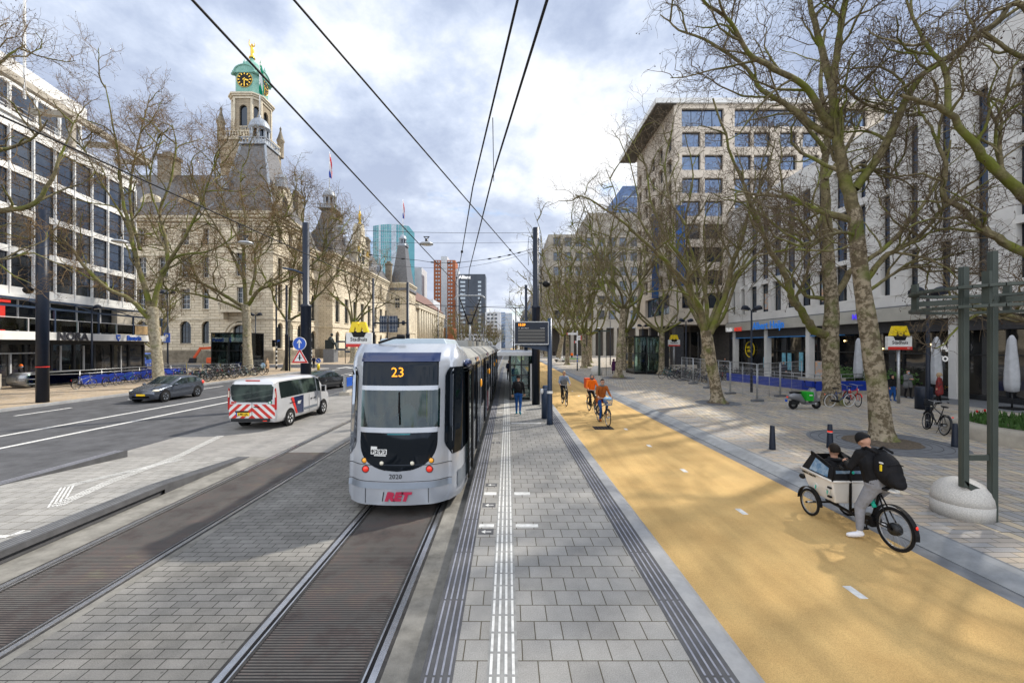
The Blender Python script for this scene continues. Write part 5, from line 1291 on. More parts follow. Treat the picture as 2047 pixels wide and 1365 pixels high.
b=mb('plate'); b.b2(vp(-.58,-.03,.56),vp(-.10,-.012,.69)); b.mat('blue_sign'); b.b2(vp(-.63,-.03,.56),vp(-.58,-.012,.69)); pl_=b.build('number_plate',van); text(pl_,'plate_lettering','J-901-DL',.11,vp(-.34,-.034,.622),(1,0,0),(0,0,1),'black',.003,bold=.004)
for s in (-1,1):
    M('tail_red',(.42,.015,.015),.2,coat=.5); b=mb('tail_red'); b.prism([(.02,.82),(.085,.80),(.09,1.25),(.06,1.66),(.03,1.60)],vp(s*.885,-.012,0),(s,0,0),(0,0,1),(0,.05,0)); b.mat('lamp_white'); b.prism([(.02,1.3),(.07,1.3),(.05,1.55),(.02,1.55)],vp(s*.885,-.018,0),(s,0,0),(0,0,1),(0,.01,0)); b.build('tail_lamp',van)
mb('red').b2(vp(-.28,.02,1.93),vp(.28,.06,1.97)).build('brake_lamp',van)
mb('lamp_red').b2(vp(.5,-.11,.37),vp(.66,-.09,.40)).build('reflector',van)
text(van,'lettering','RET',.12,vp(-.74,-.012,1.08),(1,0,0),(0,0,1),'red',.003,bold=.006,shear=.2)
b=mb('hedge_green' if 0 else 'flag_green'); b.b2(vp(.64,-.012,1.04),vp(.80,-.006,1.16)); b.mat('white_paint'); b.b2(vp(.68,-.016,1.06),vp(.76,-.012,1.13)); b.build('green_sticker',van)
for s in (-1,1):
    b=mb('tram_navy'); b.prism([(1.55,.45),(2.05,.40),(2.05,1.16),(1.25,1.16)],vp(s*.992,0,0),(0,1,0),(0,0,1),(s*.008,0,0)); b.mat('red'); b.prism([(1.42,.45),(1.55,.45),(1.22,1.16),(1.05,1.16)],vp(s*.992,0,0),(0,1,0),(0,0,1),(s*.009,0,0))
    b.mat('black'); b.b2(vp(s*.99,.95,.93),vp(s*1.004,1.85,.955)); b.b2(vp(s*.99,3.0,.90),vp(s*1.01,3.15,.94)); b.b2(vp(s*.99,2.7,.90),vp(s*1.01,2.85,.94)); b.mat('tram_grey'); b.b2(vp(s*.99,2.0,.50),vp(s*1.01,3.3,.60)); b.build('side_marking',van)
    b=mb('tram_navy' if 0 else 'van_silver'); b.box(vp(s*1.12,3.72,1.28),(.2,.12,.30)); b.mat('black'); b.box(vp(s*1.12,3.655,1.28),(.17,.02,.26)); b.build('wing_mirror',van,bev=.03)
text(van,'side_lettering','RET',.16,vp(1.003,1.68,.88),(0,1,0),(0,0,1),'white_paint',.004,bold=.008,shear=.2)
for x in (1.002,): b=mb('black'); b.b2(vp(x-.006,2.55,.35),vp(x-.003,2.565,1.15)); b.b2(vp(x-.006,3.35,.35),vp(x-.003,3.365,1.15)); b.build('door_seam',van)
# grey hatchback facing the camera
hl=(-21.15,26.2,0)   # car centre
st=[(-2.0,.62,.35,.60,.66),(-1.93,.76,.22,.66,.74),(-1.55,.84,.18,.76,.88),(-1.0,.86,.18,.86,.99),(-.75,.865,.18,.90,1.02),(.05,.865,.18,.93,1.43),(.45,.865,.18,.94,1.46),(1.1,.865,.19,.97,1.44),(1.6,.85,.20,1.0,1.36),(1.93,.80,.25,.95,1.05),(2.02,.72,.35,.70,.78)]
st=[(y,w_,a,c,d) for y,w_,a,c,d in st]
hb=car('hatchback','dark grey three-door hatchback driving towards the camera on the far lane',hl,0,st,'car_grey',(4,8,(('windscreen',4),('rear_window',8)),(6,)),(-1.28,1.28),.32,'car',rim='tram_grey')
L1=V(hl); q_=lambda x,y,z:L1+V((x,y,z))
b=mb('plate'); b.b2(q_(-.24,-2.03,.42),q_(.26,-1.99,.53)); b.mat('blue_sign'); b.b2(q_(-.29,-2.03,.42),q_(-.24,-1.99,.53)); pl_=b.build('number_plate',hb)
b=mb('black'); b.b2(q_(-.5,-2.0,.30),q_(.5,-1.94,.41)); b.b2(q_(-.45,-1.98,.58),q_(.45,-1.93,.63)); b.build('grille',hb)
for s in (-1,1):
    b=mb('lamp_white'); b.ell(q_(s*.68,-1.72,.70),(.14,.26,.08),12,6); b.build('headlight',hb); mb('lamp_white').ell(q_(s*.62,-1.93,.36),.05,8,5).build('fog_lamp',hb)
    mb('car_grey').ell(q_(s*.98,-.62,.98),(.11,.08,.08),10,6).build('wing_mirror',hb); mb('lamp_red').ell(q_(s*.78,1.86,.92),(.08,.12,.12),8,5).build('tail_lamp',hb)
# black saloon beyond the van
kl=(-14.3,32.2,0)
st=[(-2.45,.70,.4,.75,.85),(-2.35,.86,.24,.85,1.02),(-1.9,.94,.2,.95,1.10),(-1.4,.96,.18,.97,1.16),(-.6,.96,.18,.95,1.40),(.1,.96,.18,.93,1.44),(.5,.96,.18,.92,1.42),(1.25,.96,.18,.90,1.02),(1.9,.94,.2,.82,.93),(2.35,.82,.25,.68,.78),(2.48,.6,.3,.55,.6)]
ks=car('saloon','glossy black fastback saloon just ahead of the silver van','x' and kl,0,st,'car_black',(3,7,(('windscreen',6),('rear_window',3)),(5,)),(-1.5,1.45),.34,'car')
ks.rotation_euler.z=R(-12)
for s in (-1,1): mb('lamp_red').ell(V(kl)+V((s*.72,-2.33,.90)),(.18,.08,.05),10,5).build('tail_lamp',ks); mb('car_black').ell(V(kl)+V((s*1.05,.65,1.0)),(.12,.08,.08),8,5).build('wing_mirror',ks)
# blue delivery van by the pavilion
bl=at(297,728,.12); bl.z=.12; bl=V((-51.6,57,.12)); 
st=[(0,.9,.4,1.1,2.0),(.1,.95,.3,1.15,2.2),(3.0,.95,.3,1.15,2.2),(3.4,.95,.3,1.1,2.1),(4.0,.93,.3,1.05,1.3),(4.6,.85,.35,.9,1.05)]
bv=car('van','bright blue delivery van parked past the end of the cafe pavilion',tuple(bl),R(-100),st,'van_blue',(2,3,(('windscreen',3),),()),(.9,3.8),.33,'van')
for s in (-1,1): mb('lamp_white').ell(V(bl)+V((s*.7,4.55,.8)),(.12,.08,.1),8,5).build('headlight',bv)
# ================= plane trees
def bark(name,c1,c2,moss,mossamt):
    m=bpy.data.materials.new(name); m.use_nodes=True; nt=m.node_tree; N=nt.nodes; L=nt.links; b=N['Principled BSDF']; b.inputs['Roughness'].default_value=.85; b.inputs['Specular IOR Level'].default_value=.2
    tc=N.new('ShaderNodeTexCoord'); src=tc.outputs['Object']
    n=N.new('ShaderNodeTexNoise'); n.inputs['Scale'].default_value=5.5; n.inputs['Detail'].default_value=7; n.inputs['Roughness'].default_value=.7; L.new(src,n.inputs['Vector'])
    cr=N.new('ShaderNodeValToRGB'); e=cr.color_ramp.elements; e[0].position=.45; e[0].color=(*c1,1); e[1].position=.55; e[1].color=(*c2,1); L.new(n.outputs['Fac'],cr.inputs[0])
    n2=N.new('ShaderNodeTexNoise'); n2.inputs['Scale'].default_value=1.1; n2.inputs['Detail'].default_value=4; L.new(src,n2.inputs['Vector'])
    mr=N.new('ShaderNodeMapRange'); mr.inputs[1].default_value=.62-mossamt*.35; mr.inputs[2].default_value=.74-mossamt*.25; L.new(n2.outputs['Fac'],mr.inputs[0])
    mx=N.new('ShaderNodeMix'); mx.data_type='RGBA'; L.new(mr.outputs[0],mx.inputs[0]); L.new(cr.outputs[0],mx.inputs[6]); mx.inputs[7].default_value=(*moss,1); L.new(mx.outputs[2],b.inputs['Base Color'])
    n3=N.new('ShaderNodeTexNoise'); n3.inputs['Scale'].default_value=16; n3.inputs['Detail'].default_value=5; L.new(src,n3.inputs['Vector'])
    bp=N.new('ShaderNodeBump'); bp.inputs['Strength'].default_value=.8; bp.inputs['Distance'].default_value=.03; L.new(n3.outputs['Fac'],bp.inputs['Height']); L.new(bp.outputs[0],b.inputs['Normal']); MATS[name]=m
bark('bark_trunk',(.12,.095,.06),(.33,.28,.20),(.12,.135,.04),.28)
bark('bark_trunk_pale',(.22,.19,.13),(.38,.34,.25),(.15,.16,.05),.15)
bark('bark_moss',(.12,.10,.055),(.20,.17,.095),(.14,.155,.03),.48)
bark('bark_limb',(.07,.058,.042),(.13,.11,.07),(.085,.105,.02),.45)
M('twig_dark',(.16,.122,.08),.85,0,.3,3); M('twig_tan',(.27,.18,.09),.85,0,.4,2); M('twig_mid',(.22,.165,.095),.85,0,.3,3); M('seed',(.07,.04,.02),.9,0,.3,9)
rng=np.random.default_rng(11)
def cat(pts,n=4):
    P=[np.array(p,float) for p in pts]; P=[2*P[0]-P[1]]+P+[2*P[-1]-P[-2]]; out=[]
    for i in range(1,len(P)-2):
        for k in range(n):
            t=k/n; a,b,c,d=P[i-1],P[i],P[i+1],P[i+2]
            out.append(.5*((2*b)+(c-a)*t+(2*a-5*b+4*c-d)*t*t+(3*b-a-3*c+d)*t**3))
    out.append(P[-2]); return out
class Tree:
    def __init__(s,seed,k=1.0): s.k=k; s.rg=np.random.default_rng(seed); s.big=[]; s.seg=[]; s.tips=[]
    def limb(s,pts,r0,r1): s.big.append((pts,np.linspace(r0,r1,len(pts))))
    def children(s,pts,r0,level,counts,lens,up=.35,t0=.25,maxl=3,spread=.9):
        """spawn children along polyline"""
        rg=s.rg; n=len(pts); tot=sum(np.linalg.norm(pts[i+1]-pts[i]) for i in range(n-1))
        c=max(1,int(counts[level]*(.6+.8*rg.random())*min(1.6,max(.5,tot/lens[level-1] if level>0 else 1))))
        for k in range(c):
            t=t0+(1-t0)*(k+rg.random())/c; f=t*(n-1); i=min(n-2,int(f)); p=pts[i]+(pts[i+1]-pts[i])*(f-i)
            d=pts[i+1]-pts[i]; d=d/(np.linalg.norm(d)+1e-9)
            rnd=rg.normal(size=3); rnd-=d*rnd.dot(d); rnd/=np.linalg.norm(rnd)+1e-9
            nd=d*(.55+.3*rg.random())+rnd*spread+np.array([0,0,up]); nd/=np.linalg.norm(nd)
            L=lens[level]*(.55+.75*rg.random())*(1.15-.5*t)
            s.branch(p,nd,L,level,counts,lens,up,maxl,r0*(1-.75*t)*.48)
    def branch(s,p,d,L,level,counts,lens,up,maxl,r):
        rg=s.rg; ns=6 if level<2 else (5 if level==2 else 4); pts=[p]; q=p.copy(); dd=d.copy()
        for i in range(ns):
            dd=dd+rg.normal(size=3)*.27+np.array([0,0,.10*up if level<3 else -.03]); dd/=np.linalg.norm(dd); q=q+dd*(L/ns); pts.append(q.copy())
        r=max(r,RMIN[level]*s.k)
        r1=max(r*.35,RMIN[min(level+1,3)]*.8*s.k)
        if r>.022 and level<2: s.big.append((pts,np.linspace(r,r1,len(pts))))
        else:
            rr=np.linspace(r,r1,len(pts))
            for i in range(ns): s.seg.append((pts[i],pts[i+1],rr[i],rr[i+1]))
        if level<maxl: s.children(pts,r,level+1,counts,lens,up*.8,.15,maxl)
        else: s.tips.append(pts[-1])
RMIN=[.04,.015,.0075,.0048]
def segmesh(b,segs,n=3):
    A=np.array([x[0] for x in segs]);B=np.array([x[1] for x in segs]);ra=np.array([x[2] for x in segs]);rb=np.array([x[3] for x in segs])
    d=B-A; d/=np.linalg.norm(d,axis=1)[:,None]+1e-9; ref=np.where(np.abs(d[:,2:3])<.9,np.array([[0,0,1.]]),np.array([[1.,0,0]])); u=np.cross(d,ref); u/=np.linalg.norm(u,axis=1)[:,None]; w=np.cross(d,u)
    vs=[]
    for c,r in ((A,ra),(B,rb)):
        for j in range(n):
            a=2*PI*j/n; vs.append(c+(u*math.cos(a)+w*math.sin(a))*r[:,None])
    return np.stack(vs,1).reshape(-1,3),n
def emit_mesh(name,parent,tree,mlimb,mtwig,off,seeds=True,nside=7,mseed='seed'):
    """combine limbs + twigs (+ seed balls) quickly"""
    b=mb(mlimb)
    for pts,rr in tree.big: b.tube(pts,list(rr),nside if max(rr)>.1 else 5,cap=False)
    vs,n=segmesh(b,tree.seg); k=len(tree.seg)
    nv0=len(b.v); V0=np.array(b.v,dtype=np.float32).reshape(-1,3) if nv0 else np.zeros((0,3),np.float32)
    allv=[V0,vs.astype(np.float32)]; cnt=nv0+len(vs)
    base=nv0+np.arange(k)[:,None]*2*n
    quads=np.concatenate([base+np.array([[j,(j+1)%n,n+(j+1)%n,n+j]]) for j in range(n)],0)
    F2=None
    tris=[]
    if seeds and tree.tips:
        tp=np.array(tree.tips); m=tree.rg.random(len(tp))<(seeds if isinstance(seeds,float) else .3); tp=tp[m]; hang=tree.rg.random(len(tp))*.06; tp=tp-np.array([0,0,1.])*hang[:,None]
        r=.019+.009*tree.rg.random(len(tp)); D=np.array([[1,0,0],[0,1,0],[-1,0,0],[0,-1,0],[0,0,1],[0,0,-1]],float)
        sv=(tp[:,None,:]+D[None]*r[:,None,None]).reshape(-1,3); allv.append(sv.astype(np.float32)); sb_=cnt+np.arange(len(tp))[:,None]*6
        tris=np.concatenate([sb_+np.array([[a,c,4]]) for a,c in ((0,1),(1,2),(2,3),(3,0))]+[sb_+np.array([[c,a,5]]) for a,c in ((0,1),(1,2),(2,3),(3,0))],0)
    AV=np.concatenate(allv,0)-np.array(off,dtype=np.float32)
    me=bpy.data.meshes.new(name); me.vertices.add(len(AV)); me.vertices.foreach_set('co',AV.ravel())
    loops=[];starts=[];mats=[]; pos=0
    f0=np.array(b.f,dtype=np.int64) if b.f else np.zeros((0,4),np.int64)
    allq=np.concatenate([f0,quads],0); lq=allq.ravel(); nq=len(allq)
    starts=np.arange(nq)*4; mats=np.concatenate([np.zeros(len(f0),int),np.ones(len(quads),int)])
    if len(tris):
        starts=np.concatenate([starts,nq*4+np.arange(len(tris))*3]); lq=np.concatenate([lq,tris.ravel()]); mats=np.concatenate([mats,np.full(len(tris),2)])
    me.loops.add(len(lq)); me.loops.foreach_set('vertex_index',lq.astype(np.int32)); me.polygons.add(len(starts)); me.polygons.foreach_set('loop_start',starts.astype(np.int32))
    for m in (mlimb,mtwig,mseed): me.materials.append(MATS[m])
    me.polygons.foreach_set('material_index',mats.astype(np.int32)); me.polygons.foreach_set('use_smooth',np.ones(len(starts),dtype=bool)); me.update(calc_edges=True)
    o=bpy.data.objects.new(name,me); COL.objects.link(o); o.parent=parent; return o
def trunk_mesh(par,pts,rr,off,m,roots=True,n=18,seed=1):
    rg=np.random.default_rng(seed); P=cat(pts,6); K=len(P); r=np.interp(np.linspace(0,1,K),np.linspace(0,1,len(rr)),rr)
    vs=[];u=V((1,0,0)); ph=rg.random(6)*6.28
    z0=P[0][2]
    for i,p in enumerate(P):
        h=p[2]-z0
        for j in range(n):
            a=2*PI*j/n; fl=1+ (.75*math.exp(-h/.22)*(1+.35*math.sin(5*a+ph[0])) if roots else 0)+.05*math.sin(3*a+ph[1]+h*1.1)+.05*math.sin(2*a+ph[2]-h*.7)+.05*noise.noise(V((math.cos(a)*2,math.sin(a)*2,h*1.6+ph[3])))*2
            vs.append((p[0]+math.cos(a)*r[i]*fl,p[1]+math.sin(a)*r[i]*fl,p[2]))
    b=mb(m); b.add(vs,[(i*n+j,i*n+(j+1)%n,(i+1)*n+(j+1)%n,(i+1)*n+j) for i in range(K-1) for j in range(n)],True)
    b.add([(P[-1][0],P[-1][1],P[-1][2]+r[-1]*.4)]+vs[-n:],[(0,1+j,1+(j+1)%n) for j in range(n)],True)
    # small burls
    for k in range(5):
        i=int(K*(.3+.65*rg.random())); i=min(i,K-1); a=rg.random()*6.28; b.ell((P[i][0]+math.cos(a)*r[i]*.85,P[i][1]+math.sin(a)*r[i]*.85,P[i][2]),(r[i]*.4,r[i]*.4,r[i]*.35),8,6)
    o=b.build('trunk',par)
    return o
def guided(name_label,Y,trunk,trr,limbs,zg,seed,counts,lens,mt='bark_trunk',ml='bark_limb',mw='twig_dark',maxl=3,seeds=.35,dyk=.35,up=.35,gen=0):
    rg=np.random.default_rng(seed)
    def P(q,dy=0): return np.array(atY(q[0],q[1],Y+dy))
    tp=[P(q) for q in trunk]; tp[0][2]=zg-.05; off=V((tp[0][0],tp[0][1],zg))
    r=thing('plane_tree',off,name_label,'tree','plane trees along the street')
    trunk_mesh(r,tp,trr,off,mt,seed=seed)
    T=Tree(seed,max(1,min(2.2,Y/23)))
    for L in limbs:
        q=L[0]; r0=L[1]; r1=L[2] if len(L)>2 else .03; dy=(L[3] if len(L)>3 else rg.uniform(-1,1)*dyk*12)
        n=len(q); pts=[P(p,dy*(i/(n-1))**1.2) for i,p in enumerate(q)]
        C=cat(pts,4); C=[c+rg.normal(size=3)*r0*.10*(1 if 0<i<len(C)-1 else 0) for i,c in enumerate(C)]
        T.limb(C,r0,max(r1,.018)); T.children(C,r0,0,counts,lens,up,.22,maxl)
    for k in range(gen):
        base=tp[-1]; a=rg.random()*6.28; d=np.array([math.cos(a)*.8,math.sin(a)*.8,.9]); d/=np.linalg.norm(d); T.branch(base,d,lens[0]*1.6,0,counts,lens,up,maxl,trr[-1]*.5)
    emit_mesh('crown',r,T,ml,mw,off,seeds)
    return r
CN=[9,8,7,6]; LN=[3.8,2.2,1.15,.65]
# left side
W_TAN=dict(mt='bark_trunk_pale',ml='bark_moss',mw='twig_tan')
guided('pale-trunked plane tree nearest the white office, its low mossy limb reaching left over the pavement',32,[(318,790),(314,720),(308,660),(305,615)],[.40,.36,.34,.33],[
 ([(300,640),(262,600),(215,577),(168,532),(142,494),(106,481),(60,470)],.17,.04,-2),
 ([(303,622),(288,570),(274,522),(258,448),(245,400),(240,340),(226,250),(210,170)],.20,.03,-1.5),
 ([(305,622),(318,565),(335,526),(330,470),(320,426),(342,360),(352,290),(345,250)],.19,.03,1.5),
 ([(322,545),(355,512),(413,503),(460,480),(500,440)],.12,.03,2),
 ([(335,526),(368,477),(397,419),(425,340),(440,300)],.13,.03,-2.5),
 ([(280,500),(262,430),(262,360),(275,290),(290,230),(300,190)],.11,.025,2.5),
 ([(262,470),(238,420),(200,360),(170,300),(150,240)],.09,.02,-2),
 ([(318,430),(300,370),(310,300),(320,260)],.08,.02,-1)],.12,21,CN,LN,**W_TAN)
guided('plane tree by the glass lift shaft whose limbs spread low over the parked bicycles',46,[(498,752),(494,690),(493,640),(491,610)],[.50,.44,.42,.40],[
 ([(490,615),(432,581),(387,555),(355,515),(330,500)],.20,.04,2),
 ([(490,622),(445,603),(397,590),(345,580),(310,575)],.16,.04,-2),
 ([(491,612),(488,560),(487,500),(490,440),(480,370),(487,320)],.22,.03,1),
 ([(494,612),(520,578),(556,567),(600,545),(637,517),(670,470)],.22,.03,-2),
 ([(500,590),(511,540),(511,500),(540,450),(572,428),(590,380)],.16,.03,3),
 ([(488,560),(460,500),(430,450),(400,400),(380,350)],.14,.03,-3),
 ([(487,500),(455,430),(440,370),(445,320)],.10,.02,2)],.12,22,[9,8,7,6],[4.9,2.8,1.5,.85],mt='bark_trunk_pale',ml='bark_moss',mw='twig_tan')
guided('plane tree with flared roots between the dark catenary pole and the city hall corner',54,[(572,750),(576,700),(578,640)],[.42,.34,.32],[
 ([(576,645),(550,606),(542,578),(520,540),(505,500)],.15,.03),([(578,640),(581,578),(592,511),(606,450),(610,390)],.18,.03),
 ([(578,640),(605,625),(631,595),(659,567),(678,534),(700,480)],.17,.03),([(592,520),(560,470),(545,420),(540,380)],.10,.02),([(631,595),(640,540),(650,480),(660,430)],.10,.02)],.12,23,[9,8,7,5],[4.8,2.8,1.6,.95],**W_TAN)
guided('small mossy plane tree in front of the city hall side, behind the metro sign',75,[(706,728),(706,690),(707,650)],[.55,.46,.42],[
 ([(704,650),(695,617),(664,589),(645,567),(625,560)],.22,.04),([(707,650),(712,606),(715,573),(723,534),(715,500)],.2,.03),
 ([(708,650),(734,623),(762,612),(795,590)],.2,.03),([(706,650),(700,600),(690,550),(685,510)],.16,.03),([(712,640),(740,600),(752,560),(770,520)],.16,.03)],.12,24,[8,7,6,4],[4.4,2.6,1.6,1.0],mt='bark_trunk_pale',ml='bark_moss',mw='twig_tan')
guided('plane tree mostly outside the left edge, its crown hanging before the white office',17,[(-260,850),(-250,700),(-240,560)],[.36,.32,.3],[
 ([(-240,570),(-150,470),(-60,430),(20,420),(70,405),(110,345),(125,300),(150,240)],.17,.02,1),([(-240,560),(-170,420),(-90,330),(0,300),(60,280),(95,240)],.14,.02,-1),([(-240,560),(-200,380),(-120,250),(-40,160),(20,110),(50,90)],.14,.02,1.5),([(-200,460),(-100,500),(0,520),(60,500)],.08,.02,0)],.12,25,[8,7,6,5],[2.6,1.6,.9,.5],**W_TAN)
# right side hero trees
DK=dict(mt='bark_trunk',ml='bark_moss',mw='twig_dark')
guided('big leaning plane tree rooted in the ring of dark tiles behind the cargo bike',13.6,[(1764,889),(1757,800),(1742,700),(1728,600),(1716,500),(1708,420)],[.30,.27,.25,.235,.22,.20],[
 ([(1708,425),(1690,355),(1678,300),(1670,256),(1664,177)],.19,.12,0),
 ([(1709,378),(1760,307),(1788,252),(1831,165),(1890,118),(1989,51),(2060,0)],.14,.04,-1.5),
 ([(1706,440),(1650,425),(1614,410),(1575,394),(1516,390),(1460,378)],.12,.03,1.5),
 ([(1672,262),(1638,220),(1610,173),(1547,138),(1496,106),(1461,47),(1405,0),(1380,-50)],.12,.025,-2),
 ([(1674,275),(1626,252),(1579,213),(1524,181),(1492,138),(1425,87),(1358,59),(1320,30)],.11,.02,1.5),
 ([(1664,180),(1645,110),(1622,24),(1612,-60),(1600,-160)],.12,.04,1),([(1665,175),(1672,120),(1679,59),(1700,-30),(1720,-120)],.12,.04,-1),
 ([(1664,190),(1685,173),(1725,205),(1792,228),(1850,232)],.06,.02,1),
 ([(1732,560),(1769,513),(1795,500),(1840,470),(1880,420),(1920,380)],.10,.03,-1),([(1738,580),(1785,548),(1820,532),(1862,530)],.06,.02,1),
 ([(1712,470),(1675,465),(1630,480),(1590,500)],.06,.02,-1.5),([(1690,355),(1720,330),(1750,340),(1800,352)],.05,.02,1)],PLZ,31,[9,7,6,4],[2.3,1.4,.8,.46],seeds=.3,**DK)
guided('thick rough-barked plane tree behind the green delivery scooter with a snaking low limb',22.2,[(1662,812),(1662,740),(1660,680),(1662,620),(1658,560),(1655,500)],[.42,.38,.41,.33,.30,.26],[
 ([(1655,505),(1650,400),(1648,330),(1655,250),(1640,160),(1650,60)],.26,.06,1),
 ([(1656,672),(1628,660),(1612,640),(1600,618),(1584,600),(1574,562),(1554,525),(1534,490),(1516,445),(1496,394),(1457,296),(1425,197)],.24,.04,-3),
 ([(1660,600),(1634,595),(1609,590),(1589,562),(1564,530),(1540,520)],.13,.03,2),
 ([(1662,600),(1690,560),(1703,540),(1735,520),(1792,473),(1855,394),(1890,335),(1900,280)],.18,.04,-2),
 ([(1650,420),(1620,470),(1583,465),(1540,445),(1510,400),(1470,370)],.11,.03,2),
 ([(1650,360),(1690,300),(1720,240),(1740,180)],.12,.03,2),([(1650,300),(1600,240),(1560,200),(1530,120)],.11,.03,-2)],PLZ,32,[8,7,6,3],[3.2,1.9,1.05,.6],**DK)
guided('leaning plane tree with a bright green mossy forked trunk beside the cycle path',22.8,[(1436,809),(1428,760),(1418,700),(1411,662)],[.32,.29,.28,.27],[
 ([(1410,668),(1400,620),(1389,600),(1374,572),(1352,545),(1325,517),(1290,485),(1240,440),(1180,400),(1150,390)],.18,.025,-2.5),
 ([(1396,610),(1379,575),(1375,535),(1355,505),(1335,480),(1300,400),(1290,330),(1255,270)],.15,.02,1),
 ([(1412,665),(1413,630),(1412,605),(1404,560),(1389,520),(1370,450),(1385,350),(1370,270)],.15,.025,2.5),
 ([(1414,675),(1439,620),(1454,575),(1464,525),(1479,490),(1500,420),(1530,350),(1550,280)],.19,.025,-2),
 ([(1447,600),(1469,550),(1492,530),(1511,510),(1560,470),(1600,440)],.11,.02,2),
 ([(1370,450),(1340,400),(1330,330),(1345,260)],.08,.02,2)],PLZ,33,[9,8,6,4],[3.4,2.0,1.15,.65],**DK)
guided('plane tree rooted outside the right edge, its heavy limbs reaching in over the plaza',11.5,[(2190,930),(2188,700),(2184,500)],[.40,.36,.33],[
 ([(2184,520),(2110,450),(2047,394),(2010,357),(1965,312),(1936,279),(1895,226),(1854,209),(1800,190)],.17,.04,-1),
 ([(1895,226),(1891,144),(1854,94),(1821,25),(1800,-50)],.08,.02,.5),
 ([(2184,560),(2110,530),(2047,505),(1993,476),(1956,451),(1919,414),(1887,390),(1890,328),(1874,279),(1845,230)],.14,.03,1),
 ([(2184,700),(2110,655),(2047,639),(2001,626),(1962,616),(1943,597)],.08,.04,-.5),
 ([(2184,500),(2140,200),(2047,12),(1985,49),(1883,123),(1829,160),(1788,193),(1784,246)],.10,.02,1.5),
 ([(2184,480),(2160,300),(2100,150),(2030,110),(1960,60)],.12,.03,-1),([(2010,357),(1990,290),(2000,220),(2030,160)],.05,.02,0)],PLZ,34,[7,7,6,4],[1.9,1.2,.7,.4],seeds=.25,**DK)
# generic trees
def auto(label,x,y,h,rt,seed,zg=PLZ,counts=(7,6,6,4),lens=(4,2.2,1.1,.6),fork=.2,lean=(0,0),nl=6,maxl=3,seeds=.25,spreadk=1.0,**k):
    rg=np.random.default_rng(seed); off=V((x,y,zg)); r=thing('plane_tree',off,label,'tree','plane trees along the street')
    fz=h*fork; top=np.array([x+lean[0],y+lean[1],zg+fz]); trunk_mesh(r,[(x,y,zg-.05),(x+lean[0]*.4,y+lean[1]*.4,zg+fz*.5),tuple(top)],[rt,rt*.86,rt*.8],off,k.get('mt','bark_trunk'),seed=seed)
    T=Tree(seed,max(1,min(3.2,y/26)))
    for i in range(nl):
        a=2*PI*(i+rg.random()*.6)/nl; s_=(.25+.55*rg.random())*spreadk; hh=h*(.62+.36*rg.random()); p=top.copy(); pts=[p.copy()]; ns_=6
        d=np.array([math.cos(a)*s_,math.sin(a)*s_,.6]); 
        for j in range(ns_):
            t=(j+1)/ns_; q=top+np.array([math.cos(a)*s_*hh*.62*t**.8,math.sin(a)*s_*hh*.62*t**.8,(hh-fz)*t**1.15])+rg.normal(size=3)*h*.018; pts.append(q)
        C=cat(pts,3); r0=rt*.38*(.8+.4*rg.random()); T.limb(C,r0,.03); T.children(C,r0,0,counts,lens,.35,.2,maxl)
    emit_mesh('crown',r,T,k.get('ml','bark_moss'),k.get('mw','twig_mid'),off,seeds,6); return r
auto('plane tree just right of the glass lift box, its trunk in a round tile ring',16.5,45,22,.34,41,lens=(3.8,2.1,1.1,.65))
auto('mossy plane tree in front of the lift box nearest the orange courier',10.6,40.3,22,.36,42,lean=(.6,.3),lens=(3.8,2.1,1.1,.65),fork=.3)
auto('wide-rooted plane tree behind the mesh fence and the row of bicycles',16.9,35.8,19,.46,43,lens=(3.6,2,1.1,.6))
auto('plane tree standing behind the lift box near the purple-coated walker',14.9,53,23,.48,44,lens=(4,2.2,1.2,.7))
auto('slim plane tree right of the striped cycle signpost on the plaza',10.5,58,23,.34,45,lens=(4,2.2,1.2,.7),counts=(6,6,4,4))
auto('leaning plane tree behind the pale stone globe of the distant totem',11.9,62,23,.42,46,lean=(-1.2,0),lens=(4,2.2,1.2,.7),counts=(6,6,4,4))
auto('slim plane tree between the white moped and the signpost',9.5,67,23,.34,47,lens=(4,2.2,1.3,.8),counts=(6,5,4,3))
auto('plane tree behind the round plaza planter',14.4,74,24,.45,48,lens=(4.2,2.4,1.3,.8),counts=(6,5,4,3))
auto('mossy curved plane tree right behind the parked white moped',10.3,86,24,.5,49,lean=(.9,0),lens=(4.2,2.4,1.4,.9),counts=(6,5,4,3))
auto('plane tree far along the cycle path, second beyond the moped',10.2,112,26,.5,50,lens=(4.5,2.6,1.5,1.0),counts=(6,5,4,2),seeds=0)
auto('distant plane tree along the cycle path just left of the dark signpost',9.5,142,26,.5,51,lens=(4.5,2.6,1.6,1.1),counts=(5,5,4,2),seeds=0)
auto('distant plane tree nearest the street end on the right',8.8,180,26,.5,52,lens=(4.8,2.8,1.8,1.2),counts=(5,5,4,2),seeds=0)
T_=dict(mt='bark_trunk_pale',ml='bark_moss',mw='twig_tan')
for i,(x,y,h,lb) in enumerate(((-36,215,22,'bushy distant tree at the corner beyond the stone building, leftmost of the far clump'),(-27,232,24,'round-crowned distant tree in front of the brick tower base'),(-18,226,24,'tallest distant tree of the far clump, below the dark tower'),(-13,250,22,'distant tree of the far clump directly behind the tram pantograph'),(-9.5,300,21,'distant tree before the white apartment slab'),(-30,262,22,'distant tree at the back of the far clump under the brick tower'))):
    auto(lb,x,y,h,.5,60+i,zg=0,fork=.15,counts=(6,6,5,3),lens=(5,3,1.8,1.2),nl=8,seeds=0,spreadk=1.25,**T_)
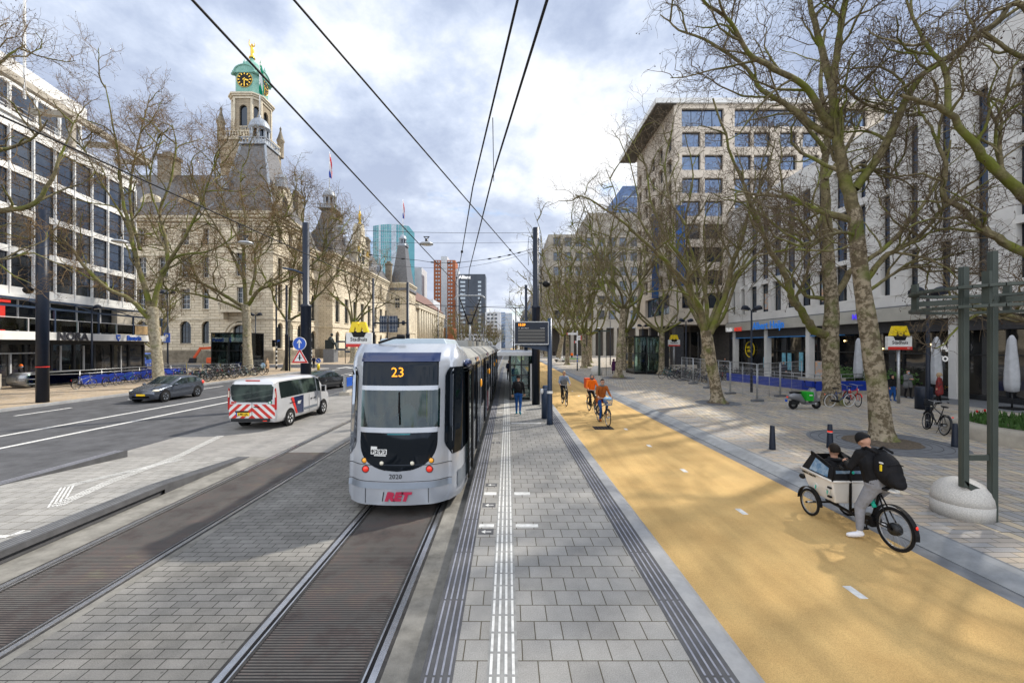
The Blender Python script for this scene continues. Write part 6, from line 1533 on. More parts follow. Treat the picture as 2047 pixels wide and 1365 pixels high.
for i,(x,y) in enumerate(((-11,340),(-9,400),(8,230),(9,300),(8.5,370))):
    auto(['far street tree left of the tracks before the horizon','farthest street tree left of the tracks','street tree right of the shelter roof, nearer of the last three','middle one of the last three street trees on the right','last street tree on the right at the vanishing point'][i],x,y,18,.5,70+i,zg=0,fork=.15,counts=(5,5,4,3),lens=(5,3,2.2,1.6),nl=7,maxl=2,seeds=0,spreadk=1.1)
auto('bare tree growing against the city hall wall behind the cafe pavilion',-47,56,14,.3,80,zg=.12,lens=(3,1.8,1,.7),counts=(6,5,4,3),seeds=0)
# tree rings
def ring(x,y,r,seed):
    b=mb('kerb_dark'); b.lathe([(0,.006),(r,.006)],(x,y,PLZ),48,sm=False); b.mat('edge_stone')
    k=0
    for i,rr_ in enumerate((r-.12,r-.36,r-.6,r-.84)):
        if rr_>r*.45: b.torus((x,y,PLZ+.004),rr_,.012,'z',60,4)
    struct('tree_ring_paving',b,(x,y,PLZ))
    b=mb('soil'); rg=random.Random(seed); rr_=r*.52; n=30; vs=[(x,y,PLZ+.09)]
    for q,z in ((.45,.08),(.8,.05),(1.0,.008)):
        for j in range(n): a=2*PI*j/n; w_=rr_*q*(1+.06*rg.uniform(-1,1)); vs.append((x+math.cos(a)*w_,y+math.sin(a)*w_,PLZ+z+rg.uniform(0,.015)))
    fs=[(0,1+j,1+(j+1)%n) for j in range(n)]+[(1+k*n+j,1+(k+1)*n+j,1+(k+1)*n+(j+1)%n,1+k*n+(j+1)%n) for k in range(2) for j in range(n)]
    b.add(vs,fs,True); struct('tree_soil',b,(x,y,PLZ))
for x,y,r in ((12.1,13.6,2.0),(11.4,22.8,1.15),(10.6,40.3,1.6),(16.5,45,1.5),(11.9,62,1.5)): ring(x,y,r,int(x*7))
# ================= poles, wires, signs, street furniture
def pole(label,x,y,z0,top,r0,r1=None,zb=None,cat='pole',name='pole',m='pole',base=True,group=None,extra=None):
    r=thing(name,(x,y,z0),label,cat,group)
    b=mb(m); pr=[(r0,z0-.1)]
    if zb: pr+=[(r0,zb),(r0+.02,zb+.02),(r0+.02,zb+.12),(r1 or r0*.8,zb+.2)]
    pr+=[(r1 or r0,top),(0,top+.02)]
    b.lathe([(0,z0)]+pr,(x,y,0),20); b.build('shaft',r)
    return r
GP='catenary masts beside the tram tracks'
pc=pole('dark blue catenary mast on the platform beside the shelter, with ladder hooks at its top',1.5,22.4,PZ,9.6,.215,.165,5.3,'mast','catenary_mast',group=GP)
b=mb('pole'); b.tube([(1.76,22.4,9.2),(1.78,22.4,5.5)],.02,6)
for k in range(6): b.tube([(1.5,22.3,9.3-k*.35),(1.77,22.35,9.3-k*.35)],.012,5)
b.tube([(1.5,22.35,9.2),(1.12,22.35,9.1),(1.08,22.35,8.6),(1.1,22.35,7.6)],.015,5); b.build('ladder_rail',pc)
def camball(par,p,s=1.0,dirx=1):
    p=V(p); b=mb('black'); b.tube([p,p+V((dirx*.2,0,0)),p+V((dirx*.32,0,-.03))],.03*s,6); b.ell(p+V((dirx*.45,0,-.05)),(.19*s,.17*s,.16*s),12,8); b.build('camera',par)
camball(pc,(1.6,22.35,6.65),1.1,1)
pb=pole('thick dark mast left of the tram carrying the blue arrow and red triangle signs',-11.0,22.9,0,10.0,.27,.175,5.4,'mast','catenary_mast',group=GP)
b=mb('frame_blue'); b.tube([(-11,22.8,7.2),(-11.5,22.7,7.4),(-12.1,22.6,7.5)],.05,6); b.build('bracket',pb)
pa=pole('tall dark mast on the left pavement with a thin red band at knee height',-26.35,23.8,.12,11.0,.28,.26,None,'mast','catenary_mast',group=GP)
mb('red').lathe([(.285,2.1),(.285,2.16)],(-26.35,23.8,0),20).build('red_band',pa)
camball(pa,(-26.6,23.7,6.5),1.3,-1)
for i,(x,y,zt,r,l) in enumerate(((-27.9,53,10.9,.19,'dark mast in front of the flared-root tree, left of the sign mast'),(-16.0,50,11.3,.19,'dark mast on the median holding the left end of the sign gantry'),(-11.9,50,10.8,.24,'dark mast holding the right end of the sign gantry beside the far pavilion'),(-11.4,78,10.4,.2,'dark mast in front of the far tree clump, third from the pantograph'),(-12.6,76,10.2,.14,'slim dark mast beside the far tree clump with a green light'),(-11,93,9.6,.16,'slim dark mast just left of the pantograph foot'),(-11,190,11,.2,'far mast right of the tram pantograph'),(1.5,34.5,8.3,.15,'second mast behind the departure board'),(1.45,75,10,.16,'third mast rising left of the departure board'),(1.5,110,10,.16,'farthest mast on the platform side'))):
    pole(l,x,y,0,zt,r,r*.7,zt*.42,'mast','catenary_mast',group=GP)
g=thing('sign_gantry',(-14,50,6),'traffic sign gantry seen from behind, panels on a dark beam between two masts','sign gantry')
b=mb('pole'); b.bar((-15.9,50,6.0),(-12.05,50,6.0),.16,.16); b.tube([(-14.3,49.9,6.9),(-14.3,49.9,3.4)],.06,8); b.tube([(-12.25,49.85,6),(-12.5,49.85,6)],.28,12); b.build('beam',g)
b=mb('frame_blue'); b.b2((-15.3,50.1,4.9),(-14.35,50.2,6.85)); b.b2((-14.25,50.1,4.9),(-13.15,50.2,6.85)); b.mat('galv')
for z in (5.2,5.7,6.4): b.b2((-15.3,50.04,z),(-13.15,50.1,z+.04))
for x in (-15.1,-14.8,-14.5,-14.1,-13.7,-13.35): b.b2((x,50.05,4.9),(x+.04,50.1,6.85))
b.build('sign_back',g)
# wires
M('wire',(.03,.03,.032),.6,.3,.1,10)
def wire(label,pts,r=.012,sag=0,n=14,extra=None,cat='overhead wire'):
    P=[]
    for i in range(len(pts)-1):
        a=V(pts[i]);c=V(pts[i+1])
        for k in range(n):
            t=k/n; P.append(a.lerp(c,t)-Z3*sag*4*t*(1-t))
    P.append(V(pts[-1])); b=mb('wire'); b.tube(P,r,5)
    if extra:
        for t in extra: 
            i=min(len(P)-2,int(t*(len(P)-1))); p=P[i]; d=(P[i+1]-p).normalized(); b.tube([p-d*.12,p-d*.04,p+d*.04,p+d*.12],[.015,.04,.04,.015],6)
    o=b.build('overhead_wire',base=pts[0]); tag(o,label,cat,'overhead wires above the tracks'); return o
wire('contact wire running from the top left corner region down to the far left track',[(-3.15,-6,6.55),(-2.88,3.83,6.5),(-2.62,20.5,6.45),(-2.7,60,6.4)],.014)
wire('contact wire slanting from above the camera to the mast beside the shelter',[(-4.9,-6,7.0),(-2.26,4.45,7.0),(1.4,22.4,6.95)],.014,extra=(.85,))
wire('left of the two parallel wires dropping from the top centre to the pantograph',[(1.55,-6,6.15),(.084,3.35,6.12),(-.61,7.33,6.10),(-1.55,13.75,6.10),(-2.3,18.6,6.12)],.012,extra=(.93,.7))
wire('right of the two parallel wires dropping from the top centre to the pantograph',[(1.65,-6,6.1),(.315,3.35,6.1),(-.24,6.8,6.1),(-1.41,15.4,6.1),(-2.25,23.7,6.19),(-2.1,60,6.2)],.014,extra=(.8,))
wire('thin drop wire hanging between the two parallel wires',[atY(985,236,4.7),atY(987,362,6.6)],.005)
wire('upper cross wire carrying the hanging lamp, from the left mast to the shelter mast',[(-26.35,23.8,10.8),(-11,22.9,9.75),(1.4,22.4,9.35)],.010,.12)
wire('lower cross wire just under the hanging lamps',[(-26.35,23.8,9.0),(-11,22.9,9.1),(1.4,22.4,8.85)],.008,.12)
wire('knotted span wire with insulators between sign mast and shelter mast',[(-11,22.9,8.9),(-4.8,22.8,7.95),(-2.3,22.7,7.85),(1.4,22.4,8.5)],.013,.10,extra=(.08,.2,.3,.45,.55,.62,.8,.85,.9,.95))
wire('second lower span wire under the knotted one',[(-11,22.9,8.2),(-3,22.8,7.5),(1.4,22.4,8.35)],.008,.12)
wire('bracket wire over both tracks behind the pantograph',[(-11.2,34,6.8),(-2,34.2,6.45),(1.4,34.5,6.4)],.025,.0,extra=(.9,.95))
wire('span wire across the road beyond the median sign gantry',[(-27.9,53,8.6),(-11.9,50,8.2),(1.5,50,8.2)],.012,.3)
wire('span wire farther along between the distant masts',[(-11.4,78,9.4),(1.45,75,9.3)],.014,.4)
wire('wire sloping up to the left track mast over the far trees',[(-6.3,-6,6.2),(-6.3,60,6.2),(-6.3,200,6.2)],.014)
wire('cross wire from the far left mast toward the cafe pavilion',[(-26.35,23.8,9.6),(-60,45,13)],.012,.5)
wire('second cross wire from the far left mast toward the office front',[(-26.35,23.8,7.9),(-43,33,10)],.010,.3)
# hanging lamps
def hlamp(x,y,z,label):
    r=thing('hanging_lamp',(x,y,z),label,'street lamp','street lamps hung on cross wires')
    b=mb('galv'); b.lathe([(0,.02),(.30,-.02),(.36,-.07),(.36,-.11),(.30,-.13)],(x,y,z),20); b.mat('dark_metal'); b.lathe([(0,.22),(.07,.2),(.09,.02)],(x,y,z),10); b.bar((x-.16,y,z+.3),(x+.16,y,z+.3),.04); b.bar((x-.12,y,z+.3),(x,y,z+.1),.04); b.bar((x+.12,y,z+.3),(x,y,z+.1),.04); b.build('housing',r)
    mb('lamp_white').lathe([(0,-.16),(.2,-.15),(.30,-.125)],(x,y,z),18).build('diffuser',r)
hlamp(-4.35,22.5,8.85,'round street lamp hanging over the tracks against the sky right of the curved glass tower')
hlamp(-13.9,22.3,8.85,'round street lamp hanging in front of the city hall roof, above the silver van')
hlamp(-20.3,22.0,8.85,'round street lamp hanging in front of the city hall left wing')
# road signs on the thick mast
sg=thing('round_sign',(-11.15,22.45,3.43),'round blue sign with white upward arrow on the thick mast','road sign')
c=V((-11.15,22.5,3.43)); b=mb('white_paint'); b.lathe([(0,-.015),(.36,-.015),(.36,.015),(0,.015)],c,32,'y',sm=False); b.mat('blue_sign'); b.lathe([(0,-.02),(.335,-.02)],c,32,'y',sm=False)
b.mat('white_paint'); b.prism([(-.035,-.23),(.035,-.23),(.035,.08),(.12,.0),(.12,.08),(0,.24),(-.12,.08),(-.12,0),(-.035,.08)],c+V((0,-.024,0)),(1,0,0),(0,0,1),(0,-.004,0)); b.build('plate',sg)
sg=thing('warning_sign',(-11.15,22.45,2.73),'red-bordered triangular warning sign with a black crossing symbol below the blue arrow','road sign')
c=V((-11.13,22.5,2.66)); b=mb('white_paint'); T3=lambda s:[(-.45*s,-.26*s),(.45*s,-.26*s),(0,.52*s)]
b.prism(T3(1.03),c,(1,0,0),(0,0,1),(0,-.012,0)); b.mat('red'); b.prism(T3(.98),c+V((0,-.012,0)),(1,0,0),(0,0,1),(0,-.006,0)); b.mat('white_paint'); b.prism([(p[0]*.66,p[1]*.66+.0) for p in T3(1)],c+V((0,-.019,0)),(1,0,0),(0,0,1),(0,-.004,0)); b.mat('black'); b.prism([(-.035,-.12),(.035,-.12),(.035,.15),(0,.22),(-.035,.15)],c+V((0,-.026,0)),(1,0,0),(0,0,1),(0,-.004,0)); b.prism([(-.11,.0),(.11,.0),(.11,.035),(-.11,.035)],c+V((0,-.026,0)),(1,0,0),(0,0,1),(0,-.003,0)); b.build('plate',sg)
def rnd_sign(x,y,z,label):
    s_=thing('keep_sign',(x,y,0),label,'road sign'); c=V((x,y,z)); b=mb('white_paint'); b.lathe([(0,-.015),(.33,-.015),(.33,.015),(0,.015)],c,24,'y'); b.mat('blue_sign'); b.lathe([(0,-.02),(.3,-.02)],c,24,'y'); b.mat('white_paint'); b.bar(c+V((-.13,-.03,.13)),c+V((.1,-.03,-.1)),.01,.08,up=(1,0,1)); b.prism([(.15,-.15),(-.05,-.13),(.13,.05)],c+V((0,-.03,0)),(1,0,0),(0,0,1),(0,-.004,0)); b.build('plate',s_)
    mb('yellow').lathe([(0,.95),(.16,.95),(.16,.1),(0,.1)],(x,y,0),12).build('post',s_)
rnd_sign(-24.6,54.6,1.35,'small round blue keep-right sign on a yellow post at the junction')
# traffic lights
def tlight(x,y,zg,h,label,heads=((-.3,4.0),(.3,4.0)),stripes=True,r=.09,green=False):
    t=thing('traffic_light',(x,y,zg),label,'traffic light','traffic lights at the junction')
    b=mb('pole'); b.tube([(x,y,zg),(x,y,h)],r,10); 
    if stripes:
        for k in range(5): b.mat('white_mark'); b.tube([(x,y,zg+.4+k*.6),(x,y,zg+.7+k*.6)],r+.006,10)
    b.build('post',t)
    for dx,z in heads:
        b=mb('black'); b.box((x+dx,y-.02,z),(.34,.2,.95)); b.mat('dark_metal'); 
        for k in range(3): b.lathe([(.10,-.14),(.11,-.0)],(x+dx,y-.1,z+.3-k*.3),10,'y',a0=0,a1=PI)
        if green: b.mat('flag_green'); b.lathe([(0,-.02),(.1,-.02)],(x+dx,y-.11,z-.3),10,'y')
        b.build('signal_head',t,bev=.02)
tlight(-31.4,57,.12,12,'tall slim traffic light mast with black and white striped foot, left of the dark masts',((-.35,3.6),(.4,3.4)),r=.11)
tlight(-27.3,52.6,.12,4.4,'traffic light head on a short post hugging the dark mast before the flared-root tree',((.25,3.5),),False)
tlight(-29.2,62.5,.12,4.4,'short striped traffic light showing green beside the thick sign mast',((0,3.5),),True,green=True)
# lamp clusters left
def spot(x,y,zg,h,label,group='plaza spotlights',twin=True,s=1.0):
    r=thing('street_lamp',(x,y,zg),label,'street lamp',group); b=mb('pole'); b.lathe([(0,zg),(.085*s,zg),(.075*s,zg+1.6),(.05*s,h-.25),(0,h-.25)],(x,y,0),12); b.build('post',r)
    for d in ((-1,1) if twin else (1,)):
        b=mb('pole'); b.tube([(x,y,h-.3),(x+d*.12*s,y,h-.08),(x+d*.22*s,y,h+.0)],.03*s,6); b.build('arm',r)
        b=mb('pole'); c=V((x+d*.42*s,y-.02,h-.06)); m_=Matrix.Rotation(-d*.35,3,'Y')
        b.ell(c,(.25*s,.2*s,.17*s),14,8,rot=m_); b.box(c+V((0,0,-.07*s)),(.42*s,.34*s,.16*s),ry=-d*.2); b.mat('lamp_white'); b.box(c+V((0,0,-.16*s)),(.3*s,.25*s,.02),ry=-d*.2); b.build('lamp_head',r,bev=.03)
    return r
spot(15.9,15.9,PLZ,5.45,'twin-headed street lamp with a bicycle chained to its foot, nearest on the plaza')
spot(16.3,28.1,PLZ,5.9,'twin-headed street lamp inside the mesh fence before the supermarket')
spot(16.8,39.6,PLZ,5.75,'twin-headed street lamp beside the distant metro sign')
spot(16.4,51,PLZ,5.8,'twin-headed street lamp farthest away, right of the glass lift box')
spot(16.1,66,PLZ,8.5,'slim single street lamp behind the purple-coated walker',twin=False)
spot(-37.9,38.3,.12,6.9,'gooseneck street lamp before the cafe pavilion','lamps on the left pavement',twin=False,s=1.2)
spot(-43.7,54,.12,10.2,'tall twin street lamp carrying a blue parking sign','lamps on the left pavement',s=1.4)
spot(-34.2,57,.12,7.6,'lamp post with clustered cameras right of the second plane tree','lamps on the left pavement',s=1.3)
q=thing('parking_sign',(-43.5,53.7,4.1),'small blue parking sign on the tall lamp post','road sign'); b=mb('blue_sign'); b.b2((-43.9,53.6,3.7),(-43.1,53.65,4.9)); b.build('plate',q); text(q,'letter','P',.8,(-43.5,53.58,4.4),(1,0,0),(0,0,1),'white_paint',.01,bold=.03)
q=thing('street_name_sign',(-32.6,60,4),'blue street name sign near the striped traffic light','sign'); mb('blue_sign').b2((-33.6,60,3.75),(-32.6,60.05,4.1)).build('plate',q); mb('pole').tube([(-33.1,60.06,.12),(-33.1,60.06,4.1)],.04,8).build('post',q)
q=thing('direction_sign',(-29,75,.1),'fingerpost with dark direction boards right of the seated statue','signpost'); b=mb('pole'); b.tube([(-29,75,0),(-29,75,4.2)],.06,8); b.build('post',q)
for z,d in ((4.0,-1),(3.6,1),(2.6,-1),(2.2,1)): mb('frame_blue').b2((-29,74.9,z-.15),(-29+d*1.4,74.95,z+.15)).build('board',q)
# seated statue
st_=thing('seated_statue',(-33.7,80,0),'dark bronze statue of a seated figure on a square stone plinth','statue')
mb('kerb_dark').b2((-34.7,79,0),(-32.7,81,2.6)).build('plinth',st_)
M('bronze',(.035,.045,.045),.45,.6,.3,5)
b=mb('bronze'); b.box((-33.9,80,3.5),(1.3,1.2,1.7)); b.tube([(-33.8,80,3.4),(-33.75,80,4.6),(-33.65,80,5.0)],[.5,.45,.2],10); b.ell((-33.5,80,5.35),(.28,.26,.32)); 
for s in (-.25,.25): b.tube([(-33.6,80+s,3.7),(-32.7,80+s,3.65),(-32.5,80+s,2.7),(-32.2,80+s,2.62)],[.28,.24,.17,.14],8); b.tube([(-33.6,80+s*1.8,4.6),(-33.4,80+s*2,4.0),(-32.9,80+s,3.8)],[.18,.15,.12],8)
b.build('figure',st_)
# M signs
def metro(x,y,zc,label,zg,w=1.3,mast=True):
    r=thing('metro_sign',(x,y,zg),label,'metro sign','yellow metro signs'); h=.72
    b=mb('white_paint'); b.b2((x-w/2,y,zc-h/2),(x+w/2,y+.18,zc+h/2)); b.build('board',r,bev=.01)
    b=mb('red'); b.b2((x-w/2,y-.012,zc-h/2),(x+w/2,y-.001,zc-h/2+.16)); b.build('red_stripe',r)
    b=mb('black'); b.prism([(-.40,.30),(.40,.30),(.26,.0),(-.26,.0)],(x,y-.02,zc+h/2-.22),(1,0,0),(0,0,1),(0,.18,0)); b.build('black_panel',r)  # black trapezoid of the sign, below the yellow letter
    b=mb('yellow'); 
    for pl in ([(-.50,0),(-.33,.52),(-.05,.52),(0,.30),(.05,.52),(.33,.52),(.50,0),(.25,0),(.18,.30),(.09,0),(-.09,0),(-.18,.30),(-.25,0)],):
        b.prism([(p[0]*.98,p[1]) for p in pl],(x,y-.05,zc+h/2+.03),(1,0,0),(0,0,1),(0,.22,0))
    b.build('letter_m',r)
    text(r,'station_name','Stadhuis',.26,(x,y-.006,zc+.02),(1,0,0),(0,0,1),'black',.004,bold=.004)
    text(r,'operator_lettering','RET',.09,(x+.45,y-.016,zc-h/2+.08),(1,0,0),(0,0,1),'white_paint',.003)
    mb('steel').tube([(x,y+.09,zg),(x,y+.09,zc-h/2)],.075,12).build('post',r)
    return r
metro(21.1,22.6,3.47,'yellow M metro sign on a steel post before the restaurant windows',PLZ)
metro(18.7,47.2,3.6,'distant yellow M metro sign between lift box and supermarket',PLZ)
metro(-7.55,21.3,3.62,'yellow M metro sign above a white board behind the tram roof',0)
# departure board + slim pole
db=thing('departure_board',(1.67,16.7,PZ),'dark departure board on a slim blue mast, showing the time 15:29','display board')
b=mb('frame_blue'); b.lathe([(0,PZ),(.125,PZ),(.12,PZ+.3),(.095,PZ+1.5),(.085,4.42),(0,4.42)],(1.67,16.7,0),16); b.mat('white_paint'); b.lathe([(.118,PZ+.62*2),(.112,PZ+.63*2+.08)],(1.67,16.7,0),16); b.build('mast',db)
b=mb('frame_blue'); b.prism([(.28,3.36),(1.6,3.1),(1.6,3.75),(1.45,3.75),(1.45,3.36)],(0,16.78,0),(1,0,0),(0,0,1),(0,.06,0)); b.build('bracket',db)
b=mb('pole'); b.b2((.27,16.55,3.38),(1.60,16.85,4.28)); b.build('housing',db,bev=.02)
M('screen',(.02,.021,.022),.25,0,.05,2); M('screen_line',(.085,.082,.075),.3,0,.05,2)
b=mb('steel'); b.b2((.26,16.535,3.37),(1.61,16.548,3.41)); b.b2((.26,16.535,4.25),(1.61,16.548,4.285)); b.b2((.26,16.535,3.41),(.285,16.548,4.25)); b.b2((1.585,16.535,3.41),(1.61,16.548,4.25)); b.build('frame',db)
b=mb('screen'); b.b2((.40,16.537,3.46),(1.47,16.547,3.98)); b.mat('screen_line')
for k in range(4): b.b2((.41,16.53,3.885-k*.125),(1.46,16.536,3.955-k*.125))
b.build('screen',db)
text(db,'clock_digits','15:29',.13,(.55,16.53,4.15),(1,0,0),(0,0,1),'led_amber',.004,bold=.004)
text(db,'line_text','23   Beverwaard',.06,(.62,16.53,4.02),(1,0,0),(0,0,1),'white_paint',.003); text(db,'line_text','Vertrek',.055,(1.36,16.53,4.02),(1,0,0),(0,0,1),'white_paint',.003)
o=mb('frame_blue').lathe([(0,PZ),(.17,PZ),(.17,1.42),(.15,1.46),(0,1.46)],(1.62,18.1,0),16).build('ticket_validator',base=(1.62,18.1,PZ)); 
t=thing('ticket_post',(1.62,18.1,PZ),'short dark blue post with pale reader head just behind the departure board mast','post'); o.parent=t; o.location=(0,0,0); mb('white_paint').ell((1.47,18.0,1.38),(.07,.06,.12),10,6).build('reader',t)
# shelter
sh=thing('tram_shelter',(.6,28,PZ),'glass tram shelter with flat pale roof at the far end of the platform','shelter')
b=mb('tram_grey'); b.b2((-.55,23.6,2.86),(1.75,36.5,2.94)); b.mat('frame_light'); b.b2((-.6,23.5,2.76),(1.8,23.58,2.97)); b.b2((-.6,23.58,2.76),(-.5,36.5,2.97)); b.b2((1.72,23.58,2.76),(1.8,36.5,2.97)); b.build('roof',sh)
b=mb('frame_dark')
for y in (24.2,27.2,30.2,33.2,36.2): b.b2((1.5,y,PZ),(1.6,y+.1,2.86)); b.b2((.1,y,PZ),(.2,y+.1,2.86)) if y<25 or y>35 else None
for z in (1.0,1.6,2.2): b.b2((.15,24.22,z),(1.5,24.28,z+.05))
b.b2((.75,24.2,PZ),(.82,24.3,2.86)); b.build('frame',sh)
b=mb('glass_teal'); b.b2((1.54,24.3,PZ+.15),(1.56,36.2,2.8)); b.b2((.2,24.24,PZ+.15),(1.5,24.26,2.8)); b.build('glazing',sh)
b=mb('frame_light'); b.b2((1.28,23.9,PZ),(1.48,24.15,2.3)); b.mat('poster_mix'); b.b2((.9,30,.9),(1.5,30.1,2.3)); b.build('side_panel',sh)
b=mb('steel'); b.b2((1.0,26,.62),(1.45,33,.68)); b.b2((1.2,27,PZ),(1.28,27.1,.62)); b.b2((1.2,31.8,PZ),(1.28,31.9,.62)); b.build('bench',sh)
o=mb('yellow').b2((.9,27,2.0),(1.1,27.05,2.3)).build('route_plate',sh)
b=thing('waste_bin',(1.95,21.2,PZ),'dark upright waste bin behind the shelter mast','bin'); mb('frame_blue').lathe([(0,PZ),(.2,PZ),(.2,1.25),(.16,1.32),(0,1.34)],(1.95,21.2,0),12).build('body',b)
# bollards
for i,(p,l,rb) in enumerate(((at(1544,898,PLZ),'dark bollard standing alone at the plaza edge left of the reflector bollard',0),(at(1659,895,PLZ),'dark bollard with an orange reflector band beside the big tree ring',1),(at(1909,893,PLZ),'dark bollard in front of the concrete planter',0))):
    r=thing('bollard',p,l,'bollard','bollards on the plaza'); x,y=p.x,p.y
    mb('pole').lathe([(0,PLZ),(.095,PLZ),(.09,PLZ+.05),(.062,PLZ+.70),(.058,PLZ+.72),(0,PLZ+.72)],(x,y,0),18).build('body',r)
    if rb: mb('lamp_red').lathe([(.072,PLZ+.48),(.070,PLZ+.53)],(x,y,0),18).build('reflector_band',r); mb('white_paint').lathe([(.0735,PLZ+.47),(.073,PLZ+.478)],(x,y,0),18).build('white_ring',r)
# totem frame with stone globe
M('totem_paint',(.06,.075,.065),.45,.2,.12,3)
def totem(x,y,s,label,d=1):
    r=thing('totem_frame',(x,y,PLZ),label,'light totem','stone-footed totems'); z=PLZ
    X1,X2=x-.26*s,x+.21*s
    for xx,yy,zt,zb in ((X1,y+.02,4.75,z+.6),(X2,y-.02,5.02,z)):
        b=mb('totem_paint'); b.box((xx,yy,(zt+zb)/2),(.10,.10,zt-zb)); b.b2((xx-.062,yy-.03,zb),(xx+.062,yy+.03,zt-.02)); b.build('post',r,bev=.006)
    b=mb('totem_paint'); b.b2((X1+.05,y-.03,1.30),(X2-.05,y+.03,1.40)); b.prism([(X1-.05,.95),(X2-.05,.72),(X2-.05,z+.0),(X2-.22,z+.3)],(0,y-.03,0),(1,0,0),(0,0,1),(0,.06,0)); b.build('cross_plate',r)
    b=mb('totem_paint'); cx,cy=x+.62,y+.25
    for zz in (4.02,4.36):
        prev=None
        for k in range(41):
            a=2*PI*k/40; p=V((cx+1.12*math.cos(a),cy+1.12*math.sin(a),zz)); 
            if prev: b.bar(prev,p,.16,.05)
            prev=p
    for k in range(4): a=k*PI/2+.6; b.bar((cx+1.12*math.cos(a),cy+1.12*math.sin(a),4.0),(cx+1.12*math.cos(a),cy+1.12*math.sin(a),4.6),.05,.12); b.bar((cx+1.12*math.cos(a),cy+1.12*math.sin(a),4.19),(cx-.1*math.cos(a),cy-.1*math.sin(a),4.19),.05,.1)
    b.build('ring',r)
    b=mb('granite'); c=(x-.03,y+.27,0); b.lathe([(.0,z),(.42*s,z),(.425*s,z+.25),(.418*s,z+.254),(.418*s,z+.262),(.424*s,z+.266),(.41*s,z+.38),(.37*s,z+.50),(.29*s,z+.60),(.17*s,z+.665),(0,z+.69)],c,40); b.build('stone_globe',r)
totem(8.42,7.5,1.0,'tall dark green double-post totem with rings on a pale granite globe, right foreground')
t2_=thing('totem_frame',(9.4,44,PLZ),'distant slim totem post on a pale stone globe beside the cycle path','light totem','stone-footed totems')
mb('granite').ell((9.3,44,PLZ+.35),(.6,.6,.62),18,12).build('stone_globe',t2_); b=mb('totem_paint'); b.b2((9.35,43.3,PLZ),(9.55,43.5,4.9)); b.b2((8.9,43.3,4.75),(10.6,43.5,4.9)); b.b2((10.2,43.6,PLZ),(10.24,43.65,4.75)); b.build('post',t2_)
# planter with plants
pl=thing('planter',(18.6,15.4,PLZ),'curved pale concrete planter filled with green plants and a few red tulips','planter')
cx,cy,rr=18.3,13.6,2.9
b=mb('granite' if 0 else 'wall_concrete')
b.lathe([(rr,PLZ),(rr+.02,PLZ+.35),(rr-.05,PLZ+.47),(rr-.4,PLZ+.50),(rr-.45,PLZ+.40),(rr-.45,PLZ+.2)],(cx,cy,0),60); b.build('rim',pl)
mb('soil').lathe([(0,PLZ+.40),(rr-.44,PLZ+.36)],(cx,cy,0),40).build('soil_bed',pl)
M('leaf',(.035,.085,.02),.55,0,.5,4,col2=(.07,.14,.035)); M('tulip',(.5,.02,.02),.5)
b=mb('leaf'); rg=random.Random(3)
for k in range(1500):
    a=rg.uniform(0,6.28); q=(rr-.5)*math.sqrt(rg.random()); x=cx+q*math.cos(a); y=cy+q*math.sin(a); z=PLZ+.4; h=rg.uniform(.12,.34); d=rg.uniform(0,6.28); w_=rg.uniform(.02,.05); lx,ly=rg.uniform(-.1,.1),rg.uniform(-.1,.1)
    b.add([(x-w_*math.cos(d),y-w_*math.sin(d),z),(x+w_*math.cos(d),y+w_*math.sin(d),z),(x+lx*.6+w_*math.cos(d),y+ly*.6+w_*math.sin(d),z+h*.6),(x+lx,y+ly,z+h)],[(0,1,2,3)],False)
o=b.build('foliage',pl); o['kind']='stuff'
for k in range(3): a=rg.uniform(2,4.2); q=rg.uniform(1.5,2.4); mb('tulip').ell((cx+q*math.cos(a),cy+q*math.sin(a),PLZ+.78),(.035,.035,.05),8,6).build('tulip',pl)
pl2=thing('planter',(11.6,80,PLZ),'low round planter with grass behind the signpost on the distant plaza','planter'); b=mb('wall_concrete'); b.lathe([(2.6,PLZ),(2.6,PLZ+.5),(2.2,PLZ+.5),(2.2,PLZ+.4)],(12.2,80,0),36); b.build('rim',pl2); mb('leaf').lathe([(0,PLZ+.75),(1.2,PLZ+.65),(2.2,PLZ+.42)],(12.2,80,0),30).build('grass_bed',pl2)
# hedge boxes at the restaurant terrace
for i,(y,l) in enumerate(((30.6,'planter box of leafy shrubs at the terrace, half behind the rough-barked tree'),(27.0,'planter box of leafy shrubs at the terrace, just left of the near metro sign'))):
    h=thing('planter_box',(24.6,y,PLZ),l,'planter','terrace planter boxes'); mb('soffit').b2((24.2,y-1.4,PLZ),(25.0,y+1.4,PLZ+.7)).build('box',h)
    b=mb('leaf'); rg=random.Random(i)
    for k in range(1400):
        p=V((24.6+rg.gauss(0,.28),y+rg.uniform(-1.5,1.5),PLZ+.7+abs(rg.gauss(0,.32)))); d=V((rg.gauss(0,1),rg.gauss(0,1),rg.gauss(0,1))).normalized()*.09; e=d.orthogonal().normalized()*.05; b.add([p-d,p-e,p+d,p+e],[(0,1,2,3)],False)
    o=b.build('foliage',h); o['kind']='stuff'
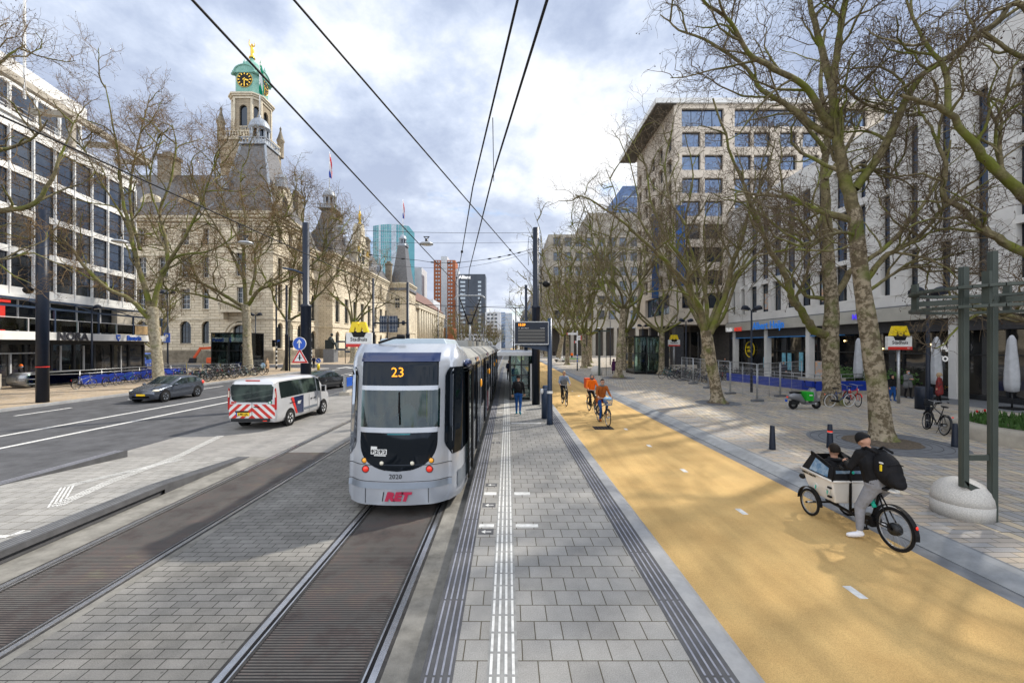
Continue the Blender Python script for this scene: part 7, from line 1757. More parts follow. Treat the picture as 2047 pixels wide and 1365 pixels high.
# closed parasols
M('canvas',(.50,.52,.55),.9,0,.15,3,.2,20)
def parasol(x,y,label):
    r=thing('closed_parasol',(x,y,PLZ),label,'parasol','closed parasols on the terrace'); b=mb('canvas'); n=20; vs=[]
    prof_=[(.10,1.0),(.22,1.05),(.25,1.4),(.24,2.0),(.21,2.6),(.17,3.2),(.14,3.55),(.06,3.75),(0,3.78)]
    for rr_,z in prof_:
        for j in range(n): a=2*PI*j/n; q=rr_*(1+.14*math.sin(5*a+z)); vs.append((x+q*math.cos(a),y+q*math.sin(a),PLZ+z-.15))
    b.add(vs,[(i*n+j,i*n+(j+1)%n,(i+1)*n+(j+1)%n,(i+1)*n+j) for i in range(len(prof_)-1) for j in range(n)],True); b.build('canopy',r)
    b=mb('dark_metal'); b.tube([(x,y,PLZ),(x,y,PLZ+1)],.035,8); b.box((x,y,PLZ+.05),(.7,.7,.1)); b.build('stand',r)
parasol(24.6,20.5,'closed grey parasol farthest right, its lower cover darker'); parasol(24.8,24.3,'closed grey parasol behind the nearest twin lamp'); parasol(24.2,29.0,'closed grey parasol between the two large plane trunks')
# bin
wb=thing('waste_bin',(20.4,20.6,PLZ),'dark round litter bin behind the near twin lamp','bin'); mb('pole').lathe([(0,PLZ),(.34,PLZ),(.34,PLZ+1.05),(.3,PLZ+1.1),(.0,PLZ+1.12)],(20.4,20.6,0),20).build('body',wb)
# signpost with striped foot
sp_=thing('cycle_signpost',(8.0,53,PLZ),'white cycle signpost with red-edged boards and a blue-striped foot','signpost'); x,y=at(1154,741,PLZ).x,at(1154,741,PLZ).y; sp_.location=(x,y,PLZ)
b=mb('white_paint'); b.tube([(x,y,1.2),(x,y,5.1)],.07,10); b.mat('pole'); b.tube([(x,y,PLZ),(x,y,1.2)],.075,10); b.mat('blue_sign')
for k in range(3): b.tube([(x,y,1.3+k*.35),(x,y,1.48+k*.35)],.073,10)
b.build('post',sp_)
for z,d,w_ in ((4.75,-1,1.3),(4.4,1,.5),(4.1,1,.5),(3.75,-1,.4)): b=mb('white_paint'); b.b2((x,y-.1,z-.13),(x+d*w_,y-.06,z+.13)); b.mat('red'); b.b2((x+d*(w_-.12),y-.105,z-.13),(x+d*w_,y-.1,z+.13)); b.build('board',sp_)
# glass lifts
def lift(x0,x1,y0,y1,zg,h,label):
    r=thing('glass_lift',((x0+x1)/2,(y0+y1)/2,zg),label,'lift'); b=mb('black'); b.b2((x0,y0,zg),(x1,y1,zg+.25)); b.b2((x0-.05,y0-.05,h),(x1+.05,y1+.05,h+.12)); b.mat('frame_dark')
    for x in (x0,(x0+x1)/2,x1):
        for y in (y0,y1): b.b2((x-.04,y-.04,zg),(x+.04,y+.04,h))
    b.b2((x0,y0-.03,zg+(h-zg)*.55),(x1,y0+.03,zg+(h-zg)*.55+.08)); b.b2((x0-.03,y0,zg+(h-zg)*.55),(x0+.03,y1,zg+(h-zg)*.55+.08)); b.build('frame',r)
    b=mb('glass_clear'); 
    for q in (((x0,y0),(x1,y0)),((x0,y0),(x0,y1)),((x1,y0),(x1,y1)),((x0,y1),(x1,y1))): (a,c),(d,e)=q; b.b2((a-.01,c-.01,zg+.25),(d+.01,e+.01,h))
    b.build('glazing',r); b=mb('black_gloss'); b.b2((x0+1.1,y0+1.1,zg),(x1-.9,y1-.8,h-.9)); b.build('lift_car',r)
lift(13.7,16.4,45.5,48.6,PLZ,4.25,'dark glass lift box on the plaza behind the courier')
lift(-35.6,-31.4,50.5,54,.12,4.75,'dark green glass lift box beside the parked bicycles in front of the city hall')
# mesh construction fence
def mesh_panel(a,c,label,z=PLZ,h=2.0):
    r=thing('mesh_fence',((a[0]+c[0])/2,(a[1]+c[1])/2,z),label,'fence panel','mesh construction fence'); A=V((a[0],a[1],z+.08));C=V((c[0],c[1],z+.08)); d=(C-A)
    b=mb('galv'); 
    for p in (A+d*.02,C-d*.02): b.tube([p,p+Z3*h],.022,6)
    for k,rr_ in ((.08,.018),(1,.02)): b.tube([A+d*.02+Z3*h*k,C-d*.02+Z3*h*k],rr_,6)
    b.tube([A+d*.5,A+d*.5+Z3*h],.014,5); b.tube([A+d*.02+Z3*h*.86,C-d*.02+Z3*h*.86],.01,5); b.build('frame',r)
    b=mb('galv')
    for k in range(1,24): p=A+d*(k/24); b.bar(p+Z3*.15,p+Z3*h,.0045)
    for k in range(1,9): b.bar(A+Z3*h*k/9,C+Z3*h*k/9,.0045)
    b.build('mesh',r)
    b=mb('kerb_dark'); b.box((a[0],a[1],z+.06),(.7,.24,.12),rz=.2); b.build('foot_block',r,bev=.02)
fp=[(15.3,37.0),(15.0,34.0),(14.6,30.6),(14.3,27.0),(13.9,23.4)]
lb=['mesh fence panel farthest back beside the parked bicycles','mesh fence panel between the mossy forked tree and the bicycles','mesh fence panel directly right of the forked tree trunk','mesh fence panel ending at the nearest corner of the fence run']
for i in range(4): mesh_panel(fp[i],fp[i+1],lb[i])
fp=[(13.9,23.4),(16.6,25.6),(19.2,27.4)]
for i in range(2): mesh_panel(fp[i],fp[i+1],['mesh fence panel turning right behind the delivery scooter','mesh fence panel ending behind the rough-barked tree'][i])
# blue metro stairwell on the plaza
mw=thing('metro_stairwell',(20,33,PLZ),'blue-walled metro stairwell with steel handrails in front of the supermarket','stairwell')
b=mb('blue_wall')
def wallseg(b,a,c,z0,z1,t=.15): b.prism([(0,z0),(1,z0),(1,z1),(0,z1)],(a[0],a[1],0),(c[0]-a[0],c[1]-a[1],0),(0,0,1),V((c[1]-a[1],a[0]-c[0],0)).normalized()*t)
wp=[(18.1,34.5),(19.4,26.6),(24.0,27.0)]
for i in range(2): wallseg(b,wp[i],wp[i+1],PLZ+.25,PLZ+.85)
b.build('blue_wall',mw)
b=mb('wall_concrete'); 
for i in range(2): wallseg(b,wp[i],wp[i+1],PLZ,PLZ+.25,.2)
b.b2((20.3,28.6,PLZ),(23,29.4,PLZ+.9)); b.build('plinth',mw)
b=mb('steel')
for i in range(2):
    a,c=V((*wp[i],0)),V((*wp[i+1],0))
    for z in (1.05,1.28): b.tube([a+Z3*(PLZ+z),c+Z3*(PLZ+z)],.022,6)
    for k in range(6): p=a.lerp(c,k/5); b.tube([p+Z3*(PLZ+.8),p+Z3*(PLZ+1.28)],.02,6)
b.build('handrail',mw)
o=mb('poster_mix').b2((24.0,31.6,PLZ+.3),(24.1,32.8,PLZ+1.9)).build('advert_board',base=(24,32.2,PLZ)); tag(o,'orange advertising board framed in blue at the supermarket entrance','sign board')
o=mb('wall_concrete').b2((17.8,45.5,PLZ),(20.5,46.0,PLZ+1.0)).build('low_wall',base=(19,45.7,PLZ)); tag(o,'low pale curved wall between the lift box and the parked bicycles','wall')
# left metro entrance
me_=thing('metro_entrance',(-35,33,.12),'metro escalator entrance with blue side walls and steel railings on the left pavement','metro entrance')
b=mb('blue_wall'); b.b2((-33.1,32.4,.3),(-32.95,43,1.0)); b.b2((-37.5,43,.3),(-33,43.1,1.0)); b.b2((-37.6,31.6,.3),(-35.9,31.75,.95)); b.build('blue_wall',me_)
b=mb('steel'); 
for z in (1.15,1.4): b.tube([(-37.5,43,z),(-33,43,z),(-33,32.4,z),(-34.3,31.3,z)],.03,6)
for k in range(7): b.tube([(-33,32.4+k*1.75,.12),(-33,32.4+k*1.75,1.4)],.03,6)
for z in (.5,.85,1.2): b.tube([(-34.4,31.2,z),(-36.0,30.6,z)],.03,6)
b.build('railing',me_)
b=mb('steel'); b.lathe([(0,-.6),(.55,-.6),(.55,.6),(0,.6)],(-36.6,31.7,.75),24,'x'); b.b2((-37.2,31.7,.2),(-36.0,36,1.25)); b.build('escalator_drum',me_)
for x,y in ((-37.2,30.6),(-38.3,30.9),(-34.2,31.0)): mb('wall_concrete').b2((x-.15,y-.15,.12),(x+.15,y+.15,1.25)).build('stone_post',me_)
b=mb('glass_clear'); b.b2((-35.9,31.4,.3),(-35.88,38,1.2)); b.b2((-34.5,31.4,.3),(-34.48,38,1.2)); b.build('balustrade_glass',me_)
# crowd barriers
def barrier(x,y,rz,label,yel=False):
    r=thing('crowd_barrier',(x,y,.12),label,'barrier','crowd barriers around the excavation'); b=mb('yellow' if yel else 'galv'); W=2.2
    for a,c in (((-W/2,.0),(-W/2,1.1)),((W/2,0),(W/2,1.1))): b.tube([(x+a[0],y,.12+a[1]),(x+c[0],y,.12+c[1])],.022,6)
    b.mat('galv')
    for z in (.22,1.1): b.tube([(x-W/2,y,.12+z),(x+W/2,y,.12+z)],.02,6)
    for k in range(1,14): b.tube([(x-W/2+W*k/14,y,.34),(x-W/2+W*k/14,y,1.22)],.009,4)
    for s in (-1,1): b.bar((x+s*.8,y-.35,.14),(x+s*.8,y+.35,.14),.04)
    b.build('frame',r); r.rotation_euler.z=rz; return r
for i,(x,y,rz,ye) in enumerate(((-44.2,49.6,.1,1),(-41.6,49.9,.05,0),(-39.2,50,.0,0),(-36.9,49.6,-.1,1),(-34.3,48.6,-.1,1),(-32.0,48.3,.0,0))):
    barrier(x,y,rz,['leftmost crowd barrier with a yellow end, by the blue van','crowd barrier just left of the pale plane trunk','crowd barrier just right of the pale plane trunk','crowd barrier with yellow end under the orange excavator arm','crowd barrier with yellow end before the glass lift box','rightmost crowd barrier touching the glass lift box'][i],ye)
# excavator
ex=thing('mini_excavator',(-42.5,60,.12),'orange mini excavator with folded arm in front of the city hall wall','excavator')
M('orange',(.75,.10,.015),.4,0,.15,3)
b=mb('orange'); b.b2((-42.6,59.3,.8),(-41.2,60.7,1.6)); b.build('body',ex,bev=.1)
b=mb('rubber'); 
for y in (59.3,60.5): b.b2((-43,y,.12),(-41,y+.3,.6))
b.build('track',ex,bev=.12)
b=mb('orange'); b.bar((-41.6,60,1.5),(-42.0,60,3.0),.3,.35); b.bar((-42.0,60,3.0),(-43.8,60,2.9),.3,.34); b.bar((-43.8,60,3.0),(-44.8,60,1.5),.22,.28); b.build('arm',ex); b=mb('dark_metal'); b.prism([(-.5,-.4),(.3,-.4),(.4,.3),(-.2,.35)],(-45,59.7,1.2),(1,0,0),(0,0,1),(0,.6,0)); b.build('bucket',ex)
# blue railing at end of the left platform
br=thing('platform_railing',(-10.9,28,0),'short steel railing with a bright blue panel left of the tram','railing'); b=mb('blue_sign'); b.b2((-10.95,28.4,.55),(-10.88,31.5,1.15)); b.build('panel',br); b=mb('steel'); b.b2((-11.0,28.1,.2),(-10.85,28.3,1.3)); b.b2((-11.0,31.5,.2),(-10.85,31.7,1.3)); b.tube([(-10.92,28.2,1.28),(-10.92,31.6,1.28)],.03,6); b.build('frame',br); mb('wall_concrete').b2((-11.2,27.9,-.05),(-10.5,32,.22)).build('kerb_block',br)
# ================= bicycles
M('bike_black',(.015,.015,.017),.35,.1,.1,5); M('bike_blue',(.02,.06,.2),.35,.3,.1,5); M('bike_silver',(.42,.43,.44),.3,.7,.1,5); M('bike_green',(.02,.10,.05),.4,.2,.1,5); M('bike_red',(.65,.03,.02),.35,.1,.1,5); M('bike_teal',(.03,.16,.2),.35,.3,.1,5)
def wheel(par,c,r,tyre='rubber',spk=14,fat=.019,rimm='steel'):
    b=mb(tyre); b.torus(c,r-fat,fat,'x',32,7); w_=b.build('wheel',par)
    b=mb(rimm); b.torus(c,r-fat*2.3,.010,'x',32,5)
    for k in range(spk):
        a=2*PI*k/spk; s=.025 if k%2 else -.025; b.tube([V(c)+V((s,math.cos(a+.3)*.03,math.sin(a+.3)*.03)),V(c)+V((0,math.cos(a)*(r-fat*2.3),math.sin(a)*(r-fat*2.3)))],.0018,3,cap=False)
    b.tube([V(c)-V((.05,0,0)),V(c)+V((.05,0,0))],.022,8); b.build('rim',w_)
    return w_
def bike(label,fm='bike_black',loc=(0,0,0),basket=None,white=False,fr='city',group=None,steer=0,rack=True,r=.34,name='bicycle'):
    T=thing(name,(0,0,0),label,'bicycle',group)
    tm='white_paint' if white else 'rubber'
    RH=V((0,-.50,r)); FH=V((0,.60,r)); BB=V((0,-.04,.29)); ST=V((0,-.22,.80)); HT=V((0,.39,.92)); HB=V((0,.45,.68))
    wheel(T,RH,r,tm); wheel(T,FH,r,tm)
    b=mb(fm); b.tube([BB,ST],.017,7); b.tube([BB,HB],.019,7); b.tube([HT+V((0,0,.02)),HB],.021,7)
    b.tube([ST-V((0,-.03,.12)),HT-V((0,0,.05))] if fr!='step' else [V((0,-.11,.5)),HB+V((0,-.02,.08))],.016,7)
    for s in (-1,1): b.tube([BB+V((s*.03,0,0)),RH+V((s*.06,0,0))],.010,6); b.tube([ST+V((s*.01,.01,-.05)),RH+V((s*.06,0,0))],.009,6); b.tube([HB+V((s*.03,0,-.02)),HB+V((s*.055,.06,-.12)),FH+V((s*.055,0,0))],.012,6)
    b.build('frame',T)
    b=mb('dark_metal' if fm!='bike_red' else fm)
    for c,a0,a1 in ((RH,R(20),R(190)),(FH,R(30),R(165))): 
        n=16
        for k in range(n):
            A=a0+(a1-a0)*k/n; B=a0+(a1-a0)*(k+1)/n; p=c+V((0,math.cos(A)*(r+.03),math.sin(A)*(r+.03))); q=c+V((0,math.cos(B)*(r+.03),math.sin(B)*(r+.03))); b.bar(p,q,.055,.006)
    b.build('mudguard',T)
    b=mb('steel'); b.tube([HT,HT+V((0,-.02,.16))],.012,6); g=HT+V((0,-.02,.16))
    b.tube([g+V((-.29,-.20,.03)),g+V((-.30,-.10,.04)),g+V((-.2,.04,.03)),g,g+V((.2,.04,.03)),g+V((.30,-.10,.04)),g+V((.29,-.20,.03))],.011,6); b.mat('black')
    for s in (-1,1): b.tube([g+V((s*.295,-.22,.03)),g+V((s*.30,-.10,.04))],.017,7)
    b.build('handlebar',T)
    b=mb('black'); b.tube([ST,ST+V((0,-.03,.14))],.012,6); b.ell(ST+V((0,-.09,.17)),(.10,.12,.035),10,6); b.ell(ST+V((0,.04,.17)),(.035,.12,.028),10,6); b.build('saddle',T)
    b=mb('black'); b.bar((.055,-.50,.36),(.055,-.04,.31),.02,.11); b.build('chain_case',T)
    b=mb('dark_metal'); b.tube([BB-V((.07,0,0)),BB+V((.07,0,0))],.012,6); b.bar(BB+V((.075,0,0)),BB+V((.075,.05,-.16)),.012,.02); b.bar(BB-V((.075,0,0)),BB-V((.075,.05,-.16)),.012,.02); b.box(BB+V((.125,.05,-.16)),(.09,.07,.025)); b.box(BB-V((.125,.05,-.16)),(.09,.07,.025)); b.build('pedal',T)
    if rack: 
        b=mb('dark_metal'); 
        for s in (-1,1): b.tube([RH+V((s*.07,0,0)),V((s*.06,-.60,.76)),V((s*.05,-.30,.76))],.007,5); b.tube([V((s*.06,-.82,.76)),V((s*.06,-.30,.76))],.007,5); b.tube([RH+V((s*.07,0,0)),V((s*.06,-.78,.76))],.006,5)
        for k in range(4): b.tube([V((-.06,-.8+k*.15,.76)),V((.06,-.8+k*.15,.76))],.005,4)
        b.build('luggage_rack',T)
    mb('lamp_red').box((0,-.85,.68),(.05,.02,.04)).build('rear_light',T); mb('lamp_white').ell((0,.52,.88),(.03,.035,.03),8,6).build('headlight',T)
    b=mb('dark_metal'); b.tube([RH+V((-.07,.03,0)),V((-.16,-.42,.02))],.008,5); b.build('kickstand',T)
    if basket:
        b=mb(basket); z0,z1=.86,1.10; 
        for z,w_ in ((z0,.15),(z0+.08,.16),(z0+.16,.17),(z1,.185)):
            b.torus((0,.62,z),w_,.006,'z',4 if 0 else 20,5)
        for k in range(20): a=2*PI*k/20; b.tube([(.15*math.cos(a),.62+.15*math.sin(a),z0),(.185*math.cos(a),.62+.185*math.sin(a),z1)],.004,4)
        b.lathe([(0,z0),(.15,z0)],(0,.62,0),16); b.build('basket',T)
    return T
GB='bicycles parked at the left metro entrance'; GR='bicycles parked behind the mesh fence'
rs=random.Random(5)
protos=[bike('p','bike_black'),bike('p','bike_blue',fr='step'),bike('p','bike_silver',basket='dark_metal'),bike('p','bike_green',fr='step',basket='dark_metal'),bike('p','bike_teal')]
cn=['black','blue step-through','silver basketed','green basketed','teal']
used=[False]*5
def place(i,x,y,z,rz,label,group,lean=.0):
    o=protos[i] if not used[i] else copy_tree(protos[i]); used[i]=True
    o.location=(x,y,z); o.rotation_euler=(0,lean,rz); tag(o,label,'bicycle',group); return o
# left: along blue wall
spots=[(-31.6,31.3,-95,2,'silver bicycle with basket leaning at the near end of the blue wall'),(-31.7,33.5,-80,0,'black bicycle against the blue wall, second from its near end'),(-31.9,35.2,-100,4,'teal bicycle against the middle of the blue wall'),(-32.2,37,-85,0,'black bicycle against the blue wall just behind the bonnet of the hatchback'),(-32.3,38.8,-95,1,'dark blue bicycle at the far end of the blue wall'),(-31.2,39.8,-80,3,'green basketed bicycle left of the pale plane trunk')]
for x,y,a,i,l in spots: place(i,x,y,.12,R(a+90),l,GB,R(4))
k=0
words=['first','second','third','fourth','fifth','sixth','seventh','eighth','ninth','tenth','eleventh','twelfth','thirteenth','fourteenth','fifteenth','sixteenth']
for k in range(16):
    y=35.6+k*.72; x=-27.3-rs.random()*.5+ (k%3)*.12; i=[0,1,0,4,2,0,3,0,1,0,2,4,0,1,0,3][k]
    place(i,x,y,.12,R(-90+rs.uniform(-14,14)),f'{cn[i]} bicycle, {words[k]} from the near end of the kerbside row behind the hatchback',GB,R(rs.uniform(-6,6)))
for k in range(8):
    y=41.8+k*.75; x=-30.2-rs.random()*.4; i=[2,0,4,0,1,0,3,0][k]
    place(i,x,y,.12,R(90+rs.uniform(-15,15)),f'{cn[i]} bicycle, {words[k]} from the near end of the back row by the lift',GB,R(rs.uniform(-6,6)))
for k in range(8):
    i=[0,4,2,0,3,1,0,0][k]; place(i,-29.0-rs.random()*.3,36.2+k*.8,.12,R(-80+rs.uniform(-16,16)),f'{cn[i]} bicycle, {words[k]} from near in the middle row behind the hatchback',GB,R(rs.uniform(-8,8)))
# right: behind the fence
for k in range(14):
    y=33.0+k*.62; i=[0,1,0,2,0,4,0,3,0,1,0,2,0,4][k]; place(i,16.3+rs.random()*.5,y+1.2,PLZ,R(80+rs.uniform(-18,18)),f'{cn[i]} bicycle, {words[k]} from near in the front rack inside the mesh fence',GR,R(rs.uniform(-8,8)))
for k in range(14):
    y=33.4+k*.62; i=[2,0,1,0,3,0,0,4,2,0,1,0,0,3][k]; place(i,19.6+rs.random()*.6,y+1.2,PLZ,R(-95+rs.uniform(-18,18)),f'{cn[i]} bicycle, {words[k]} from near in the back rack by the supermarket',GR,R(rs.uniform(-8,8)))
q=place(0,15.4,38.0,PLZ,R(65),'black bicycle lying askew just outside the far end of the mesh fence',GR,R(12)); q=place(4,15.0,39.4,PLZ,R(95),'teal bicycle at the far left end of the plaza racks beside the lamp post',GR,R(-8))
o=bike('black city bicycle with white tyres leaning against the rough-barked plane tree','bike_blue',white=True); o.location=(16.75,21.3,PLZ); o.rotation_euler=(0,R(7),R(-82))
o=bike('bright red bicycle parked end-on right of the rough-barked plane tree','bike_red',rack=False); o.location=(17.9,21.9,PLZ); o.rotation_euler=(0,R(-5),R(165))
o=bike('black bicycle chained to the foot of the nearest twin-headed lamp','bike_black',basket='dark_metal',rack=False); o.location=(15.35,15.1,PLZ); o.rotation_euler=(0,R(8),R(-22))
# scooter
def scooter(label,loc,rz,bodym,boxm,name='delivery_scooter'):
    T=thing(name,(0,0,0),label,'scooter')
    for y in (-.55,.68):
        b=mb('rubber'); b.torus((0,y,.24),.17,.065,'x',24,8); w_=b.build('wheel',T); mb('steel').lathe([(0,-.03),(.11,-.03),(.11,.03),(0,.03)],(0,y,.24),14,'x').build('rim',w_)
    b=mb(bodym); b.tube([(0,-.82,.62),(0,-.6,.66),(0,-.3,.6),(0,-.1,.42),(0,.1,.28)],[.08,.19,.2,.14,.08],12); b.bar((0,0,.27),(0,.45,.29),.3,.07); b.tube([(0,.42,.28),(0,.5,.6),(0,.44,.95),(0,.40,1.02)],[.12,.2,.17,.1],10); b.ell((0,.66,.44),(.1,.25,.1),10,6); b.build('body',T)
    b=mb('black'); b.ell((0,-.42,.82),(.14,.36,.06),12,6); b.build('seat',T); b=mb('dark_metal'); b.tube([(0,.68,.24),(0,.5,.7),(0,.42,1.05)],.03,8); b.tube([(-.32,.32,1.08),(0,.42,1.06),(.32,.32,1.08)],.018,6); b.box((0,-.5,.33),(.2,.4,.16)); b.build('handlebar',T)
    for s in (-1,1): b=mb('black'); b.tube([(s*.25,.36,1.08),(s*.32,.34,1.3)],.006,5); b.ell((s*.33,.34,1.33),(.06,.015,.04),8,5); b.build('mirror',T)
    mb('lamp_red').ell((0,-.86,.6),(.06,.03,.04),8,5).build('tail_light',T); mb('lamp_white').ell((0,.52,.93),(.07,.05,.07),10,6).build('headlight',T)
    mb('blue_sign').b2((-.07,-.93,.38),(.07,-.91,.5)).build('number_plate',T)
    if boxm: b=mb(boxm); b.b2((-.24,-.0,.42),(.24,.34,.86)); b.build('cargo_bag',T,bev=.02); mb('white_paint').b2((.245,.1,.68),(.25,.26,.73)).build('bag_label',T)
    T.location=loc; T.rotation_euler=(0,0,rz); return T
M('scoot_grey',(.22,.23,.25),.3,.3,.1,3); M('lime',(.02,.38,.03),.5,0,.1,3)
scooter('grey delivery scooter with a bright green cargo bag parked on the plaza',(14.5,20.6,PLZ),R(-84),'scoot_grey','lime')
scooter('small white moped parked far along the plaza under the plane trees',(9.6,78,PLZ),R(-90),'white_paint',None,'moped')
# ================= people: one continuous remeshed body each
M('cl_black',(.012,.012,.014),.75,0,.3,6,.2,30); M('cl_greytrouser',(.27,.28,.31),.85,0,.15,5,.9,13); M('cl_jeans',(.02,.09,.30),.85,0,.25,8,.9,13); M('cl_navy',(.02,.025,.05),.8,0,.2,6,.9,13); M('cl_orange',(.85,.16,.01),.6,0,.15,4,.9,13); M('cl_rust',(.36,.10,.02),.85,0,.2,6,.9,13); M('cl_bluegrey',(.22,.28,.38),.8,0,.15,5,.9,13); M('cl_grey',(.16,.165,.17),.85,0,.2,6,.9,13); M('cl_beige',(.48,.33,.2),.85,0,.15,6,.9,13); M('cl_purple',(.07,.02,.07),.85,0,.2,6,.9,13); M('cl_white',(.75,.75,.78),.6,0,.08,8,.9,13); M('cl_plaid',(.32,.025,.02),.85,0,0,14,col2=(.06,.045,.05)); M('cl_teal',(.02,.25,.35),.7); M('mask_blue',(.35,.55,.75),.8); M('beard',(.05,.03,.02),.8)
def person(label,loc,rz,J,C,vox=.016,female=False,group=None,hair='hair_dark',hat=None,hood=False,scarf=None,coat=0,mask=False,fingers=False,hairlen=0,gait=None,glasses=False,beard=False,fat=1.0):
    """J: joint dict in local metres (facing +y). C: dict of materials skin/top/leg/shoe"""
    T=thing('person',(0,0,0),label,'person',group)
    prim=[]  # (p0,r0,p1,r1,mat)
    g=lambda k:V(J[k])
    pel,che,nec,hd=g('pelvis'),g('chest'),g('neck'),g('head'); sh=[g('shL'),g('shR')]; hip=[g('hipL'),g('hipR')]
    f=fat*(.93 if female else 1); across=(sh[1]-sh[0]).normalized()
    for s in (-1,1):
        prim.append((pel+across*s*.07,.125*f,che+across*s*.085,.125*f,'top'))
        prim.append((che+across*s*.085,.125*f,nec+across*s*.05-V((0,0,.07)),.085*f,'top'))
        prim.append((pel+across*s*.07-V((0,0,.03)),.125*f,pel+across*s*.07+V((0,0,.02)),.125*f,'leg'))
        if coat: prim.append((pel+across*s*.08,.14*f,pel+across*s*.11+V((0,0,-coat)),.15*f,'top'))
    prim.append((nec-V((0,0,.07)),.062,hd-V((0,0,.06)),.052,'skin'))
    for i,(a,e,h) in enumerate((('shL','elL','haL'),('shR','elR','haR'))):
        S_,E,Hh=g(a),g(e),g(h); prim.append((S_,.068*f,E,.05*f,'top')); prim.append((E,.05*f,Hh.lerp(E,.12),.036*f,'top')); prim.append((Hh.lerp(E,.14),.027,Hh,.027,'skin'))
        prim.append((sh[i],.07*f,nec-V((0,0,.08)),.075*f,'top'))
        d=(Hh-E).normalized(); prim.append((Hh,.032,Hh+d*.055,.034,'skin'))
    for i,(a,k,n,t) in enumerate((('hipL','knL','anL','toL'),('hipR','knR','anR','toR'))):
        P,K,A,Tt=g(a),g(k),g(n),g(t); prim.append((P,.098*f,K,.066*f,'leg')); prim.append((K,.066*f,A+(K-A)*.18,.046*f,'leg')); prim.append((A+(K-A)*.2,.04,A,.04,'sock')); 
        d=(Tt-A); prim.append((A-V((0,0,.02))-d.normalized()*.02,.045,A.lerp(Tt,.6)-V((0,0,.01)),.047,'shoe')); prim.append((A.lerp(Tt,.6)-V((0,0,.01)),.047,Tt,.036,'shoe'))
    fwd=V(J.get('look',(0,1,0))).normalized(); upv=(hd-nec).normalized()*.3+Z3; upv.normalize(); side=fwd.cross(upv).normalized(); upv=side.cross(fwd).normalized()
    b=MB(); b.mat('skin')
    def cap(p0,r0,p1,r1,seg=10):
        d=(p1-p0); L=d.length; d=d.normalized() if L>1e-5 else V((0,0,1)); pts=[];rr=[]
        for a in (-80,-50,-20): pts.append(p0+d*r0*math.sin(R(a))); rr.append(r0*math.cos(R(a)))
        pts.append(p0); rr.append(r0); pts.append(p1); rr.append(r1)
        for a in (20,50,80): pts.append(p1+d*r1*math.sin(R(a))); rr.append(r1*math.cos(R(a)))
        b.tube(pts,rr,seg)
    for p in prim: cap(V(p[0]),p[1],V(p[2]),p[3])
    RM=Matrix((side,fwd,upv)).transposed()
    # head: skull, jaw, nose, ears
    b.ell(hd+upv*.02,(.078,.098,.112),18,14,rot=RM); b.ell(hd-upv*.055+fwd*.025,(.056,.066,.062),14,10,rot=RM)
    b.ell(hd+fwd*.100-upv*.005,(.013,.022,.026),8,8,rot=RM); b.ell(hd+fwd*.086-upv*.052,(.026,.012,.009),8,6,rot=RM)
    for s in (-1,1): b.ell(hd+side*s*.080,(.012,.02,.032),8,8,rot=RM)
    tmp=b.build('tmp'); 
    md=tmp.modifiers.new('r','REMESH'); md.mode='VOXEL'; md.voxel_size=vox; md.use_smooth_shade=True
    sm_=tmp.modifiers.new('s','SMOOTH'); sm_.factor=.5; sm_.iterations=3
    dg=bpy.context.evaluated_depsgraph_get(); me=bpy.data.meshes.new_from_object(tmp.evaluated_get(dg)); bpy.data.objects.remove(tmp)
    names=['skin','top','leg','shoe','sock']; me.materials.clear()
    for n in names: me.materials.append(MATS[C.get(n,C['leg'] if n=='sock' else 'skin')])
    n=len(me.polygons); cen=np.zeros(n*3); me.polygons.foreach_get('center',cen); cen=cen.reshape(-1,3)
    best=np.full(n,1e9); idx=np.zeros(n,int)
    pr=[(tuple(p[0]),p[1],tuple(p[2]),p[3],p[4]) for p in prim]+[(tuple(hd-upv*.04),.09,tuple(hd+upv*.03),.10,'skin')]
    for p0,r0,p1,r1,m in pr:
        a=np.array(p0);c=np.array(p1);d=c-a; L=d.dot(d)+1e-9; t=np.clip((cen-a)@d/L,0,1); dist=np.linalg.norm(cen-(a+t[:,None]*d),axis=1)-(r0+(r1-r0)*t)
        if m in('leg',) and coat: dist=dist+.012
        k=dist<best; best[k]=dist[k]; idx[k]=names.index(m)
    me.polygons.foreach_set('material_index',idx.astype(np.int32)); me.polygons.foreach_set('use_smooth',np.ones(n,bool))
    # fingers appended to the same mesh
    fb=MB(); fb.mat(MATS[C.get('skin','skin')])
    for a,e,cl in (('haL','elL',-1),('haR','elR',1)):
        Hh,E=g(a),g(e); d=(Hh-E).normalized(); gd=V(J.get('grip',(0,0,-1))); pd=(gd-d*gd.dot(d)).normalized(); sd_=d.cross(pd).normalized()
        for k,(off,L_) in enumerate(((-.028,.07),(-.009,.078),(.010,.074),(.028,.058))):
            q=Hh+d*.05+sd_*off; fb.tube([q,q+d*L_*.40+pd*.006,q+d*L_*.58+pd*.03,q+d*L_*.50+pd*.052],[.0098,.0092,.0086,.006],6)
        q=Hh+d*.015-sd_*.03*cl; fb.tube([q,q-sd_*.025*cl+d*.02+pd*.012,q-sd_*.018*cl+d*.045+pd*.03],[.011,.010,.007],6)
    # eyes and brows
    fb.mat('black')
    for s in (-1,1): fb.ell(hd+fwd*.088+side*s*.031+upv*.022,(.013,.008,.007),8,6,rot=RM); fb.tube([hd+fwd*.094+side*s*.046+upv*.04,hd+fwd*.099+side*s*.016+upv*.043],.004,4)
    if glasses:
        for s in (-1,1): 
            c=hd+fwd*.108+side*s*.032+upv*.022; prev=None
            for k in range(13): a=2*PI*k/12; p=c+side*.026*math.cos(a)+upv*.020*math.sin(a); fb.tube([prev,p],.003,4) if prev else None; prev=p
    bm=bmesh.new(); bm.from_mesh(me); base=len(me.materials); 
    for m in fb.mats: me.materials.append(m)
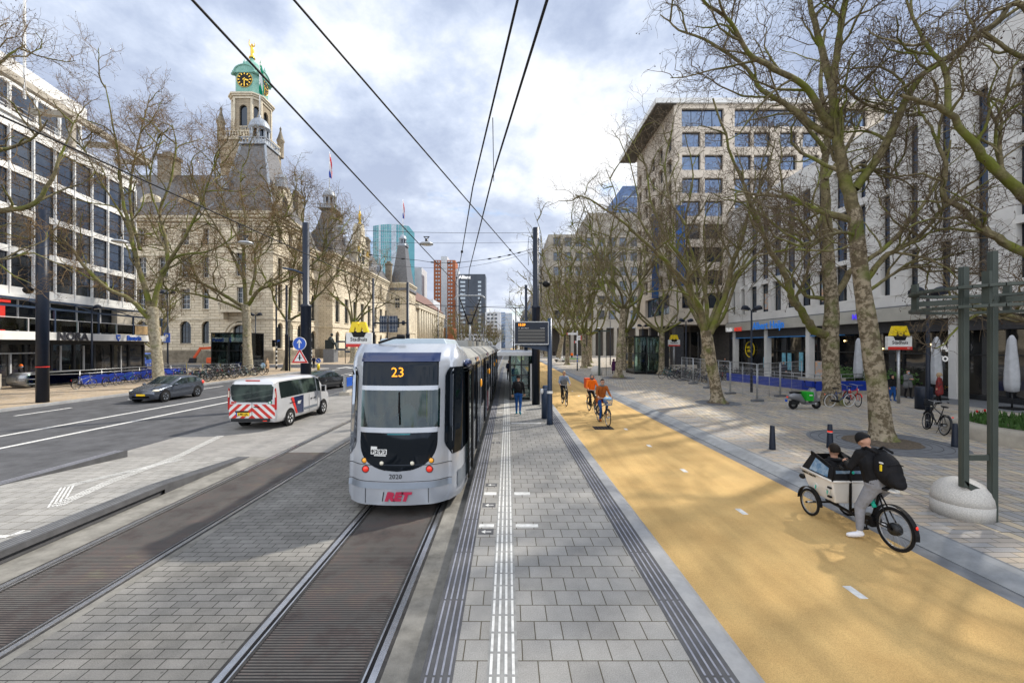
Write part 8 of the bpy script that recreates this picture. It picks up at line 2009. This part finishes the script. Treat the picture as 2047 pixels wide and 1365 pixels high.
    vs=[bm.verts.new(p) for p in fb.v]
    for f_,mi in zip(fb.f,fb.m):
        try: q=bm.faces.new([vs[i] for i in f_]); q.material_index=base+mi; q.smooth=True
        except ValueError: pass
    bm.to_mesh(me); bm.free()
    ob=bpy.data.objects.new('body',me); COL.objects.link(ob); ob.parent=T
    # hair / hat
    def cover(m,k=1.12,zc=.03,back=.012,low=-.25,nm='hair',cut=True):
        h=mb(m); n_=20; kk=9; vs=[]
        for i in range(kk+1):
            t=PI*(.62 if cut else .54)*i/kk
            for j in range(n_):
                a=2*PI*j/n_; x=.080*k*math.sin(t)*math.cos(a); y=.100*k*math.sin(t)*math.sin(a); z=.112*k*math.cos(t)
                if cut and math.sin(a)>.25 and z<.045: y*=.80; z=max(z,.045-.0*z)
                w_=1+.02*math.sin(7*a+i*2)
                vs.append(hd+side*x*w_+fwd*(y*w_-back)+upv*(z+zc))
        h.add(vs,[(i*n_+j,(i+1)*n_+j,(i+1)*n_+(j+1)%n_,i*n_+(j+1)%n_) for i in range(kk) for j in range(n_)],True)
        return h
    if hat: cover(hat,1.17,.03,.006,cut=False).build('beanie',T)
    elif hood:
        h=cover(hood,1.25,.01,.02); h.tube([hd+upv*.10+fwd*.03,hd+side*.10+upv*.03+fwd*.03,hd+side*.08-upv*.09+fwd*.03,hd-upv*.13+fwd*.05,hd-side*.08-upv*.09+fwd*.03,hd-side*.10+upv*.03+fwd*.03,hd+upv*.10+fwd*.03],.026,8); h.build('hood',T)
    else:
        h=cover(hair,1.09,.022,.010)
        if hairlen: h.tube([hd-fwd*.06+upv*.03,hd-fwd*.085-upv*.05,hd-fwd*.075-upv*(.05+hairlen)],[.07,.065,.035],10)
        h.build('hair',T)
    if scarf: mb(scarf).torus(nec-V((0,0,.01)),.075,.036,'z',20,8).build('scarf',T)
    if mask: mb('mask_blue').ell(hd-upv*.045+fwd*.055,(.055,.058,.045),12,8,rot=RM).build('face_mask',T)
    if beard: mb('beard').ell(hd-upv*.075+fwd*.04,(.058,.056,.045),12,8,rot=RM).build('beard',T)
    T.location=loc; T.rotation_euler=(0,0,rz); return T
def Jst(step=.0,h=1.75,arms='down',lean=0,look=(0,1,0),hands=None,knee=None):
    k=h/1.75; q=lambda x,y,z:V((x*k,y*k,z*k)); J=dict(pelvis=q(0,0,.96),chest=q(0,lean*.5,1.26),neck=q(0,lean,1.50),head=q(0,lean+.02,1.625),shL=q(-.185,lean*.9,1.415),shR=q(.185,lean*.9,1.415),hipL=q(-.09,0,.90),hipR=q(.09,0,.90))
    J.update(knL=q(-.10,step*.55+.02,.50),anL=q(-.10,step*.6,.085),toL=q(-.11,step*.6+.17,.04),knR=q(.10,-step*.25+.04,.50),anR=q(.10,-step*.75,.10+abs(step)*.25),toR=q(.11,-step*.75+.16,.045))
    if arms=='down': J.update(elL=q(-.25,-.05-step*.3,1.14),haL=q(-.24,.06-step*.5,.90),elR=q(.25,-.05+step*.3,1.14),haR=q(.24,.06+step*.5,.90))
    elif arms=='phone': J.update(elL=q(-.22,.06,1.14),haL=q(-.07,.30,1.20),elR=q(.22,.06,1.14),haR=q(.07,.28,1.20))
    elif arms=='face': J.update(elL=q(-.24,.15,1.25),haL=q(-.08,.16,1.56),elR=q(.25,0,1.14),haR=q(.2,.15,1.0))
    elif arms=='oneup': J.update(elL=q(-.25,-.02,1.14),haL=q(-.24,.1,.92),elR=q(.24,.08,1.15),haR=q(.10,.28,1.12))
    J['look']=look; return J
def Jcy(look=(0,1,0),dz=0,wide=.27,reach=.28,phase=0):
    q=lambda x,y,z:V((x,y,z)); s=(.13 if not phase else -.13)
    return dict(pelvis=q(0,-.24,1.06),chest=q(0,-.17,1.34),neck=q(0,-.10,1.57),head=q(0,-.06,1.70),shL=q(-.185,-.10,1.49),shR=q(.185,-.10,1.49),hipL=q(-.09,-.22,1.0),hipR=q(.09,-.22,1.0),
      knL=q(-.13,.14,.82 if s>0 else .66),anL=q(-.13,.0 if s>0 else .02,.42 if s>0 else .20),toL=q(-.13,.15 if s>0 else .16,.40 if s>0 else .16),knR=q(.13,.10,.66 if s>0 else .82),anR=q(.13,.02,.20 if s>0 else .42),toR=q(.13,.16,.16 if s>0 else .40),
      elL=q(-.27,.0,1.24),haL=q(-wide,reach-.06,1.14),elR=q(.27,.0,1.24),haR=q(wide,reach-.06,1.14),look=look,grip=(0,0,-1))
# --- woman in rust coat on a bicycle with grey basket
p=at(1214,852,.12); hz=PI+R(6)
B=bike('black city bicycle with a grey crate basket ridden by the woman in the rust coat','bike_black',basket='cl_bluegrey'); B.location=(p.x-.05,p.y+.55,.12); B.rotation_euler=(0,0,hz)
b=mb('mask_blue'); rg=random.Random(2)
o_=V((p.x,p.y,.12)); vs=[]
bag=mb('mask_blue'); bag.ell((-.06,.62,1.10),(.10,.12,.08),10,7); bag.ell((.07,.60,1.11),(.09,.11,.07),10,7); bag=bag.build('shopping_bag'); tag(bag,'crumpled light blue plastic bag in the basket of the nearest cyclist','bag'); bag.location=B.location; bag.rotation_euler=(0,0,hz)
person('woman-coated cyclist in a rust brown coat, patterned scarf, glasses and jeans riding towards the camera' if 0 else 'cyclist in a rust brown coat, grey scarf and glasses riding towards the camera',B.location,hz,Jcy(),dict(top='cl_rust',leg='cl_jeans',shoe='cl_rust'),.014,True,scarf='cl_grey',coat=.12,glasses=True,hair='hair_dark')
# --- orange courier behind
p=at(1196,835,.12); B2=bike('dark bicycle ridden by the orange-jacketed courier','bike_black'); B2.location=(p.x+.05,p.y+1.6,.12); B2.rotation_euler=(0,0,hz)
person('bearded courier in a bright orange jacket and grey hood riding behind the cyclist in rust',B2.location,hz,Jcy(phase=1),dict(top='cl_orange',leg='cl_black',shoe='cl_black'),.016,hood='cl_grey',beard=True)
bx=mb('orange'); bx.b2((-.24,-.62,1.12),(.24,-.28,1.62)); bx=bx.build('delivery_box',bev=.03); tag(bx,'boxy orange delivery backpack worn by the courier','backpack'); bx.location=V(B2.location); bx.rotation_euler=(0,0,hz)
# --- man in grey vest cyclist
p=at(1131,812,.12); hz2=PI+R(3); B3=bike('dark bicycle ridden by the man with the cross-body bag','bike_black'); B3.location=(p.x,p.y+.6,.12); B3.rotation_euler=(0,0,hz2)
person('balding man in a grey vest over pale blue sleeves cycling towards the camera, farther left',B3.location,hz2,Jcy(phase=1,look=(.25,1,-.1)),dict(top='cl_bluegrey',leg='cl_black',shoe='cl_black'),.016,hair='hair_light',fat=1.08)
sb_=mb('cl_grey'); sb_.ell((.02,-.02,1.22),(.17,.07,.17),12,8); sb_.tube([(-.16,.03,1.5),(-.02,.06,1.35),(.15,.02,1.2)],.018,6); sb_=sb_.build('crossbody_bag'); tag(sb_,'grey cross-body bag on the chest of the balding cyclist','bag'); sb_.location=B3.location; sb_.rotation_euler=(0,0,hz2)
# --- walker on the platform seen from behind
p=at(1036,829,PZ); T=person('pedestrian in a black jacket and blue jeans walking away along the platform',(p.x,p.y,PZ),R(-8),Jst(.30,1.78,look=(.15,1,0)),dict(top='cl_black',leg='cl_jeans',shoe='cl_teal'),.014,hat='cl_black')
bp=mb('cl_black'); bp.ell((0,-.19,1.27),(.15,.10,.22),12,10); bp=bp.build('backpack'); tag(bp,'black backpack on the pedestrian walking along the platform','backpack'); bp.location=(p.x,p.y,PZ); bp.rotation_euler=(0,0,R(-8))
p=at(1017,759,PZ); person('person in dark clothes holding a hand to the face, waiting at the shelter',(p.x,p.y,PZ),R(200),Jst(.10,1.76,'face'),dict(top='cl_navy',leg='cl_black',shoe='cl_black'),.02)
p=at(1026,752,PZ); person('person in a beige jacket and jeans waiting behind the dark-clothed one',(p.x,p.y,PZ),R(150),Jst(.05,1.70,'phone'),dict(top='cl_beige',leg='cl_jeans',shoe='cl_black'),.02,hair='hair_light')
# --- plaza people
p=at(1833,790,PLZ); person('person in a grey quilted coat and face mask looking at a phone before the restaurant',(23.8,25.0,PLZ),R(170),Jst(.12,1.66,'phone'),dict(top='cl_grey',leg='cl_black',shoe='cl_black'),.018,True,coat=.2,mask=True,hairlen=.08)
p=at(1875,797,PLZ); person('person in a red plaid coat and headscarf standing behind the twin lamp',(22.9,22.3,PLZ),R(30),Jst(.05,1.66,'down'),dict(top='cl_plaid',leg='cl_black',shoe='cl_black'),.018,True,coat=.3,hood='hair_light')
p=at(1783,801,PLZ); person('child in a black hooded jacket and pale jeans beside the metro sign post',(p.x,p.y,PLZ),R(175),Jst(.12,1.45),dict(top='cl_black',leg='cl_jeans',shoe='cl_jeans'),.018,hood='cl_black')
p=at(1227,747,PLZ); person('person in a long purple coat walking beside a small trolley on the plaza',(p.x,p.y,PLZ),R(10),Jst(.12,1.62,'oneup'),dict(top='cl_purple',leg='cl_purple',shoe='cl_black'),.022,True,coat=.45,hood='cl_purple')
tr_=thing('shopping_trolley',(p.x+.55,p.y-.3,PLZ),'pale shopping trolley beside the purple-coated walker','trolley'); b=mb('cl_bluegrey'); b.box((p.x+.55,p.y-.3,PLZ+.45),(.4,.35,.55)); b.build('bag',tr_,bev=.06); b=mb('rubber'); b.lathe([(0,-.2),(.1,-.2),(.1,.2),(0,.2)],(p.x+.55,p.y-.3,PLZ+.1),12,'x'); b.build('wheel',tr_)
p=at(1440,733,PLZ); person('person in black standing at the dark supermarket doorway',(24.0,46.5,PLZ),R(200),Jst(.05,1.75),dict(top='cl_black',leg='cl_black',shoe='cl_black'),.025)
p=at(1601,770,PLZ); person('person in dark clothes walking past the supermarket posters behind the fence',(24.3,37.0,PLZ),R(100),Jst(.2,1.7),dict(top='cl_navy',leg='cl_black',shoe='cl_black'),.025)
# --- left people
p=at(512,738,.12); person('person in black beside a bicycle near the lamp post with cameras',(-32.2,54.4,.12),R(-100),Jst(.08,1.75,'oneup'),dict(top='cl_black',leg='cl_black',shoe='cl_black'),.025)
B4=bike('black bicycle held by the person in black near the lamp post with cameras','bike_black'); B4.location=(-32.4,53.7,.12); B4.rotation_euler=(0,0,R(80))
p=at(531,744,.12); person('person in a beige trench coat carrying a pale shopping bag at the crossing',(-28.6,50,.12),R(80),Jst(.08,1.68,'oneup'),dict(top='cl_beige',leg='cl_black',shoe='cl_black'),.022,True,coat=.38,hair='hair_light')
bag=mb('mask_blue').ell((-28.95,49.7,.95),(.28,.2,.32),12,8).build('shopping_bag',base=(-28.95,49.7,.95)); tag(bag,'pale blue shopping bag carried by the person in the beige trench coat','bag')
person('person in dark clothes with orange cap and blue mask by the left escalator',(-37.9,32.7,.12),R(-60),Jst(.05,1.72,'oneup'),dict(top='cl_black',leg='cl_black',shoe='cl_black'),.022,hat='cl_orange',mask=True)
person('person in dark clothes by the city hall, just left of the thick sign mast',(-27.0,58.5,.12),R(170),Jst(.05,1.75,'oneup'),dict(top='cl_navy',leg='cl_black',shoe='cl_black'),.025)
for i,(x,y,a,c,l) in enumerate(((-3.0,128,0,'cl_navy','far pedestrian in navy crossing the tracks, left of a group of three'),(-.6,133,180,'cl_black','far pedestrian in black at the end of the platform'),(1.1,120,180,'cl_beige','far pedestrian in beige beyond the shelter roof'),(14.5,95,160,'cl_orange','far pedestrian in orange between the distant trees'),(13,118,0,'cl_black','far pedestrian in black between the distant trees by the bank'))):
    person(l,(x,y,0.1),R(a),Jst(.2,1.75),dict(top=c,leg='cl_black',shoe='cl_black'),.04)
# --- cargo trike with rider and child
cb=thing('cargo_bike',(6.02,6.95,.12),'black cargo trike with a cream front box and dark rain tent, near right','cargo bike')
M('cargo_cream',(.72,.69,.64),.45,0,.08,2); M('tent',(.012,.012,.014),.7,0,.3,5,.3,12); M('tent_window',(.06,.16,.30),.12,0,.5,9,.5,14,col2=(.35,.45,.55)); M('mint',(.03,.55,.42),.5)
o=V((6.10,6.62,.12)); P_=lambda x,y,z:o+V((x,(y if y<.86 else .86+(y-.86)*.76),z))
wheel(cb,P_(0,0,.335),.335,spk=24,fat=.025); 
for s in (-1,1): wheel(cb,P_(s*.35,1.55,.25),.25,spk=18,fat=.022)
b=mb('black')
for c,r_,a0,a1 in ((P_(0,0,.335),.37,R(10),R(185)),(P_(-.35,1.55,.25),.285,R(0),R(180)),(P_(.35,1.55,.25),.285,R(0),R(180))):
    for k in range(14):
        A=a0+(a1-a0)*k/14; B_=a0+(a1-a0)*(k+1)/14; b.bar(c+V((0,math.cos(A)*r_,math.sin(A)*r_)),c+V((0,math.cos(B_)*r_,math.sin(B_)*r_)),.065,.01)
    b.build('mudguard',cb); b=mb('black')
b=mb('black'); b.tube([P_(0,.42,.33),P_(0,.25,.86)],.02,8); b.tube([P_(0,.42,.33),P_(0,.7,.25),P_(0,1.5,.28)],.028,8); b.tube([P_(0,.32,.62),P_(0,.55,.50),P_(0,.85,.30)],.024,8)
for s in (-1,1): b.tube([P_(s*.03,.42,.33),P_(s*.07,0,.335)],.014,6); b.tube([P_(s*.02,.27,.78),P_(s*.07,0,.335)],.012,6)
b.tube([P_(-.42,1.55,.25),P_(.42,1.55,.25)],.02,8); b.box(P_(0,.45,.30),(.14,.22,.16)); b.tube([P_(0,.86,.3),P_(0,.86,.9),P_(0,.80,1.10)],.022,8); b.build('frame',cb)
b=mb('black'); b.tube([P_(-.33,.62,1.10),P_(-.28,.74,1.12),P_(0,.80,1.12),P_(.28,.74,1.12),P_(.33,.62,1.10)],.015,8); 
for s in (-1,1): b.tube([P_(s*.335,.58,1.10),P_(s*.31,.70,1.115)],.022,8); b.tube([P_(s*.26,.74,1.14),P_(s*.26,.82,1.10)],.008,5)
b.build('handlebar',cb); mb('mint').ell(P_(0,.80,.98),(.02,.02,.03),8,6).build('shifter',cb)
b=mb('black'); b.ell(P_(0,.17,.93),(.11,.14,.04),12,8); b.ell(P_(0,.31,.935),(.04,.12,.03),10,6); b.tube([P_(0,.24,.86),P_(0,.2,.92)],.014,6); b.build('saddle',cb)
b=mb('white_paint'); b.ell(P_(0.02,.06,.92),(.08,.10,.035),10,6); b.build('saddle_cover',cb)
b=mb('cargo_cream')
sec=[(.78,.24,.30,.42),(.80,.29,.84,.42)]
pts_lo=[(-.24,.90,.40),(.24,.90,.40),(.27,1.62,.42),(-.27,1.62,.42)]; pts_hi=[(-.32,.86,.80),(.32,.86,.80),(.34,1.86,.84),(-.34,1.86,.84)]; mid=[(-.30,.87,.62),(.30,.87,.62),(.32,1.74,.62),(-.32,1.74,.62)]
L_=[P_(*p) for p in pts_lo+mid+pts_hi]; b.add(L_,[(3,2,1,0)]+[(i,(i+1)%4,4+(i+1)%4,4+i) for i in range(4)]+[(4+i,4+(i+1)%4,8+(i+1)%4,8+i) for i in range(4)],False); b.build('cargo_box',cb,bev=.03)
b=mb('cargo_cream'); 
for i in range(4): b.tube([P_(*pts_hi[i]),P_(*pts_hi[(i+1)%4])],.022,8)
b.build('box_rim',cb)
for y in (1.02,1.40): 
    b=mb('white_paint'); b.torus(P_(-.315,y,.60),.045,.008,'x',18,5,R(-60),R(240)); b.mat('mint'); b.b2(P_(-.325,y-.01,.54),P_(-.318,y+.01,.61)); b.build('tree_emblem',cb)
text(cb,'lettering','URBAN ARROW',.05,P_(-.350,1.58,.78),(0,-1,-.03),(0,0,1),'black',.003,bold=.002)
b=mb('black'); b.b2(P_(-.34,.98,.42),P_(-.325,1.05,.45)); b.b2(P_(-.335,.90,.66),P_(-.30,1.0,.69)); b.b2(P_(-.335,.90,.50),P_(-.30,1.0,.53)); b.build('bracket',cb)
# tent
tp=[(-.29,.92,1.06),(.29,.92,1.06),(.27,1.62,1.20),(-.27,1.62,1.20)]
b=mb('tent'); TT=[P_(*p) for p in pts_hi]+[P_(*p) for p in tp]+[P_(-.22,1.72,1.14),P_(.22,1.72,1.14)]
b.add(TT,[(0,1,5,4),(1,2,9,6,5),(0,4,7,8,3),(3,8,9,2)],True); 
for a,c in ((4,7),(5,6),(0,4),(1,5),(7,8),(6,9)): b.tube([TT[a],TT[c]],.016,6)
b.build('rain_tent',cb)
b=mb('tent_window'); q=[P_(-.335,.97,.86),P_(-.345,1.55,.88),P_(-.295,1.42,1.12),P_(-.31,.97,1.02)]; b.quad(*[p-V((.012,0,0)) for p in q]); b.quad(P_(-.24,.885,.83),P_(.24,.885,.83),P_(.24,.895,.99),P_(-.24,.895,.99)); b.build('tent_window',cb)
mb('lamp_red').ell(P_(0,-.36,.50),(.02,.015,.03),8,6).build('tail_light',cb); b=mb('black'); b.ell(P_(-.30,1.90,.66),(.05,.07,.05),10,6); b.build('headlight',cb)
b=mb('dark_metal'); b.tube([P_(-.1,.42,.30),P_(.1,.42,.30)],.014,6); b.box(P_(-.15,.40,.18),(.10,.08,.025)); b.bar(P_(-.1,.42,.3),P_(-.1,.40,.18),.012,.02); b.lathe([(.09,-.02),(.1,0),(.09,.02)],P_(.07,.42,.33),20,'x'); b.build('crank',cb)
mb('mint').tube([P_(-.03,.33,.55),P_(-.03,.40,.68)],.035,10).build('bottle',cb)
mb('dark_metal').lathe([(0,-.05),(.09,-.05),(.10,0),(.09,.05),(0,.05)],P_(0,0,.335),20,'x').build('hub_motor',cb)
# child inside
person('child with dark curly hair and black hood sitting in the cargo trike box',P_(0,1.34,.06),0,dict(pelvis=(0,-.05,.55),chest=(0,-.03,.82),neck=(0,.0,1.06),head=(0,.01,1.20),shL=(-.13,0,1.0),shR=(.13,0,1.0),hipL=(-.07,-.03,.53),hipR=(.07,-.03,.53),knL=(-.09,.18,.62),anL=(-.09,.2,.48),toL=(-.09,.27,.46),knR=(.09,.18,.62),anR=(.09,.2,.48),toR=(.09,.27,.46),elL=(-.18,.08,.84),haL=(-.1,.2,.8),elR=(.18,.08,.84),haR=(.1,.2,.8),look=(0,1,-.1)),dict(top='cl_black',leg='cl_black',shoe='cl_black'),.014,hair='hair_dark',scarf='cl_black',fat=.95)
# rider: left foot on the ground, hands with phone
rx,ry=6.10,6.62
rider=person('rider in black jacket, beanie and light grey joggers astride the cargo trike with a phone',(rx,ry,.12),0,dict(pelvis=(-.02,.26,.99),chest=(-.03,.33,1.27),neck=(-.04,.42,1.50),head=(-.07,.49,1.61),shL=(-.22,.40,1.42),shR=(.15,.40,1.42),hipL=(-.11,.26,.93),hipR=(.08,.26,.93),
  knL=(-.20,.42,.53),anL=(-.22,.40,.10),toL=(-.36,.46,.045),knR=(.15,.52,.66),anR=(.15,.42,.26),toR=(.15,.58,.22),
  elL=(-.31,.48,1.17),haL=(-.20,.72,1.20),elR=(.24,.52,1.18),haR=(.0,.72,1.17),look=(-.25,.75,-.62),grip=(1,0,0)),dict(top='cl_black',leg='cl_greytrouser',shoe='cl_white',sock='cl_white'),.011,hat='cl_black',scarf='cl_black',fat=1.17)
ph=mb('black'); ph.box((rx-.13,ry+.80,1.37),(.075,.012,.15),rx=R(-50)); ph=ph.build('phone',base=(rx-.13,ry+.8,1.37),bev=.003); tag(ph,"black phone in the rider's hands",'phone')
bk=thing('backpack',(rx,ry,.12),"large black backpack on the cargo trike rider's back",'backpack')
b=mb('cl_black'); m_=Matrix.Rotation(R(-22),3,'X'); b.ell(V((rx-.02,ry+.10,1.36)),(.185,.17,.28),20,14,rot=m_); b.ell(V((rx-.02,ry-.03,1.25)),(.14,.10,.16),16,10,rot=m_); b.ell(V((rx-.02,ry-.10,1.20)),(.11,.05,.10),12,8,rot=m_); b.tube([(rx-.15,ry-.02,1.45),(rx-.02,ry-.08,1.50),(rx+.11,ry-.02,1.45)],.008,6); b.build('bag_body',bk)
b=mb('cl_black'); 
for s in (-1,1): b.tube([(rx-.03+s*.12,ry+.14,1.62),(rx-.03+s*.14,ry+.33,1.665),(rx-.03+s*.15,ry+.50,1.55),(rx-.03+s*.17,ry+.40,1.30),(rx-.03+s*.15,ry+.2,1.20)],.022,6)
b.build('strap',bk); b=mb('yellow'); b.b2((rx-.198,ry+.02,1.36),(rx-.185,ry+.05,1.46)); b.mat('white_paint'); b.b2((rx-.2,ry+.0,1.48),(rx-.185,ry+.06,1.50)); b.build('tag',bk)
